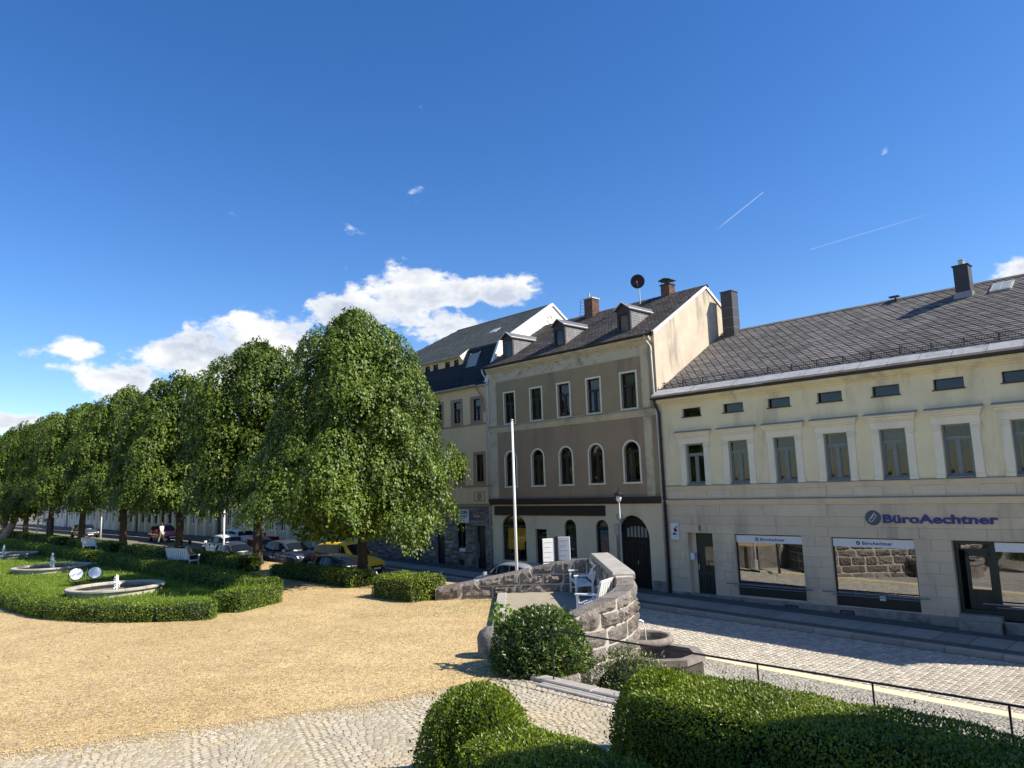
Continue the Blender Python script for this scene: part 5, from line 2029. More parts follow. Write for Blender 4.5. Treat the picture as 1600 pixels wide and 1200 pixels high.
# house just outside the right edge; its corner shades the clipped hedge
th = thingW('town_hall', 'tall pale rendered building whose corner shades the clipped hedge beside the path', 'building', (6.6, 5.06, 0), math.radians(4))
def hall_box(name, x0, x1, y0, y1, z0, z1, mat, par=th):
    return link(name, MB().box(x0, x1, y0, y1, z0, z1).mesh(name), mat, par)
hall_box('wall', 0, 18, -14, 0, -2, 10.2, m_gfcream)
link('roof', MB().prism([(-14.4, 10.2), (-7, 12.5), (.25, 10.2)], -.3, 18.3, 'x').mesh('roof'), m_tile, th)
for k in range(6):
    for zz in (1.2, 4.6, 7.6):
        f = hall_box('window', 1.2 + k * 2.8, 2.4 + k * 2.8, 0, .05, zz, zz + 1.8, m_white)
        hall_box('pane', 1.3 + k * 2.8, 2.3 + k * 2.8, .05, .06, zz + .1, zz + 1.7, m_glass, f)
        if k < 4:
            f = hall_box('window', -.05, 0, -3.0 - k * 3, -1.8 - k * 3, zz, zz + 1.8, m_white)
            hall_box('pane', -.06, -.05, -2.9 - k * 3, -1.9 - k * 3, zz + .1, zz + 1.7, m_glass, f)

# ------------------------------------------------------------------ rough stone bastion with benches
BA = thingW('stone_bastion', 'curved rough granite wall enclosing a raised seat, its top sloping down to both ends', 'wall', (0, 0, 0))
# centre line of the wall (plan), height of its top
path = [(-.60, 16.25, .30), (-.15, 16.12, .42), (.35, 16.12, .55), (.9, 16.3, .72), (1.45, 16.65, .88), (1.95, 17.15, .98), (2.36, 17.8, 1.04), (2.62, 18.5, 1.07), (2.74, 19.05, 1.1),
        (2.76, 19.5, 1.30), (2.74, 20.6, 1.32), (2.70, 22.0, 1.36), (2.66, 23.2, 1.40), (2.62, 23.75, 1.42), (2.45, 24.25, 1.22), (2.0, 24.55, 1.18), (1.3, 24.68, 1.10), (.4, 24.72, .92), (-.6, 24.72, .74), (-1.6, 24.72, .56), (-2.75, 24.72, .40)]
# resample
pp = [Vector(p) for p in path]
cum = [0]
for a, b in zip(pp[:-1], pp[1:]):
    cum.append(cum[-1] + math.hypot(b.x - a.x, b.y - a.y))
PL = cum[-1]


def at_path(u):
    u = max(0, min(PL, u))
    for i in range(len(cum) - 1):
        if u <= cum[i + 1] + 1e-9:
            break
    t = (u - cum[i]) / (cum[i + 1] - cum[i])
    p = pp[i].lerp(pp[i + 1], t)
    # smoothed tangent
    e = .25
    def raw(w):
        w = max(0, min(PL, w))
        for j in range(len(cum) - 1):
            if w <= cum[j + 1] + 1e-9:
                break
        tt = (w - cum[j]) / (cum[j + 1] - cum[j])
        return pp[j].lerp(pp[j + 1], tt)
    d = raw(u + e) - raw(u - e)
    d.z = 0
    d.normalize()
    return Vector((p.x, p.y, 0)), Vector((d.y, -d.x, 0)), p.z      # outward normal is to the right of travel


def uz(i):
    return cum[i]


U_N = cum[9] - .12                # start of the straight seat back
U_F = cum[13] + .1
rr = random.Random(77)
TH = .23


def rock_stone(u0, u1, z0, z1f, rough_in=True):
    """z1f(u) top height. Rock faced outside and inside, 5 x 3 grid faces"""
    mb = MB()
    nu, nz = 7, 5
    g = .016
    ua, ub = u0 + g, u1 - g
    grid = {}
    for side, sgn in (('o', 1), ('i', -1)):
        bulge = rr.uniform(.05, .115) if side == 'o' or rough_in else .008
        for i in range(nu + 1):
            u = ua + (ub - ua) * i / nu
            c, nn, _ = at_path(u)
            zt = z1f(u) - g
            for k in range(nz + 1):
                z = z0 + g + (zt - z0 - g) * k / nz
                edge = i in (0, nu) or k in (0, nz)
                d = TH + (0 if edge else bulge * rr.uniform(.25, 1.35) * (.75 if i in (1, nu - 1) or k in (1, nz - 1) else 1)) - (.012 if edge else 0) + (rr.uniform(-.006, .01) if edge else 0)
                grid[side, i, k] = c + nn * sgn * d + Vector((0, 0, z + (0 if edge else rr.uniform(-.02, .02))))
    idx = {}
    vs = []
    for key, p in grid.items():
        idx[key] = len(vs)
        vs.append(p)
    fs = []
    for i in range(nu):
        for k in range(nz):
            fs.append((idx['o', i, k], idx['o', i + 1, k], idx['o', i + 1, k + 1], idx['o', i, k + 1]))
            fs.append((idx['i', i + 1, k], idx['i', i, k], idx['i', i, k + 1], idx['i', i + 1, k + 1]))
        fs.append((idx['o', i, nz], idx['o', i + 1, nz], idx['i', i + 1, nz], idx['i', i, nz]))
        fs.append((idx['o', i + 1, 0], idx['o', i, 0], idx['i', i, 0], idx['i', i + 1, 0]))
    for k in range(nz):
        fs.append((idx['o', 0, k], idx['o', 0, k + 1], idx['i', 0, k + 1], idx['i', 0, k]))
        fs.append((idx['o', nu, k + 1], idx['o', nu, k], idx['i', nu, k], idx['i', nu, k + 1]))
    mb.add(vs, fs)
    return mb


def ztop(u):
    return at_path(u)[2]


# courses from the street level up
zc = [-1.5, -1.08, -.72, -.30, .02, .40, .72, 1.10, 1.5]
for ci, (za, zb) in enumerate(zip(zc[:-1], zc[1:])):
    u = 0.0
    while u < PL - .1:
        ln = rr.uniform(.55, 1.15) if zb - za > .33 else rr.uniform(.5, .9)
        u1 = u + ln
        if PL - u1 < .35:
            u1 = PL
        lowend = min(ztop(u), ztop(u1), ztop((u + u1) / 2))
        hi = max(ztop(u), ztop(u1))
        in_seat = U_N < (u + u1) / 2 < U_F
        if hi > za + .09:
            # a course that would leave a sliver above is taken up to the top
            def f(w, zb=zb, za=za):
                t = ztop(w) - (.11 if U_N < w < U_F else 0)
                h = zb if t - zb > .2 else t
                return max(min(h, t), za + .04)
            prev_top = ztop((u + u1) / 2)
            skip = ci > 0 and (prev_top - zc[ci] <= .2) and not (U_N < (u + u1) / 2 < U_F and prev_top - .11 - zc[ci] > .2)
            if not skip:
                link('wall_stone', rock_stone(u, u1, za, f).mesh('wall_stone', smooth=False), m_rock, BA)
        u = u1
# mortar core
mb = MB()
nn_ = 90
for i in range(nn_):
    u0, u1 = PL * i / nn_, PL * (i + 1) / nn_
    a, na, ta = at_path(u0)
    b, nb, tb = at_path(u1)
    h = TH - .006
    off_ = .13
    vs = [a + na * h, b + nb * h, b - nb * h, a - na * h]
    vs = [v + Vector((0, 0, -1.6)) for v in vs] + [vs[0] + Vector((0, 0, ta - .03 - (off_ if U_N < u0 < U_F else 0))), vs[1] + Vector((0, 0, tb - .03 - (off_ if U_N < u0 < U_F else 0))), vs[2] + Vector((0, 0, tb - .03 - (off_ if U_N < u0 < U_F else 0))), vs[3] + Vector((0, 0, ta - .03 - (off_ if U_N < u0 < U_F else 0)))]
    mb.add(vs, [(0, 1, 5, 4), (2, 3, 7, 6), (4, 5, 6, 7), (0, 4, 7, 3), (1, 2, 6, 5)])
link('mortar', mb.mesh('mortar'), m_rockmortar, BA)
# coping slabs over the seat back
u = U_N
while u < U_F - .1:
    u1 = min(u + 1.25, U_F)
    if U_F - u1 < .5:
        u1 = U_F
    mb = MB()
    n = 6
    vs = []
    for i in range(n + 1):
        w_ = u + .004 + (u1 - u - .008) * i / n
        c, nv, t = at_path(w_)
        for sx, zz in ((TH + .06, t - .12), (TH + .06, t - .01), (TH + .045, t), (-TH - .045, t), (-TH - .06, t - .01), (-TH - .06, t - .12)):
            vs.append(c + nv * sx + Vector((0, 0, zz)))
    fs = []
    for i in range(n):
        for k in range(6):
            k2 = (k + 1) % 6
            fs.append((i * 6 + k, i * 6 + k2, i * 6 + 6 + k2, i * 6 + 6 + k))
    fs += [tuple(range(5, -1, -1)), tuple(range(n * 6, n * 6 + 6))]
    mb.add(vs, fs)
    link('coping_stone', mb.mesh('coping_stone'), m_smooth, BA)
    u = u1
# smooth inner lining of the seat back
mb = MB()
n = 24
for i in range(n):
    u0, u1 = U_N + .05 + (U_F - U_N - .1) * i / n, U_N + .05 + (U_F - U_N - .1) * (i + 1) / n
    a, na, ta = at_path(u0)
    b, nb, tb = at_path(u1)
    q0, q1 = a - na * (TH + .05), b - nb * (TH + .05)
    mb.add([(q0.x, q0.y, .1), (q1.x, q1.y, .1), (q1.x, q1.y, tb - .125), (q0.x, q0.y, ta - .125)], [(3, 2, 1, 0)])
link('seat_back_lining', mb.mesh('seat_back_lining'), m_smooth, BA)
# round end stone of the near arm
link('end_stone', MB().lathe([(0, .62), (.16, .60), (.27, .52), (.32, .40), (.31, .1), (.30, -.2)], (-.62, 16.3, 0), 18).mesh('end_stone', smooth=True), m_rock, BA)
# raised floor with edging stones
fl_pts = [(-.42, 24.47), (-.42, 17.6), (.2, 16.45), (1.3, 16.95), (2.1, 17.8), (2.46, 19.3), (2.4, 23.4), (2.2, 24.2), (1.6, 24.45)]
link('platform_floor', MB().prism(fl_pts, -.2, .16, 'z').mesh('platform_floor'), m_platform, BA)
y = 17.5
while y < 24.4:
    y1 = min(y + 1.15, 24.46)
    link('edging_stone', MB().cbox(-.70, -.40, y + .006, y1 - .006, -.2, .19, .015).mesh('edging_stone'), m_smooth, BA)
    y = y1

# fountain basins on the street side of the bastion
zb_ = zs(4) - .03
urn = thingW('wall_basin', 'round fluted granite basin under the water spout on the bastion wall', 'basin', (3.25, 19.95, zb_ + .14))
prof = [(.0, -.3), (.5, -.3), (.52, .1), (.50, .12), (.62, .52), (.63, .56), (.74, .60), (.80, .66), (.80, .74), (.74, .80), (.66, .80), (.62, .74), (.60, .5), (0, .48)]
mb = MB().lathe([(r, z) for r, z in prof], (0, 0, 0), 40)
link('bowl', mb.mesh('bowl', smooth=True), m_basinstone, urn)
fl2 = MB()
for k in range(40):
    t = 2 * math.pi * k / 40
    fl2.tube([(.535 * math.cos(t), .535 * math.sin(t), .14), (.625 * math.cos(t), .625 * math.sin(t), .5)], .022, 4)
link('flute', fl2.mesh('flute'), m_basinstone, urn)
m_water = M('water', (.018, .022, .020), .06, .1, spec=.8)
link('water', MB().lathe([(0, .66), (.61, .66)], (0, 0, 0), 32).mesh('water'), m_water, urn)
tr = thingW('stone_trough', 'octagonal granite trough standing in front of the round basin by the kerb', 'basin', (3.50, 18.75, zs(5) + .20))
oct_ = [(.98 * math.cos(math.pi / 8 + k * math.pi / 4), .98 * math.sin(math.pi / 8 + k * math.pi / 4)) for k in range(8)]


def ring_prism(o, i, z0, z1):
    mb = MB()
    n = len(o)
    vs = [(p[0], p[1], z0) for p in o] + [(p[0], p[1], z1) for p in o] + [(p[0], p[1], z1) for p in i] + [(p[0], p[1], z0) for p in i]
    fs = []
    for k in range(n):
        j = (k + 1) % n
        fs += [(k, j, n + j, n + k), (n + k, n + j, 2 * n + j, 2 * n + k), (2 * n + k, 2 * n + j, 3 * n + j, 3 * n + k)]
    mb.add(vs, fs)
    return mb


sc2 = lambda k: [(p[0] * k, p[1] * k) for p in oct_]
link('rim', ring_prism(sc2(1.08), sc2(.82), .42, .56).mesh('rim'), m_basinstone, tr)
link('body', ring_prism(sc2(1.0), sc2(.80), -.35, .42).mesh('body'), m_basinstone, tr)
fl2 = MB()
for k in range(8):
    p, q = Vector((*sc2(1.01)[k], 0)), Vector((*sc2(1.01)[(k + 1) % 8], 0))
    for j in range(9):
        c = p.lerp(q, (j + .5) / 9)
        fl2.tube([(c.x, c.y, -.2), (c.x, c.y, .36)], .026, 4)
link('flute', fl2.mesh('flute'), m_basinstone, tr)
link('water', MB().add([(p[0] * .81, p[1] * .81, -.1) for p in oct_], [tuple(range(8))]).mesh('water'), m_water, tr)
tag(link('trough_step', MB().add([(3.0, 17.4, zs(5) + .02), (4.9, 17.6, zs(6) + .02), (5.1, 19.4, zs(6) + .02), (4.6, 20.8, zs(5) + .02), (3.0, 20.9, zs(5) + .02),
     (3.0, 17.4, -1.6), (4.9, 17.6, -1.6), (5.1, 19.4, -1.6), (4.6, 20.8, -1.6), (3.0, 20.9, -1.6)], [(0, 1, 2, 3, 4), (5, 6, 1, 0), (6, 7, 2, 1), (7, 8, 3, 2)]).mesh('trough_step'), m_kerb), kind='structure')
sp = thingW('water_spout', 'small white carved spout on the bastion wall above the round basin', 'spout', (3.06, 19.95, -.05))
link('spout_head', MB().lathe([(0, -.1), (.08, -.08), (.10, 0), (.08, .09), (0, .12)], (0, 0, 0), 12).tube([(0, 0, 0), (.16, 0, .02), (.22, 0, -.03)], .035, 8).mesh('spout_head', smooth=True), m_white, sp)
link('spout_water', MB().tube([(.20, 0, -.04), (.25, 0, -.18), (.27, 0, -.5)], .014, 6).mesh('spout_water'), m_white, sp)


def white_bench(name, label, loc, rz, group=None, n=9, length=1.55):
    """slatted garden bench; the sitter looks along local +x, length along y"""
    t = thingW(name, label, 'bench', loc, rz, group)
    h = length / 2
    for sy in (-1, 1):
        y0, y1 = sorted((sy * h, sy * (h - .06)))
        link('front_leg', MB().cbox(.44, .50, y0, y1, 0, .66, .006).mesh('front_leg'), m_white, t)
        fr = MB()
        vs = []
        for x_a, x_b, zz in ((-.06, 0, 0), (-.06, 0, .42), (-.22, -.16, 1.0)):
            vs += [(x_a, y0, zz), (x_b, y0, zz), (x_b, y1, zz), (x_a, y1, zz)]
        fr.add(vs, [(3, 2, 1, 0), (8, 9, 10, 11)] + [(k0 + i, k0 + (i + 1) % 4, k0 + 4 + (i + 1) % 4, k0 + 4 + i) for k0 in (0, 4) for i in range(4)])
        link('back_post', fr.mesh('back_post'), m_white, t)
        ya, yb = sorted((sy * (h + .015), sy * (h - .075)))
        link('armrest', MB().cbox(-.1, .54, ya, yb, .66, .70, .01).mesh('armrest'), m_white, t)
        link('side_rail', MB().box(0, .44, y0 + .01, y1 - .01, .12, .17).mesh('side_rail'), m_white, t)
        link('seat_rail', MB().box(0, .44, y0 + .01, y1 - .01, .36, .42).mesh('seat_rail'), m_white, t)
    for k in range(5):
        x = .0 + k * .1
        link('seat_slat', MB().cbox(x + .008, x + .092, -h + .06, h - .06, .42, .445, .005).mesh('seat_slat'), m_white, t)
    link('back_rail', MB().add([(-.19, -h + .06, .94), (-.13, -h + .06, .94), (-.16, -h + .06, 1.02), (-.22, -h + .06, 1.02), (-.19, h - .06, .94), (-.13, h - .06, .94), (-.16, h - .06, 1.02), (-.22, h - .06, 1.02)],
         [(0, 1, 2, 3), (7, 6, 5, 4), (0, 4, 5, 1), (1, 5, 6, 2), (2, 6, 7, 3), (3, 7, 4, 0)]).mesh('back_rail'), m_white, t)
    for k in range(n):
        y = -h + .1 + (length - .2) * (k + .5) / n
        d = (length - .2) / n * .36
        link('back_slat', MB().add([(-.075, y - d, .47), (-.055, y - d, .47), (-.165, y - d, .95), (-.185, y - d, .95), (-.075, y + d, .47), (-.055, y + d, .47), (-.165, y + d, .95), (-.185, y + d, .95)],
             [(0, 1, 2, 3), (7, 6, 5, 4), (1, 5, 6, 2), (3, 7, 4, 0)]).mesh('back_slat'), m_white, t)
    return t


white_bench('garden_bench', 'white slatted bench on the raised seat, the farther one against the bastion wall', (2.20, 23.55, .16), math.pi + .04)
white_bench('garden_bench', 'white slatted bench on the raised seat, the nearer one partly hidden by the sloping wall', (2.26, 19.45, .16), math.pi - .5)

# ================================================================== VEGETATION
def tri_box_core(polys):
    """closed prisms (outline pts, z0, z1) as triangles for a dark hedge core"""
    V, F = [], []
    for pts, z0, z1 in polys:
        o = len(V)
        n = len(pts)
        V += [(p[0], p[1], z0) for p in pts] + [(p[0], p[1], z1) for p in pts] + [(sum(p[0] for p in pts) / n, sum(p[1] for p in pts) / n, z1)]
        for i in range(n):
            j = (i + 1) % n
            F += [(o + i, o + j, o + n + j), (o + i, o + n + j, o + n + i), (o + n + i, o + n + j, o + 2 * n)]
    return np.array(V, float), np.array(F, int)


def hedge(name, label, line, width, h, dens, leaf, mat, rough=.05, group=None, top_extra=1.0, seed=0, wav=.04, capr=None):
    """clipped hedge along a plan polyline (world coords): core + leaves over top and sides; ends rounded"""
    r = np.random.default_rng(seed + 100)
    pts = [Vector((p[0], p[1], 0)) for p in line]
    segL = [(b - a).length for a, b in zip(pts[:-1], pts[1:])]
    tot = sum(segL)
    cumL = np.concatenate([[0], np.cumsum(segL)])
    A = np.array([[p.x, p.y] for p in pts])

    def frame(u):
        u = np.clip(u, 0, tot - 1e-6)
        k = np.clip(np.searchsorted(cumL, u, side='right') - 1, 0, len(segL) - 1)
        t = ((u - cumL[k]) / np.array(segL)[k])[:, None]
        c = A[k] * (1 - t) + A[k + 1] * t
        D = A[k + 1] - A[k]
        D = D / np.linalg.norm(D, axis=1, keepdims=True)
        # smooth the normal over corners
        Nn = np.stack([-D[:, 1], D[:, 0]], 1)
        return c, D, Nn
    hw = width / 2
    cr = min(.16, hw * .5, h * .35)          # rounding of the top edges
    # cross-section: outline parametrised from one foot over the top to the other
    sec = [(-hw, 0), (-hw * 1.03, h * .5), (-hw, h - cr), (-hw + cr * .3, h - cr * .3), (-hw + cr, h), (0, h + .015), (hw - cr, h), (hw - cr * .3, h - cr * .3), (hw, h - cr), (hw * 1.03, h * .5), (hw, 0)]
    secA = np.array(sec)
    sl_ = np.linalg.norm(np.diff(secA, axis=0), axis=1)
    sc_ = np.concatenate([[0], np.cumsum(sl_)])
    area = tot * sc_[-1]
    n = int(area * dens)
    u = r.uniform(0, tot, n)
    q = r.uniform(0, sc_[-1], n)
    k = np.clip(np.searchsorted(sc_, q, side='right') - 1, 0, len(sl_) - 1)
    t = ((q - sc_[k]) / sl_[k])[:, None]
    P2 = secA[k] * (1 - t) + secA[k + 1] * t
    T2 = secA[k + 1] - secA[k]
    T2 = T2 / np.linalg.norm(T2, axis=1, keepdims=True)
    N2 = np.stack([-T2[:, 1], T2[:, 0]], 1)
    c, D, Nn = frame(u)
    P = np.concatenate([c + Nn * P2[:, :1], P2[:, 1:]], 1)
    No = np.concatenate([Nn * N2[:, :1], N2[:, 1:]], 1)
    # end caps
    ends = []
    for e, sgn in ((0, -1), (tot, 1)):
        m = int(width * h * dens * 1.3)
        a = r.uniform(-1, 1, m)
        zz = r.uniform(0, 1, m)
        ce, De, Ne = frame(np.full(m, e))
        bul = .22 * hw * (1 - a ** 2) + .0
        Pe = np.concatenate([ce + Ne * (a * hw)[:, None] + De * sgn * bul[:, None], (zz * (h - cr * .5 * np.abs(a)))[:, None]], 1)
        Noe = np.concatenate([De * sgn + Ne * (a * .6)[:, None], np.full((m, 1), .15)], 1)
        ends.append((Pe, Noe))
    P = np.concatenate([P] + [e[0] for e in ends])
    No = unit(np.concatenate([No] + [e[1] for e in ends]))
    n = len(P)
    # uneven clipping
    ph = r.uniform(0, 6.28, 6)
    wv = (np.sin(P[:, 0] * 2.1 + ph[0]) * np.sin(P[:, 1] * 2.7 + ph[1]) + .6 * np.sin(P[:, 0] * 6.3 + ph[2]) * np.sin(P[:, 1] * 5.1 + P[:, 2] * 6 + ph[3]))
    depth = r.exponential(rough, n) - rough * .8
    P = P + No * (wv * wav - np.abs(depth) * .9 + .015)[:, None]
    stray = r.uniform(0, 1, n) < .035
    P = P + No * (stray * r.uniform(.02, .09, n))[:, None] + np.stack([np.zeros(n), np.zeros(n), stray * r.uniform(0, .03, n)], 1)
    P[:, 2] = np.maximum(P[:, 2], .01)
    rv = unit(r.normal(size=(n, 3)))
    Dl = unit(No * .55 + rv * .9 + np.array([0, 0, .35]))
    Nl = unit(No * 1.0 + unit(r.normal(size=(n, 3))) * .65 + np.array([0, 0, .3]))
    L = leaf * r.uniform(.7, 1.3, n)
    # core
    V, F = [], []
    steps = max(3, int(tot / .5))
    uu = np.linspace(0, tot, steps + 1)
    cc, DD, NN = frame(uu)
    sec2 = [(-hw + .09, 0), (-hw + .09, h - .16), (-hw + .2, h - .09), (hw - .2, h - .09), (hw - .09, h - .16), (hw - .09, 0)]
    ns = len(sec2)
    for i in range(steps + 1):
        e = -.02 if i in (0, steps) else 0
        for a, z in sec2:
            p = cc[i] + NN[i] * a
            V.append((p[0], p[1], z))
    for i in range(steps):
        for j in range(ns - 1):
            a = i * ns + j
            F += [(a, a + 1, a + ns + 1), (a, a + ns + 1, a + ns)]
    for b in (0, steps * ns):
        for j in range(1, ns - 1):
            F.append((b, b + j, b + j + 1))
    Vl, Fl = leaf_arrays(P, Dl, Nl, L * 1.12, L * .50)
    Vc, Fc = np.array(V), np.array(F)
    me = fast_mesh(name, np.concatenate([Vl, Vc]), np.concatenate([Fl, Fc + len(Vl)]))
    me.materials.append(mat)
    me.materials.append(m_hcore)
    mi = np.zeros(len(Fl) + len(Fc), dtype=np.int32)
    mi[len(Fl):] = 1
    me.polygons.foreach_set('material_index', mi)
    o = bpy.data.objects.new(name, me)
    COL.objects.link(o)
    tag(o, label, 'hedge', group)
    return o


def B2W(*pts):
    return [tuple(Wp(s, y, 0))[:2] for s, y in pts]


def dome(name, label, cat, c, rx, ry, h, n, leaf, mat, seed, z0=0.0, rough=.09, lumps=.12, power=2.2, updir=.4, wr=.55, long=False):
    """rounded bush: leaves over a lumpy dome with a dark core and a few stems"""
    r = np.random.default_rng(seed)
    th = r.uniform(0, 2 * np.pi, n)
    cz = r.uniform(-.15, 1, n)
    sx = np.sqrt(np.maximum(1 - np.abs(cz) ** power, 0)) ** (2 / power) if False else np.sqrt(np.maximum(1 - np.clip(cz, 0, 1) ** power, 0))
    No = np.stack([np.cos(th) * sx / rx, np.sin(th) * sx / ry, np.clip(cz, 0, 1) / h * 1.1 + .05], 1)
    No = unit(No)
    ph = r.uniform(0, 6.28, 8)
    lum = 1 + lumps * (np.sin(3 * th + ph[0] + 3 * cz) + .7 * np.sin(7 * th + ph[1]) * np.cos(5 * cz + ph[2]) + .6 * np.sin(13 * th + 9 * cz + ph[3])) / 1.6
    base = np.where(cz < 0, 1 + cz * .5, 1)
    P = np.stack([np.cos(th) * sx * rx * lum * base, np.sin(th) * sx * ry * lum * base, h * (np.clip(cz, 0, 1) * .92 + .08) * (.93 + .07 * lum) + np.minimum(cz, 0) * h * .4], 1)
    P = P - No * (np.abs(r.exponential(rough, n)))[:, None]
    st = r.uniform(0, 1, n) < .05
    P += No * (st * r.uniform(.02, .12, n))[:, None]
    P[:, 2] = np.maximum(P[:, 2], .02)
    Dl = unit(No * .7 + unit(r.normal(size=(n, 3))) * .8 + np.array([0, 0, updir]))
    Nl = unit(No * .8 + unit(r.normal(size=(n, 3))) * .7 + np.array([0, 0, .3]))
    L = leaf * r.uniform(.65, 1.3, n)
    Vl, Fl = leaf_arrays(P, Dl, Nl, L, L * wr)
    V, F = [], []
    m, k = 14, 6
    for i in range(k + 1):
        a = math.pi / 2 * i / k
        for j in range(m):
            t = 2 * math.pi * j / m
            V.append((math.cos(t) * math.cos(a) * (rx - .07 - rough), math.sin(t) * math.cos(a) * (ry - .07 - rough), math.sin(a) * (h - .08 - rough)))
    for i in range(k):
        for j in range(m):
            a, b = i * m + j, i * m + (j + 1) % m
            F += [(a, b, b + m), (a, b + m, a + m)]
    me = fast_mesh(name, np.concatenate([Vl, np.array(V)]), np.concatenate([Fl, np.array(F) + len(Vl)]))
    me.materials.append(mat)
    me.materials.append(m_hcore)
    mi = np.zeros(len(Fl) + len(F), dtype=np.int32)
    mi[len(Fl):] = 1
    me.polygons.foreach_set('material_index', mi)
    o = bpy.data.objects.new(name, me)
    COL.objects.link(o)
    o.location = (c[0], c[1], z0)
    tag(o, label, cat)
    return o


# near hedges beside the path
hedge('clipped_hedge', 'long shaded privet hedge running to the right edge below the black railing', B2W((10.0, -19.22), (11.5, -19.2), (15.5, -19.25)), 1.3, 1.08, 3000, .040, L_hedge, .045, seed=1)
dome('hedge_end', 'taller rounded near end of the long privet hedge below the railing', 'hedge', tuple(Wp(10.02, -19.15, 0))[:2],   .66, .66, 1.20, 15000, .042, L_hedge, 12, rough=.05, lumps=.07, power=3.0)
hedge('clipped_hedge', 'low privet hedge along the bottom edge, half in shadow, joined to the rounded bush', B2W((9.35, -21.5), (11, -21.55), (15.5, -21.6)), 1.0, .86, 3200, .040, L_hedge, .045, seed=2)
dome('rounded_bush', 'rounded privet bush standing up at the bottom centre of the picture', 'bush', (-.56, 9.35), .74, .74, 1.22, 19000, .044, L_hedge, 14, rough=.06, lumps=.08, power=2.6)
# bush at the bastion
bush = dome('laurel_bush', 'big round glossy dark bush in front of the stone bastion', 'bush', (.42, 15.1), 1.0, .95, 1.22, 9500, .085, L_rhodo, 31, rough=.10, lumps=.10, power=2.4, updir=.1, wr=.42)
lsh = thingW('lime_shoot', 'light green broad leaved shoot climbing through the left side of the dark bush', 'plant', (-.33, 15.3, .3))
r = np.random.default_rng(3)
st_ = MB()
lp_ = []
for k in range(7):
    a = r.uniform(0, 6.28)
    e = Vector((math.cos(a) * .3 + .05, math.sin(a) * .25 - .08, r.uniform(.65, 1.0)))
    pts_ = [Vector((0, 0, 0)), Vector((e.x * .35, e.y * .35, e.z * .55)), e]
    st_.tube(pts_, [.014, .010, .005], 5)
    for j in range(14):
        t = .35 + .65 * j / 13
        q = pts_[1].lerp(pts_[2], (t - .35) / .65)
        lp_.append(q + Vector(r.normal(0, .05, 3)))
link('stem', st_.mesh('stem'), m_bark, lsh)
P = np.array(lp_)
n = len(P)
V_, F_ = leaf_arrays(P, unit(r.normal(size=(n, 3)) + np.array([0, 0, -.3])), unit(r.normal(size=(n, 3)) * .5 + np.array([.3, -.5, .8])), r.uniform(.10, .17, n), r.uniform(.08, .14, n))
for k in range(n):
    q = V_[4 * k:4 * k + 4]
    me = bpy.data.meshes.new('leaf')
    me.from_pydata((q - P[k]).tolist(), [], [(0, 1, 2), (0, 2, 3)])
    link('leaf', me, L_bright, lsh, tuple(P[k]))
dome('flowering_shrub', 'pale airy flowering shrub behind the railing beside the bastion foot', 'shrub', (2.05, 14.6), .95, .75, 1.25, 5200, .055, L_shrub, 41, z0=-.78, rough=.16, lumps=.2, power=2.0, wr=.5)
dome('flowering_shrub', 'small pale green shrub between railing and the end of the long hedge', 'shrub', (2.85, 13.2), .7, .6, 1.1, 3200, .05, L_shrub, 42, z0=-.9, rough=.14, lumps=.2, power=2.0, wr=.5)

# hedges round the lawn
FR = [(-60, -21.75), (-40, -21.75), (-26, -21.7), (-18, -21.85), (-14.2, -21.85), (-11.4, -21.5), (-9.2, -20.6), (-7.7, -19.5), (-6.75, -18.35)]
hedge('lawn_hedge', 'long low box hedge curving round the near end of the fountain lawn', B2W(*FR), .90, .50, 1100, .05, L_box, .05, seed=5)
hedge('hedge_block', 'squarish sunlit hedge block at the end of the lawn', B2W((-7.45, -17.65), (-8.3, -15.9)), 1.15, .60, 1500, .05, L_box, .05, seed=6)
hedge('lawn_hedge', 'long shaded hedge along the far side of the fountain lawn', B2W((-9.6, -15.2), (-20, -14.95), (-31, -15.0)), 1.0, .62, 600, .065, L_box, .06, seed=7)
hedge('lawn_hedge', 'hedge at the far end of the lawn behind the second fountain', B2W((-33, -15.0), (-42, -15.2), (-60, -15.2)), 1.0, .62, 350, .08, L_box, .06, seed=8)
for i, (pts, lab) in enumerate([(((-3.95, -12.35), (-6.1, -12.45)), 'sunlit hedge between the biggest tree and the left end of the stone wall'),
                               (((-8.9, -11.75), (-15.6, -11.8)), 'dark hedge in front of the black car beside the biggest tree'),
                               (((-18.6, -12.0), (-26.6, -12.1)), 'dark hedge behind the bench with two sitting people'),
                               (((-28.8, -12.0), (-36.5, -12.2)), 'dark hedge to the left of the sitting people'),
                               (((-39.5, -12.0), (-50, -12.2)), 'dark hedge behind the empty far bench'),
                               (((-54, -12.0), (-64, -12.2)), 'hedge near the crooked little tree'),
                               (((-68, -12.0), (-95, -12.2)), 'farthest dark hedge at the left edge')]):
    hedge('street_hedge', lab, B2W(*pts), 1.5 if i == 0 else 1.2, .74 if i == 0 else .56 if i == 1 else .70, 900 if i == 0 else 480 if i < 3 else 260, .055 if i == 0 else .075, L_hedge if i == 0 else L_box, .06, 'hedges along the street edge of the square', seed=20 + i)

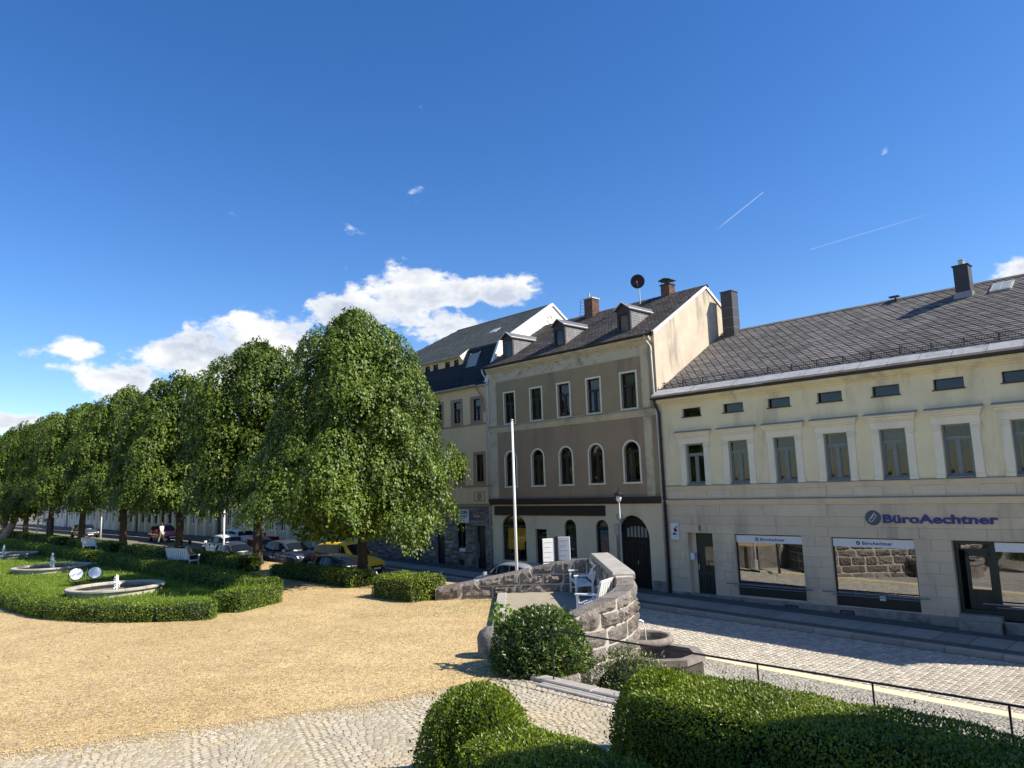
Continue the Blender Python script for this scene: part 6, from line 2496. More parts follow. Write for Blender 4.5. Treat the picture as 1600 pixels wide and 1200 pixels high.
# lawn
lawn_pts = [(-62, -21.5), (-18, -21.6), (-14, -21.6), (-11.4, -21.2), (-9.3, -20.3), (-7.9, -19.3), (-7.2, -18.3), (-7.4, -16.8), (-8.8, -15.3), (-62, -15.3)]
lawn = sheet('lawn', list(reversed(lawn_pts)), .012, m_turf)
r = np.random.default_rng(11)
n = 42000
s_ = -8 - 44 * r.uniform(0, 1, n) ** 1.5
y_ = r.uniform(-21.4, -15.4, n)
ok = np.array([inside(a, b, lawn_pts) for a, b in zip(s_, y_)])
s_, y_ = s_[ok], y_[ok]
n = len(s_)
P = np.array([P0.x, P0.y, 0]) + np.outer(s_, np.array(TV)) - np.outer(y_, np.array(NV))
hh = r.uniform(.05, .14, n) * (1 + 1.2 * (r.uniform(0, 1, n) < .04))
P[:, 2] = hh * .45
D = unit(np.stack([r.normal(0, .4, n), r.normal(0, .4, n), np.ones(n)], 1))
me = leaf_mesh('grass', P, D, unit(r.normal(size=(n, 3)) * np.array([1, 1, .1])), hh, r.uniform(.012, .03, n))
me.materials.append(m_grass)
gr = bpy.data.objects.new('grass', me)
COL.objects.link(gr)
tag(gr, 'short green grass blades of the fountain lawn', 'grass', None, 'stuff')
# tall ornamental grasses by the hedge block, weeds on the gravel
def tuft(name, label, cat, c, n, h, spread, mat, seed):
    r = np.random.default_rng(seed)
    P = np.zeros((n, 3))
    a = r.uniform(0, 6.28, n)
    d = np.abs(r.normal(0, spread, n))
    hh = h * r.uniform(.6, 1.1, n)
    lean = r.uniform(.05, .5, n)
    D = unit(np.stack([np.cos(a) * lean, np.sin(a) * lean, np.ones(n)], 1))
    P[:, 0] = c[0] + np.cos(a) * d + D[:, 0] * hh * .5
    P[:, 1] = c[1] + np.sin(a) * d + D[:, 1] * hh * .5
    P[:, 2] = hh * .48
    me = leaf_mesh(name, P, D, unit(r.normal(size=(n, 3))), hh, np.full(n, .022) * r.uniform(.6, 1.5, n))
    me.materials.append(mat)
    o = bpy.data.objects.new(name, me)
    COL.objects.link(o)
    tag(o, label, cat)
    return o


tuft('ornamental_grass', 'arching tuft of ornamental grass behind the lawn hedge', 'plant', tuple(Wp(-9.2, -16.6, 0))[:2], 90, .75, .2, L_box, 1)
tuft('lavender_clump', 'upright grey green lavender clump beside the hedge block', 'plant', tuple(Wp(-9.6, -15.9, 0))[:2], 90, .8, .25, L_box, 2)
r = np.random.default_rng(15)
n = 1500
cx = np.concatenate([r.normal(-1.9, 1.3, 900), r.normal(-.9, .5, 300), r.normal(-4.3, .5, 300)])
cy = np.concatenate([r.normal(22.4, .9, 900), r.normal(24.0, .3, 300), r.normal(24.9, .3, 300)])
hh = r.uniform(.015, .05, n)
P = np.stack([cx, cy, hh * .3], 1)
ok = (cx < -.75)
P, hh = P[ok], hh[ok]
n = len(P)
me = leaf_mesh('weeds', P, unit(np.stack([r.normal(0, .9, n), r.normal(0, .9, n), np.ones(n) * .4], 1)), unit(r.normal(size=(n, 3)) * .5 + np.array([0, 0, 1])), hh, hh * .5)
me.materials.append(L_bright)
wd_ = bpy.data.objects.new('weeds', me)
COL.objects.link(wd_)
tag(wd_, 'thin weeds scattered over the gravel in front of the stone wall', 'weeds', None, 'stuff')


# trees: weeping dome crowns
def crown_mesh(name, prof, nclump, per, leaf, seed, skirt=None, mat=L_tree):
    """prof: [(z, radius)]; leaf clumps hang like umbrellas over the dome, several layers deep"""
    r = np.random.default_rng(seed)
    pz = np.array([p[0] for p in prof])
    pr = np.array([p[1] for p in prof])
    # area weighted heights
    zz = np.linspace(pz[0], pz[-1], 200)
    rad = np.interp(zz, pz, pr)
    wgt = rad + .8
    cw = np.cumsum(wgt) / wgt.sum()
    ph = r.uniform(0, 6.28, 12)

    def lump(th, z):
        return 1 + .10 * np.sin(2 * th + ph[0] + .7 * z) + .09 * np.sin(3 * th + ph[1] - 1.1 * z) + .07 * np.sin(5 * th + ph[2] + 1.9 * z) + .05 * np.sin(9 * th + ph[3] - 2.7 * z)
    Ps, Ds, Ns, Ls = [], [], [], []
    ga = 2.399963
    for ci in range(nclump):
        z = np.interp((ci + r.uniform()) / nclump, cw, zz) + r.normal(0, .12)
        th = ci * ga + r.normal(0, .35)
        layer = r.choice([1.04, .96, .85, .68], p=[.5, .22, .16, .12])
        rr_ = max(0, np.interp(z, pz, pr) - .35) * lump(th, z) * layer * (1 + r.normal(0, .055))
        c = np.array([math.cos(th) * rr_, math.sin(th) * rr_, z + r.normal(0, .15)])
        a = r.uniform(.55, 1.2) * (1 if z < pz[-1] - 1.2 else .7)
        mv = np.array([math.cos(th) * .8, math.sin(th) * .8, .6])
        tot_ = int(per * r.uniform(.7, 1.3) * (a / .85) ** 1.6)
        m = int(tot_ * .45)
        d = unit(unit(r.normal(size=(m, 3))) + mv * .95)
        q = (.62 + .38 * np.sqrt(r.uniform(0, 1, m)))[:, None]
        off = d * q * a * np.array([1.05, 1.05, .72])
        hd = np.hypot(off[:, 0], off[:, 1])
        off[:, 2] -= .42 * hd ** 2 / a
        Ps.append(c + off)
        Ds.append(d * .45 + np.array([0, 0, -.75]) + r.normal(0, .35, (m, 3)))
        Ns.append(d * .85 + mv * .35 + np.array([0, 0, .25]) + r.normal(0, .36, (m, 3)))
        Ls.append(leaf * r.uniform(.65, 1.25, m))
        # hanging twigs from the rim of the mound
        m = tot_ - m
        nt = max(6, int(m / 17))
        d0 = unit(unit(r.normal(size=(nt, 3))) * np.array([1, 1, .5]) + mv * .8)
        p0 = c + d0 * a * np.array([1.0, 1.0, .7]) * r.uniform(.75, 1.0, (nt, 1)) - np.stack([np.zeros(nt), np.zeros(nt), .35 * np.hypot(d0[:, 0], d0[:, 1]) ** 2 * a], 1)
        ln = r.uniform(.35, 1.15, nt)
        k = r.integers(0, nt, m)
        t = r.uniform(0, 1, m)
        hz = unit(d0 * np.array([1, 1, 0]))[k]
        px = p0[k] + hz * (.30 * np.sqrt(t) * ln[k])[:, None] + np.stack([np.zeros(m), np.zeros(m), .10 * np.sin(t * 3.1) * ln[k] - ln[k] * t ** 1.4], 1) + r.normal(0, .05, (m, 3))
        Ps.append(px)
        Ds.append(hz * .5 + np.array([0, 0, -.9]) + r.normal(0, .38, (m, 3)))
        Ns.append(hz * .8 + mv * .3 + np.array([0, 0, .45]) + r.normal(0, .38, (m, 3)))
        Ls.append(leaf * r.uniform(.65, 1.25, m))
    P = np.concatenate(Ps)
    D = unit(np.concatenate(Ds))
    Nn = unit(np.concatenate(Ns))
    L = np.concatenate(Ls)
    ok = P[:, 2] > pz[0] - .55 - .5 * r.uniform(0, 1, len(P)) ** 2
    if skirt is not None:
        ok &= P[:, 2] > skirt(P) - .6 * r.uniform(0, 1, len(P)) ** 2
    P, D, Nn, L = P[ok], D[ok], Nn[ok], L[ok]
    # inner leaves, so that the middle is dense
    n = int(len(P) * .16)
    z = np.interp(r.uniform(size=n), cw, zz)
    th = r.uniform(0, 6.28, n)
    q = np.interp(z, pz, pr) * r.uniform(.25, .8, n)
    Pi = np.stack([np.cos(th) * q, np.sin(th) * q, z], 1)
    P = np.concatenate([P, Pi])
    D = np.concatenate([D, unit(r.normal(size=(n, 3)) + np.array([0, 0, -.6]))])
    Nn = np.concatenate([Nn, unit(r.normal(size=(n, 3)))])
    L = np.concatenate([L, leaf * 1.9 * r.uniform(.7, 1.2, n)])
    me = leaf_mesh(name, P, D, Nn, L, L * .68, .14)
    me.materials.append(mat)
    return me


def trunk_mesh(name, h, r0, seed, limbs=9, top=7.5, lean=.0):
    r = random.Random(seed)
    mb = MB()
    pts, rs = [], []
    for k in range(9):
        t = k / 8
        pts.append((lean * t + r.uniform(-.03, .03), r.uniform(-.03, .03), -.1 + h * t))
        rs.append(r0 * (1.45 if k == 0 else 1.12 if k == 1 else 1 - .12 * t))
    mb.tube(pts, rs, 12)
    for k in range(limbs):
        a = 2 * math.pi * k / limbs + r.uniform(-.3, .3)
        z0 = h * r.uniform(.85, 1.0)
        rt = r.uniform(1.3, 2.8)
        zt = r.uniform(h + 1.2, top)
        p = [(lean, 0, z0), (lean + math.cos(a) * rt * .35, math.sin(a) * rt * .35, z0 + (zt - z0) * .45), (lean + math.cos(a) * rt * .75, math.sin(a) * rt * .75, z0 + (zt - z0) * .8), (lean + math.cos(a) * rt * 1.05, math.sin(a) * rt * 1.05, zt)]
        mb.tube(p, [r0 * .5, r0 * .36, r0 * .22, r0 * .08], 7)
    mb.tube([(lean, 0, h * .95), (lean * .8 + .1, .1, h + 2.5), (0, 0, top)], [r0 * .75, r0 * .45, r0 * .1], 8)
    return mb.mesh(name, smooth=True)


PR1 = [(1.7, 2.8), (2.6, 3.6), (4.0, 3.8), (5.5, 3.35), (6.9, 2.75), (8.2, 2.3), (9.4, 2.0), (10.4, 1.6), (11.1, 1.0), (11.5, .3)]
PR2 = [(3.2, 2.4), (4.0, 3.2), (5.4, 3.4), (6.8, 3.15), (8.4, 2.85), (9.9, 2.45), (11.0, 1.75), (11.6, 1.05), (11.9, .3)]
PR3 = [(3.2, 2.6), (4.0, 3.5), (5.6, 3.7), (7.0, 3.5), (8.8, 3.05), (10.4, 2.45), (11.3, 1.6), (11.9, .5)]
cm1 = crown_mesh('crown', PR1, 165, 560, .125, 1, lambda P: 2.75 - 1.6 * np.clip((P[:, 0] - .6) / 1.8, 0, 1))
cm2 = crown_mesh('crown', PR2, 125, 430, .145, 2)
cm3 = crown_mesh('crown', PR3, 120, 350, .17, 3)
tm1 = trunk_mesh('trunk', 2.7, .215, 1, top=8.5)
tm2 = trunk_mesh('trunk', 2.9, .26, 2, top=8.5)
for m_ in (tm1, tm2):
    m_.materials.append(m_bark)
TREES = [(-11.05, -10.45, 'biggest weeping tree, nearest in the row, in front of the sand coloured house', cm1, tm1, 1.0, 0.0),
         (-21.9, -10.1, 'second tree of the row, directly left of the biggest one', cm2, tm2, 1.0, 1.0),
         (-34, -9.9, 'third tree of the row, rising above the two sitting people', cm3, tm2, .98, 2.2),
         (-46, -9.9, 'fourth tree of the row, rounded, above the far red car', cm2, tm2, 1.03, 3.4),
         (-58, -9.9, 'fifth tree of the row with a small pointed top', cm3, tm2, 1.04, 4.9),
         (-70, -9.9, 'sixth tree of the row near the left edge', cm2, tm2, 1.05, .6),
         (-82, -9.9, 'seventh tree of the row, far at the left edge', cm3, tm2, 1.05, 1.9),
         (-94, -9.9, 'last visible tree of the row at the far left', cm2, tm2, 1.05, 3.0)]
for s_, y_, lab, cm, tm, k, rz in TREES:
    t = thingW('weeping_tree', lab, 'tree', tuple(Wp(s_, y_, 0)), rz, 'trees in the row along the square')
    t.scale = (k, k, k)
    link('trunk', tm, None, t)
    link('crown', cm, None, t, (-.38, 0, 0) if cm is cm1 else (0, 0, 0))
# crooked little tree with a pale trunk
ct = thingW('crooked_tree', 'small crooked tree with a pale leaning trunk far back in the square', 'tree', tuple(Wp(-72, -12.8, 0)), 0)
m_palebark = M('pale_bark', (.33, .29, .23), .95, .3, 4, 30, .2, .6, 20, .1)
mb = MB().tube([(-.9, 0, 0), (-.2, 0, 1.2), (.3, .1, 2.4), (.2, 0, 3.4)], [.5, .36, .26, .12], 10).tube([(-.5, 0, .7), (-1.4, .1, 1.9), (-2.2, 0, 2.5)], [.24, .15, .07], 8).tube([(.2, 0, 2.1), (1.2, 0, 3.1), (1.9, .2, 3.4)], [.2, .12, .06], 8)
link('trunk', mb.mesh('trunk', smooth=True), m_palebark, ct)
link('crown', crown_mesh('crown', [(2.2, 1.8), (2.9, 2.6), (3.8, 2.3), (4.6, 1.2), (4.9, .2)], 40, 130, .2, 9), None, ct)

# ================================================================== OBJECTS
# railing
ra = thingB('railing', 'thin black iron railing with two rails along the path edge', 'railing', 6.25, -17.2, 0)
rl = MB().tube([(6.02, -17.2, .94), (20, -17.2, .94)], .016, 8)
rl.tube([(6.02, -17.2, .94), (5.92, -17.2, .90), (5.95, -17.2, .80), (6.05, -17.2, .78)], .014, 6)
part('handrail', rl, m_iron, ra)
part('lower_rail', MB().tube([(6.25, -17.2, .47), (20, -17.2, .47)], .008, 6), m_iron, ra)
for k, s_ in enumerate((6.25, 10.35, 11.95, 13.45, 15.0, 16.6, 18.2)):
    part('post', MB().tube([(s_, -17.2, .04), (s_, -17.2, .93)], .014, 8).tube([(s_, -17.2, .04), (s_, -17.2, .075)], .035, 8), m_iron, ra)

# fountains on the lawn
m_foam = M('fountain_foam', (.82, .86, .88), .25, .1, 20, 60, .1, spec=.5)
m_basin = M('cast_basin', (.44, .40, .33), .85, .15, 4, 50, .18, .25, 50, .2, (.22, .20, .16), .6, 1.8)
for i, (s_, y_, R_, jh, lab) in enumerate([(-16.15, -18.45, 1.72, .52, 'nearest round fountain basin on the lawn, in front of the two floodlights'),
                                        (-29.4, -17.95, 1.80, .78, 'middle round fountain basin on the lawn with a tall jet'),
                                        (-43.8, -17.85, 1.95, .72, 'farthest round fountain basin at the left edge')]):
    f = thingW('fountain', lab, 'fountain', tuple(Wp(s_, y_, 0)), 0, 'fountain basins on the lawn')
    link('basin_wall', MB().lathe([(R_ - .06, -.05), (R_ - .05, .20), (R_ - .16, .20), (R_ - .16, .02), (0, .02)], (0, 0, 0), 56).mesh('basin_wall', smooth=False), m_basin, f)
    nrim = 14
    for k in range(nrim):
        a0, a1 = 2 * math.pi * k / nrim + .004, 2 * math.pi * (k + 1) / nrim - .004
        mbr = MB().lathe([(R_ - .24, .19), (R_ + .02, .19), (R_ + .035, .21), (R_ + .035, .265), (R_ + .015, .285), (R_ - .22, .285), (R_ - .24, .265), (R_ - .24, .19)], (0, 0, 0), 6, a0, a1)
        link('rim_stone', mbr.mesh('rim_stone'), m_basin, f)
    link('water', MB().lathe([(0, .12), (R_ - .155, .12)], (0, 0, 0), 40).mesh('water'), m_water, f)
    # jet: a foamy column made of many drops
    r = np.random.default_rng(50 + i)
    jv, jf = [], []
    n = 420
    off = 0
    for k in range(n):
        z = jh * r.uniform(0, 1) ** .8
        wv = .025 + .055 * math.sin(math.pi * min(1, z / jh * .8 + .25)) + (.09 * max(0, .25 - z / jh))
        a = r.uniform(0, 6.28)
        q = abs(r.normal(0, wv * .7))
        c = np.array([math.cos(a) * q, math.sin(a) * q, .14 + z])
        s3 = r.uniform(.010, .028)
        oc = np.array([[1, 0, 0], [-1, 0, 0], [0, 1, 0], [0, -1, 0], [0, 0, 1.5], [0, 0, -1.5]]) * s3 + c
        jv.append(oc)
        for t in ((0, 2, 4), (2, 1, 4), (1, 3, 4), (3, 0, 4), (2, 0, 5), (1, 2, 5), (3, 1, 5), (0, 3, 5)):
            jf.append(tuple(x + off for x in t))
        off += 6
    core = MB().lathe([(.035, .12), (.045, .14 + jh * .3), (.06, .14 + jh * .7), (.05, .14 + jh * .9), (0, .14 + jh)], (0, 0, 0), 10)
    V = np.concatenate(jv + [np.array(core.v)])
    me = bpy.data.meshes.new('water_jet')
    me.from_pydata(V.tolist(), [], jf + [tuple(x + off for x in q) for q in core.f])
    link('water_jet', me, m_foam, f)
# spout lip of the nearest basin
# floodlights
m_lens = M('floodlight_lens', (.78, .80, .82), .12, .04, 3, spec=.6)  # white stands for sky mirrored in the glass, held in the base colour
for i, (x, y, lab) in enumerate([(-19.02, 31.9, 'left one of two round white floodlights standing on the lawn'), (-18.45, 32.3, 'right one of two round white floodlights standing on the lawn')]):
    t = thingW('floodlight', lab, 'floodlight', (x, y, 0), math.atan2(-x, y) + math.pi - .0, 'round floodlights on the lawn')
    t.scale = (.9, .9, .9)
    # local -y looks to the camera after the turn
    hd = MB().lathe([(0, -.16), (.14, -.15), (.29, -.02), (.315, .0), (.315, .035), (.285, .035)], (0, 0, 0), 26)
    h = link('housing', hd.mesh('housing', smooth=False), m_black, t, (0, 0, .55), (math.radians(-62), 0, 0))
    link('lens', MB().lathe([(.287, .028), (.2, .045), (0, .055)], (0, 0, 0), 26).mesh('lens'), m_lensdark if i == 0 else m_lens, h)
    link('yoke', MB().tube([(-.33, 0, .55), (-.33, 0, .22), (0, 0, .18), (.33, 0, .22), (.33, 0, .55)], .018, 6).box(-.16, .16, -.12, .12, .0, .06).tube([(0, 0, 0), (0, 0, .2)], .03, 8).mesh('yoke'), m_black, t)

# flagpole, posts, lamp
fp = thingW('flagpole', 'tall plain white flagpole standing behind the stone wall', 'flagpole', (-.05, 27.05, zs(-8) - .1))
link('pole', MB().tube([(0, 0, 0), (0, 0, 3.6), (0, 0, 7.2)], [.058, .052, .042], 12).mesh('pole', smooth=True), m_white, fp)
link('pole_cap', MB().lathe([(0, .07), (.045, .05), (.06, 0), (.0, -.01)], (0, 0, 7.2), 12).mesh('pole_cap', smooth=True), m_pipe, fp)
link('base_sleeve', MB().lathe([(.12, 0), (.12, .5), (.07, .53)], (0, 0, 0), 12).mesh('base_sleeve'), m_pipe, fp)
for (s_, y_, h, lab) in [(-29.3, -8.9, 3.6, 'white post beside the dark grey car roof'), (-56, -8.9, 4.2, 'thin white post far back between two tree trunks')]:
    t = thingW('white_post', lab, 'post', tuple(Wp(s_, y_, zs(s_) - .1)), 0)
    link('shaft', MB().tube([(0, 0, 0), (0, 0, h)], .055, 8).mesh('shaft', smooth=True), m_white, t)
    link('band', MB().tube([(0, 0, h - .45), (0, 0, h - .38)], .058, 8).tube([(0, 0, h), (0, 0, h + .05)], .03, 8).mesh('band'), m_black, t)
lp = thingB('street_lamp', 'slim grey street lamp with a small round lantern in front of the dark gate', 'street lamp', -2.75, -3.55, zs(-3))
x0, y0 = -2.75, -3.55
part('post', MB().tube([(x0, y0, -1.2), (x0, y0, 1.7), (x0, y0, 2.85)], [.055, .05, .035], 10).tube([(x0, y0, -1.2), (x0, y0, -.5)], .075, 10), m_lead, lp, True)
part('control_box', MB().cbox(x0 - .26, x0 - .04, y0 - .08, y0 + .08, 1.55, 1.98, .015), m_lead, lp)
sc_m = MB()
for sg2 in (-1, 1):
    sc_m.tube([(x0, y0, 2.1), (x0 + sg2 * .12, y0, 2.18), (x0 + sg2 * .17, y0, 2.3), (x0 + sg2 * .1, y0, 2.36)], .016, 6)
part('scroll', sc_m, m_iron, lp)
part('globe', MB().lathe([(0, 2.84), (.07, 2.86), (.115, 2.95), (.105, 3.05), (.05, 3.12), (0, 3.13)], (x0, y0, 0), 14), m_white, lp, True)
cr = MB().lathe([(.03, 3.30), (.20, 3.16), (.19, 3.12), (.0, 3.14)], (x0, y0, 0), 14).tube([(x0, y0, 3.28), (x0, y0, 3.42)], [.03, .008], 6)
for k in range(6):
    a = k * math.pi / 3
    cr.tube([(x0 + .12 * math.cos(a), y0 + .12 * math.sin(a), 2.92), (x0 + .19 * math.cos(a), y0 + .19 * math.sin(a), 3.14)], .008, 4)
part('lantern_crown', cr, m_iron, lp)
sl_ = thingW('park_lamp', 'low park lamp with a white globe near the crooked tree', 'lamp', tuple(Wp(-69, -11.2, 0)))
link('post', MB().tube([(0, 0, 0), (0, 0, 2.0)], .09, 8).mesh('post'), m_lead, sl_)
link('globe', MB().lathe([(0, -.2), (.16, -.12), (.2, 0), (.16, .13), (0, .2)], (0, 0, 2.15), 12).mesh('globe', smooth=True), m_white, sl_)
bo = thingW('advert_pillar', 'dark narrow pillar standing beside the crooked tree', 'pillar', tuple(Wp(-65.3, -10.9, 0)))
link('body', MB().cbox(-.25, .25, -.2, .2, 0, 2.0, .03).mesh('body'), m_black, bo)
link('cap', MB().cbox(-.29, .29, -.24, .24, 2.0, 2.08, .02).mesh('cap'), m_iron, bo)

# notice boards behind the bastion
nb = thingW('notice_board', 'pair of white notice boards on a dark post behind the stone wall', 'sign', (1.38, 26.3, zs(-6.5) - .1))
link('post', MB().box(-.055, .055, -.05, .05, 0, 2.98).mesh('post'), m_iron, nb)
for sx, rz in ((-1, math.radians(10)), (1, math.radians(-12))):
    for z0, z1 in ((2.12, 2.92), (1.3, 2.08)):
        b_ = link('board', MB().cbox(.0 if sx > 0 else -.42, .42 if sx > 0 else 0, -.02, .02, z0, z1, .008).mesh('board'), m_white, nb, (sx * .075, -.01 + (.03 if sx > 0 else 0), 0.04 if sx > 0 else 0), (0, 0, rz))
        for k in range(4 if z1 > 2.1 else 2):
            xa = .05 if sx > 0 else -.37
            zz = z1 - .15 - k * .17
            link('text_line', MB().box(xa, xa + .3 - .06 * (k % 2), -.0225, -.0205, zz, zz + .022).mesh('text_line'), m_pagegrey, b_)

# benches on the path behind the lawn
white_bench('garden_bench', 'white slatted bench seen from behind with two people sitting on it', tuple(Wp(-24.0, -13.35, 0)), math.radians(54), None, 9, 2.1)
white_bench('garden_bench', 'empty white slatted bench farther back along the path', tuple(Wp(-42.9, -12.9, 0)), math.radians(56), None, 9, 1.9)
white_bench('garden_bench', 'white bench at the left edge of the picture, far back', tuple(Wp(-90, -13.4, 0)), math.radians(60), None, 9, 2.0)


# ---------------------------------------------------------------- people
def skin_body(name, joints, edges, mat, parent, sub=2):
    """joints: {key: (x, y, z, r)}; one continuous skinned surface"""
    keys = list(joints)
    me = bpy.data.meshes.new(name)
    me.from_pydata([joints[k][:3] for k in keys], [(keys.index(a), keys.index(b)) for a, b in edges], [])
    ob = bpy.data.objects.new('tmp_body', me)
    COL.objects.link(ob)
    ob.modifiers.new('skin', 'SKIN')
    sv = me.skin_vertices[0].data
    for i, k in enumerate(keys):
        rr_ = joints[k][3]
        sv[i].radius = rr_ if isinstance(rr_, tuple) else (rr_, rr_)
        sv[i].use_root = (i == 0)
    ss = ob.modifiers.new('sub', 'SUBSURF')
    ss.levels = sub
    ss.render_levels = sub
    dg = bpy.context.evaluated_depsgraph_get()
    m2 = bpy.data.meshes.new_from_object(ob.evaluated_get(dg))
    bpy.data.objects.remove(ob)
    m2.name = name
    m2.polygons.foreach_set('use_smooth', [True] * len(m2.polygons))
    m2.materials.clear()
    return link(name, m2, mat, parent)


m_skin = M('skin', (.50, .30, .21), .6, .05, 6, spec=.35)
HANDF = ((-.030, .075), (-.010, .09), (.010, .088), (.028, .072))


def person(label, loc, rz, shirt, trousers, hair, pose='stand', hairlen=.02, build=1.0):
    t = thingW('person', label, 'person', loc, rz)
    # local +x is forward
    J = {}
    if pose == 'sit':
        hp = .50
        J['pelvis'] = (0, 0, hp, .135)
        J['waist'] = (-.03, 0, hp + .16, .125)
        J['chest'] = (-.06, 0, hp + .36, (.125, .155))
        J['neckb'] = (-.05, 0, hp + .52, .075)
        J['neck'] = (-.03, 0, hp + .585, .052)
        for s, k in ((1, 'l'), (-1, 'r')):
            J['hip' + k] = (.06, s * .10, hp - .01, .095)
            J['knee' + k] = (.47, s * .13, hp + .0, .066)
            J['ank' + k] = (.50, s * .14, .09, .045)
            J['toe' + k] = (.66, s * .16, .045, .038)
            J['sho' + k] = (-.06, s * .19, hp + .47, .066)
            J['elb' + k] = (.05, s * .25, hp + .21, .047)
            J['wri' + k] = (.27, s * .15, hp + .13, .031)
            J['pal' + k] = (.34, s * .12, hp + .11, .036)
        head = (.0, 0, hp + .73)
    else:
        hp = .93
        st = .26 if pose == 'walk' else .03
        ln = .0 if pose != 'lean' else .32
        J['pelvis'] = (0, 0, hp, .13)
        J['waist'] = (.02 + ln * .3, 0, hp + .16, .12)
        J['chest'] = (.03 + ln * .75, 0, hp + .37 - ln * .15, (.12, .155))
        J['neckb'] = (.03 + ln * 1.1, 0, hp + .53 - ln * .25, .072)
        J['neck'] = (.05 + ln * 1.25, 0, hp + .60 - ln * .27, .052)
        for s, k in ((1, 'l'), (-1, 'r')):
            J['hip' + k] = (0, s * .095, hp - .07, .092)
            J['knee' + k] = (s * st * .55 + .04, s * .10, .50, .064)
            J['ank' + k] = (s * st - (.04 if s < 0 else 0), s * .10, .09 + (.04 if s < 0 and st > .1 else 0), .043)
            J['toe' + k] = (s * st + .15, s * .11, .04, .036)
            J['sho' + k] = (.03 + ln * .95, s * .19, hp + .48 - ln * .22, .064)
            J['elb' + k] = (-s * st * .6 + .02 + ln * 1.3, s * .25, hp + .20 - ln * .1, .046)
            J['wri' + k] = (-s * st * .9 + .12 + ln * 1.9, s * .24, hp - .02 + ln * .3, .030)
            J['pal' + k] = (-s * st * .95 + .14 + ln * 2.05, s * .235, hp - .10 + ln * .3, .035)
        head = (.075 + ln * 1.4, 0, hp + .735 - ln * .28)
    E = [('pelvis', 'waist'), ('waist', 'chest'), ('chest', 'neckb'), ('neckb', 'neck')]
    for k in 'lr':
        E += [('pelvis', 'hip' + k), ('hip' + k, 'knee' + k), ('knee' + k, 'ank' + k), ('ank' + k, 'toe' + k), ('neckb', 'sho' + k), ('sho' + k, 'elb' + k), ('elb' + k, 'wri' + k), ('wri' + k, 'pal' + k)]
        w_, p_ = Vector(J['wri' + k][:3]), Vector(J['pal' + k][:3])
        d = (p_ - w_).normalized()
        sv = Vector((0, 1, 0)) - d * d.y
        sv.normalize()
        for fi, (o_, l_) in enumerate(HANDF):
            a = p_ + sv * o_ + d * .03
            b = a + d * l_ * .55
            c = b + (d * .6 + Vector((0, 0, -.5))).normalized() * l_ * .45
            J[f'f{fi}a{k}'] = (*a, .010)
            J[f'f{fi}b{k}'] = (*b, .009)
            J[f'f{fi}c{k}'] = (*c, .007)
            E += [('pal' + k, f'f{fi}a{k}'), (f'f{fi}a{k}', f'f{fi}b{k}'), (f'f{fi}b{k}', f'f{fi}c{k}')]
        th_ = w_ + d * .03 + sv * (.04 if k == 'r' else -.04)
        J['tha' + k] = (*th_, .011)
        J['thb' + k] = (*(th_ + d * .04 + sv * (.015 if k == 'r' else -.015)), .008)
        E += [('wri' + k, 'tha' + k), ('tha' + k, 'thb' + k)]
    J = {a: (v[0] * build, v[1] * build, v[2], v[3]) for a, v in J.items()}
    body = skin_body('body', J, E, m_skin, t)
    # head: joined form with brow, nose, chin, ears
    hm = MB()
    nz, nt = 12, 18
    vs = []
    for i in range(nz + 1):
        a = math.pi * i / nz
        for k in range(nt):
            b = 2 * math.pi * k / nt
            x, y, z = math.cos(b) * math.sin(a), math.sin(b) * math.sin(a), math.cos(a)
            px, py, pz = x * .098, y * .076, z * .122
            if z < 0:
                px *= 1 - .12 * -z
                py *= 1 - .28 * -z
            if abs(b) < .2 or b > 6.1:
                if -.35 < z < .1:
                    px += .022 * (1 - abs(z + .15) / .3) if abs(z + .15) < .3 else 0
            if 0 < z < .25 and x > .8 and abs(abs(y) - .42) < .2:
                px -= .010
            if abs(abs(y) - 1) < .12 and -.2 < z < .25:
                py *= 1.12
            vs.append((head[0] + px, head[1] + py, head[2] + pz))
    fs = []
    for i in range(nz):
        for k in range(nt):
            k2 = (k + 1) % nt
            fs.append((i * nt + k, (i + 1) * nt + k, (i + 1) * nt + k2, i * nt + k2))
    hm.add(vs, fs)
    hd = link('head', hm.mesh('head', smooth=True), m_skin, t)
    ey = MB()
    for s in (-1, 1):
        ey.lathe([(0, .009), (.009, .004), (.011, 0)], (0, 0, 0), 8)
        ey.v[-24:] = [(head[0] + .089 + p[2] * .6, head[1] + s * .031 + p[0], head[2] + .012 + p[1] * .6) for p in ey.v[-24:]]
    link('eyes', ey.mesh('eyes'), m_black, hd)
    link('mouth', MB().box(head[0] + .083, head[0] + .090, -.024, .024, head[2] - .062, head[2] - .054).mesh('mouth'), m_red, hd)
    # hair
    hv, hf = [], []
    hb = MB()
    vs, fs = [], []
    n1_, n2_ = 8, 18
    for i in range(n1_ + 1):
        a = (math.pi * .62) * i / n1_
        for k in range(n2_):
            b = 2 * math.pi * k / n2_
            x, y, z = math.cos(b) * math.sin(a), math.sin(b) * math.sin(a), math.cos(a)
            cut = 1.0
            if x > .35 and z < .38:
                z = max(z, .38)
                cut = .97
            rr_ = 1.10 + .03 * math.sin(5 * b + 3 * a)
            dz = -hairlen * max(0, (i - n1_ + 2) / 2) if x < .3 else 0
            vs.append((head[0] + x * .098 * rr_ * cut - .004, head[1] + y * .080 * rr_, head[2] + z * .126 * rr_ + dz))
    for i in range(n1_):
        for k in range(n2_):
            k2 = (k + 1) % n2_
            fs.append((i * n2_ + k, (i + 1) * n2_ + k, (i + 1) * n2_ + k2, i * n2_ + k2))
    hb.add(vs, fs)
    link('hair', hb.mesh('hair', smooth=True), hair, t)
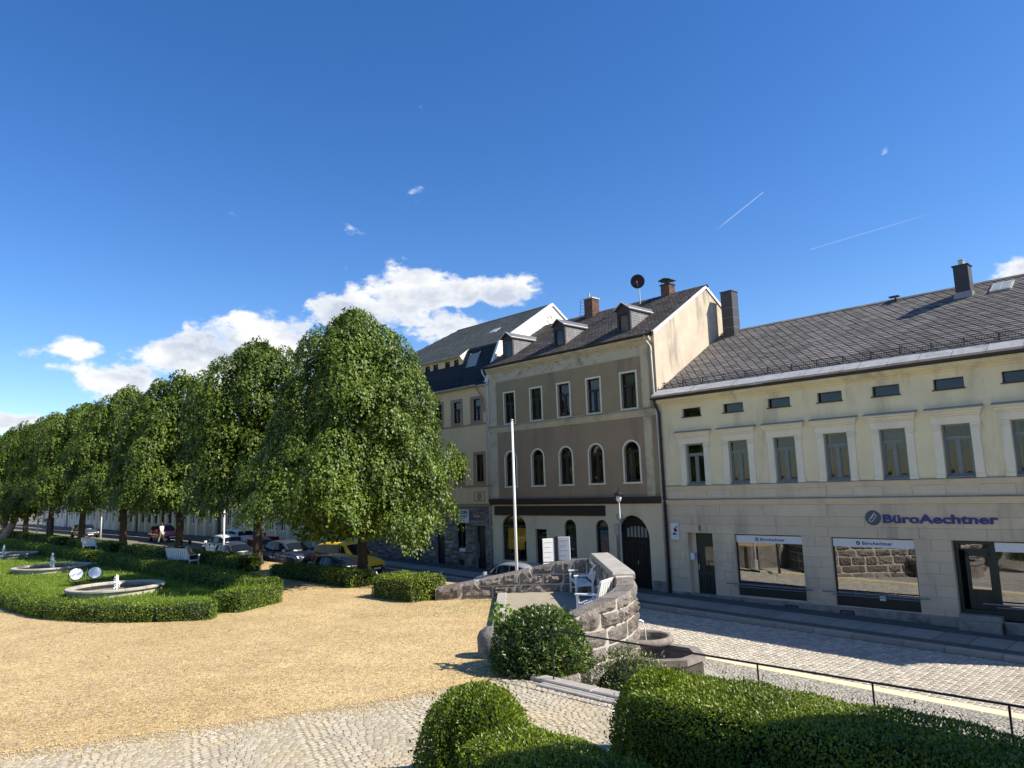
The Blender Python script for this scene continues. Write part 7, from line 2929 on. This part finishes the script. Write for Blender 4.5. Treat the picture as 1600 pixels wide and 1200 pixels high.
    # clothes: slightly larger skins over trunk and arms, hips and legs
    up = {k: v for k, v in J.items() if k in ('pelvis', 'waist', 'chest', 'neckb', 'shol', 'shor', 'elbl', 'elbr', 'wril', 'wrir')}
    g = lambda v, e: (v[0], v[1], v[2], tuple(x + e for x in v[3]) if isinstance(v[3], tuple) else v[3] + e)
    up = {k: g(v, .022) for k, v in up.items()}
    skin_body('shirt', up, [('pelvis', 'waist'), ('waist', 'chest'), ('chest', 'neckb'), ('neckb', 'shol'), ('neckb', 'shor'), ('shol', 'elbl'), ('shor', 'elbr'), ('elbl', 'wril'), ('elbr', 'wrir')], shirt, t, 1)
    lo = {k: g(v, .020) for k, v in J.items() if k in ('pelvis', 'hipl', 'hipr', 'kneel', 'kneer', 'ankl', 'ankr')}
    skin_body('trousers', lo, [('pelvis', 'hipl'), ('pelvis', 'hipr'), ('hipl', 'kneel'), ('hipr', 'kneer'), ('kneel', 'ankl'), ('kneer', 'ankr')], trousers, t, 1)
    for k in 'lr':
        a, b = Vector(J['ank' + k][:3]), Vector(J['toe' + k][:3])
        link('shoe', MB().tube([(a.x - .06, a.y, a.z - .035), (a.x, a.y, a.z - .02), (b.x, b.y, b.z + .005), (b.x + .06, b.y, b.z)], [.035, .052, .044, .024], 8).mesh('shoe', smooth=True), m_black, t)
    return t


m_hair_d = M('dark_hair', (.016, .011, .009), .5, .2, 20, spec=.4)
m_hair_b = M('brown_hair', (.05, .03, .018), .5, .2, 20, spec=.4)
m_shirt_k = M('black_shirt', (.022, .020, .022), .9, .1)
m_shirt_t = M('tan_shirt', (.52, .38, .26), .9, .1)
m_shirt_b = M('blue_shirt', (.018, .045, .22), .85, .1)
m_shirt_w = M('white_shirt', (.66, .62, .56), .85, .1)
m_jean = M('dark_jeans', (.03, .035, .05), .9, .15)
m_khaki = M('pale_trousers', (.42, .38, .32), .9, .1)
bl_ = Wp(-24.0, -13.35, 0)
fx = Vector((math.cos(math.radians(54)), math.sin(math.radians(54)), 0))
fy = Vector((-math.sin(math.radians(54)), math.cos(math.radians(54)), 0))
person('person with dark hair in black clothes sitting on the left of the white bench', tuple(bl_ + fx * .12 + fy * .10 + Vector((0, 0, .05))), math.radians(54), m_shirt_k, m_jean, m_hair_d, 'sit', .10)
person('person in a tan shirt sitting on the right of the white bench', tuple(bl_ + fx * .12 - fy * .72 + Vector((0, 0, .05))), math.radians(48), m_shirt_t, m_jean, m_hair_d, 'sit', .02)
person('person in pale clothes walking far away on the street', tuple(Wp(-50.5, -5.6, zs(-50.5) - .11)), math.radians(160), m_shirt_w, m_khaki, m_hair_b, 'walk', .02)
person('person in a blue shirt leaning in at the open door of the red car', tuple(Wp(-32.0, -4.5, zs(-32) - .11)), RB + math.radians(-95), m_shirt_b, m_jean, m_hair_d, 'lean', .01)


# ---------------------------------------------------------------- cars
m_tyre = M('tyre', (.015, .015, .015), .85, .1)
m_rim = M('wheel_rim', (.35, .36, .37), .35, .05, 4, metal=.7)
m_carglass = M('car_glass', (.010, .013, .015), .07, .02, 2, spec=.22)
m_lampg = M('car_lamp', (.70, .72, .74), .1, .03, 3, spec=.6)
m_lampr = M('tail_lamp', (.35, .012, .012), .2, .05, 3, spec=.6)
m_plate = M('number_plate', (.72, .72, .68), .5, .03, 3)
m_trimk = M('black_trim', (.018, .018, .019), .6, .1)


def paint(name, c, metal=.3, rough=.32):
    return M(name, c, rough, .02, 1, 30, .02, spec=.5, metal=metal, coat=.7)


SHAPES = {   # body stations (x, half width, z low, z belt), roof stations (x, half width, z); lengths in metres, front at +x
    'estate': dict(L=4.5, belt=[(-2.25, .72, .45, .80), (-2.15, .82, .28, .93), (-1.5, .88, .22, .96), (-.4, .89, .20, .95), (.6, .89, .20, .93), (1.15, .88, .22, .90), (1.75, .85, .24, .80), (2.12, .76, .28, .68), (2.25, .62, .36, .58)],
                   roof=[(-2.1, .70, .97), (-1.78, .60, 1.40), (-1.0, .62, 1.47), (-.1, .62, 1.46), (.35, .60, 1.38), (1.12, .72, .95)], wheels=(-1.38, 1.36), wr=.31),
    'hatch': dict(L=4.0, belt=[(-2.0, .70, .45, .84), (-1.9, .80, .28, .95), (-1.3, .85, .22, .96), (-.3, .86, .20, .95), (.5, .86, .20, .94), (1.05, .85, .22, .92), (1.55, .82, .24, .82), (1.88, .73, .28, .70), (2.0, .60, .36, .60)],
                  roof=[(-1.9, .70, .97), (-1.6, .60, 1.36), (-.95, .61, 1.48), (-.1, .61, 1.49), (.3, .58, 1.40), (1.02, .70, .97)], wheels=(-1.22, 1.25), wr=.30),
    'suv': dict(L=4.4, belt=[(-2.2, .76, .50, .95), (-2.1, .86, .36, 1.05), (-1.4, .90, .30, 1.06), (-.4, .91, .28, 1.05), (.6, .91, .28, 1.04), (1.05, .90, .30, 1.02), (1.7, .88, .32, .95), (2.08, .80, .36, .84), (2.2, .66, .44, .72)],
                roof=[(-2.12, .74, 1.07), (-1.85, .64, 1.52), (-1.1, .66, 1.64), (-.2, .66, 1.63), (.25, .63, 1.52), (.98, .75, 1.06)], wheels=(-1.32, 1.34), wr=.35),
    'van': dict(L=4.4, belt=[(-2.2, .78, .45, 1.00), (-2.15, .84, .30, 1.10), (-1.5, .88, .24, 1.10), (-.4, .89, .22, 1.08), (.6, .89, .22, 1.06), (1.1, .88, .24, 1.02), (1.65, .86, .26, .92), (2.05, .78, .30, .78), (2.2, .64, .38, .64)],
                roof=[(-2.18, .78, 1.10), (-2.05, .70, 1.70), (-1.2, .71, 1.80), (.0, .71, 1.80), (.35, .67, 1.70), (1.12, .76, 1.06)], wheels=(-1.35, 1.36), wr=.31),
}


def loft(rings, closed=True):
    mb = MB()
    n = len(rings[0])
    vs = [p for r_ in rings for p in r_]
    fs = []
    for i in range(len(rings) - 1):
        for k in range(n if closed else n - 1):
            k2 = (k + 1) % n
            fs.append((i * n + k, i * n + k2, (i + 1) * n + k2, (i + 1) * n + k))
    if closed:
        fs.append(tuple(range(n - 1, -1, -1)))
        fs.append(tuple(range((len(rings) - 1) * n, len(rings) * n)))
    return mb.add(vs, fs)


def subsurf_mesh(mb, name, lv=2):
    ob = bpy.data.objects.new('tmp_s', mb.mesh(name))
    COL.objects.link(ob)
    md = ob.modifiers.new('s', 'SUBSURF')
    md.levels = md.render_levels = lv
    dg = bpy.context.evaluated_depsgraph_get()
    me = bpy.data.meshes.new_from_object(ob.evaluated_get(dg))
    bpy.data.objects.remove(ob)
    me.polygons.foreach_set('use_smooth', [True] * len(me.polygons))
    me.name = name
    return me


def interp_st(st, x):
    for a, b in zip(st[:-1], st[1:]):
        if x <= b[0]:
            t = (x - a[0]) / (b[0] - a[0])
            return [p + (q - p) * t for p, q in zip(a, b)]
    return list(st[-1])


def car(name, label, kind, colour, s_, y_, head, group='cars parked along the square', door_open=False):
    """head: heading angle added to the street direction"""
    S = SHAPES[kind]
    t = thingW(name, label, 'van' if kind == 'van' else 'car', tuple(Wp(s_, y_, zs(s_) - .115)), RB + head, group)
    rings = []
    for x, w_, zl, zb in S['belt']:
        zm_ = zl + (zb - zl) * .55
        rings.append([(x, -w_ * .90, zl), (x, -w_, zl + .12), (x, -w_ * 1.0, zm_), (x, -w_ * .93, zb - .03), (x, -w_ * .55, zb + .015), (x, w_ * .55, zb + .015), (x, w_ * .93, zb - .03), (x, w_, zm_), (x, w_, zl + .12), (x, w_ * .90, zl)])
    body = link('body', subsurf_mesh(loft(rings), 'body', 2), colour, t)
    R_ = S['roof']
    rings = []
    for x, w_, z in R_:
        zb = interp_st(S['belt'], x)[3] - .06
        wb = interp_st(S['belt'], x)[1] * .90
        z = max(z, zb + .02)
        rings.append([(x, -wb, zb), (x, -w_ - (wb - w_) * .12, z - .07), (x, -w_ * .8, z), (x, w_ * .8, z), (x, w_ + (wb - w_) * .12, z - .07), (x, wb, zb)])
    link('cabin', subsurf_mesh(loft(rings), 'cabin', 2), colour, t)

    def side_pt(x, f, sgn, e):
        """point on the cabin side at height fraction f between belt and roof"""
        r_ = interp_st(R_, x)
        bl = interp_st(S['belt'], x)
        zb, wb = bl[3] - .06, bl[1] * .90
        z = zb + (r_[2] - .07 - zb) * f
        w_ = wb + (r_[1] + (wb - r_[1]) * .12 - wb) * f
        return (x, sgn * (w_ + e), z)
    xs = [p[0] for p in R_]
    x_r, x_f = xs[1], xs[-2]
    spans = [(x_r - .02, -.62), (-.55, .18), (.25, x_f + .42)] if kind != 'van' else [(x_r + .06, -.7), (-.62, .1), (.17, x_f + .42)]
    for sgn in (-1, 1):
        for a, b in spans:
            mb = MB()
            n = 6
            vs = []
            for i in range(n + 1):
                x = a + (b - a) * i / n
                lo = side_pt(x, .20, sgn, .012)
                top_f = .90
                if x > x_f:
                    top_f = .90 - .72 * (x - x_f) / .44
                hi = side_pt(x, max(top_f, .22), sgn, .012)
                vs += [lo, hi]
            mb.add(vs, [(2 * i, 2 * i + 2, 2 * i + 3, 2 * i + 1) for i in range(n)])
            link('side_window', mb.mesh('side_window', smooth=True), m_carglass, t)
    # windscreen and rear window

    def cross_glass(xa, za_f, xb, zb_f, nm):
        mb = MB()
        vs = []
        n = 5
        m_ = 6
        for i in range(n + 1):
            tt = i / n
            x = xa + (xb - xa) * tt
            r_ = interp_st(R_, x)
            bl = interp_st(S['belt'], x)
            z = r_[2]
            for k in range(m_ + 1):
                y = (-.84 + 1.68 * k / m_) * (r_[1] if r_[1] < .72 else .72)
                sgn = 1 if xb > 0 else -1
                vs.append((x + sgn * .022, y, z + .008 - .03 * abs(-1 + 2 * k / m_) ** 2))
        fs = []
        for i in range(n):
            for k in range(m_):
                a = i * (m_ + 1) + k
                fs.append((a, a + 1, a + m_ + 2, a + m_ + 1))
        mb.add(vs, fs)
        link(nm, mb.mesh(nm, smooth=True), m_carglass, t)
    cross_glass(x_f + .07, 0, xs[-1] - .09, 0, 'windscreen')
    cross_glass(x_r - .03, 0, xs[0] + .06, 0, 'rear_window')
    for sgn in (-1, 1):
        for xw in S['wheels']:
            wo = link('wheel', MB().lathe([(.12, -.10), (S['wr'] - .03, -.11), (S['wr'], -.07), (S['wr'], .07), (S['wr'] - .03, .11), (.12, .10)], (0, 0, 0), 24).mesh('wheel'), m_tyre, t, (xw, sgn * (S['belt'][3][1] - .07), S['wr']), (math.pi / 2, 0, 0))
            rm = MB().lathe([(0, .115), (.05, .118), (.06, .10), (S['wr'] - .10, .095), (S['wr'] - .07, .112), (S['wr'] - .06, .10)], (0, 0, 0), 20)
            ro = link('rim', rm.mesh('rim'), m_rim, wo, (0, 0, 0), (math.pi if sgn > 0 else 0, 0, 0))
            arch = MB()
            n = 12
            q = S['wr'] + .045
            vs = []
            for i in range(n + 1):
                a = math.pi * i / n
                for rr_ in (q - .07, q):
                    vs.append((xw + rr_ * math.cos(a), sgn * (S['belt'][3][1] * 1.0 + .006), S['wr'] + rr_ * math.sin(a)))
            arch.add(vs, [(2 * i, 2 * i + 1, 2 * i + 3, 2 * i + 2) for i in range(n)])
            link('wheel_arch', arch.mesh('wheel_arch'), m_trimk, t)
        fx_ = S['L'] / 2
        bl = S['belt']
        link('headlight', MB().add([(fx_ - .30, sgn * .80 * bl[-2][1] / .76, bl[-2][3] - .02), (fx_ - .06, sgn * .60, bl[-2][3] - .04), (fx_ - .01, sgn * .55, bl[-2][3] - .15), (fx_ - .16, sgn * .77 * bl[-2][1] / .76, bl[-2][3] - .17)], [(0, 1, 2, 3)]).mesh('headlight'), m_lampg, t)
        link('tail_light', MB().box(-fx_ - .012, -fx_ + .25, *sorted((sgn * .60, sgn * .79)), bl[1][3] - .28, bl[1][3] - .06).mesh('tail_light'), m_lampr, t)
        link('mirror', MB().cbox(.68, .80, *sorted((sgn * (bl[4][1] - .02), sgn * (bl[4][1] + .17))), bl[4][3] - .01, bl[4][3] + .12, .02).mesh('mirror'), colour, t)
        hn = MB()
        for xh in (-.5, .25):
            hn.box(xh - .1, xh + .08, *sorted((sgn * (bl[3][1] - .04), sgn * (bl[3][1] + .012))), bl[3][3] - .17, bl[3][3] - .14)
        link('door_handle', hn.mesh('door_handle'), m_trimk, t)
        sl2 = MB()
        for xh in (-.62, .2, 1.02):
            sl2.box(xh, xh + .012, *sorted((sgn * (bl[3][1] - .05), sgn * (bl[3][1] + .003))), .36, bl[3][3] - .06)
        link('door_seam', sl2.mesh('door_seam'), m_trimk, t)
    link('bumper', MB().box(S['L'] / 2 - .2, S['L'] / 2 + .01, -.55, .55, .34, .42).box(-S['L'] / 2 - .015, -S['L'] / 2 + .2, -.68, .68, .40, .5).box(S['L'] / 2 - .1, S['L'] / 2 + .004, -.42, .42, .46, .56).mesh('bumper'), m_trimk, t)
    link('number_plate', MB().box(S['L'] / 2 + .01, S['L'] / 2 + .022, -.26, .26, .36, .47).mesh('number_plate'), m_plate, t)
    link('number_plate', MB().box(-S['L'] / 2 - .03, -S['L'] / 2 - .015, -.26, .26, .62, .73).mesh('number_plate'), m_plate, t)
    if door_open:
        link('open_door', MB().add([(.9, -.88, .34), (.62, -1.75, .34), (.62, -1.75, .95), (.45, -1.66, 1.36), (.72, -.95, 1.4), (.9, -.88, .95)], [(0, 1, 2, 3, 4, 5)]).add([(.94, -.88, .34), (.66, -1.77, .34), (.66, -1.77, .95), (.49, -1.68, 1.36), (.76, -.95, 1.4), (.94, -.88, .95)], [(5, 4, 3, 2, 1, 0)]).mesh('open_door'), colour, t)
    if kind in ('van', 'estate'):
        link('roof_aerial', MB().tube([(-1.2, 0, R_[2][2] - .02), (-1.5, 0, R_[2][2] + .35)], .006, 5).mesh('roof_aerial'), m_white if kind == 'van' else m_trimk, t)
    return t


p_black = paint('black_car_paint', (.018, .020, .024), .2)
p_yellow = paint('yellow_car_paint', (.85, .52, .004), 0, .35)
p_grey = paint('grey_car_paint', (.085, .095, .11), .5)
p_dgrey = paint('dark_grey_car_paint', (.07, .075, .085), .5)
p_red = paint('red_car_paint', (.30, .012, .018), 0)
p_white = paint('white_car_paint', (.72, .73, .74), 0)
p_silver = paint('silver_car_paint', (.50, .52, .54), .5)
car('parked_car', 'black estate car parked just behind the biggest tree, in front of the yellow van', 'estate', p_black, -17.3, -7.75, .0)
car('parked_van', 'bright yellow van behind the black car and the big tree trunk', 'van', p_yellow, -20.2, -5.6, .2)
car('parked_car', 'grey sport utility car facing right, between the yellow van and the red car', 'suv', p_grey, -25.8, -6.2, .08)
car('parked_car', 'dark grey car behind the hedge and the thin white post', 'hatch', p_dgrey, -28.9, -8.25, .0)
car('parked_car', 'red car with its door open and a person in blue beside it', 'hatch', p_red, -32.2, -5.5, math.pi - .15, door_open=True)
car('parked_car', 'white hatchback behind the roof of the dark grey car', 'hatch', p_white, -36.6, -6.0, math.pi)
car('parked_car', 'white sport utility car behind the third tree trunk', 'suv', p_white, -39.6, -4.1, math.pi + .1)
car('parked_car', 'far red car parked near the fourth tree', 'hatch', p_red, -53.5, -4.4, 0)
car('parked_car', 'dark car far away beside the small crooked tree', 'estate', p_dgrey, -70, -6.8, 0)
car('parked_car', 'silver white car parked behind the stone wall near the flagpole', 'hatch', p_silver, -8.2, -4.55, math.pi)

# clean helper property
for o in bpy.data.objects:
    if '_o' in o:
        del o['_o']
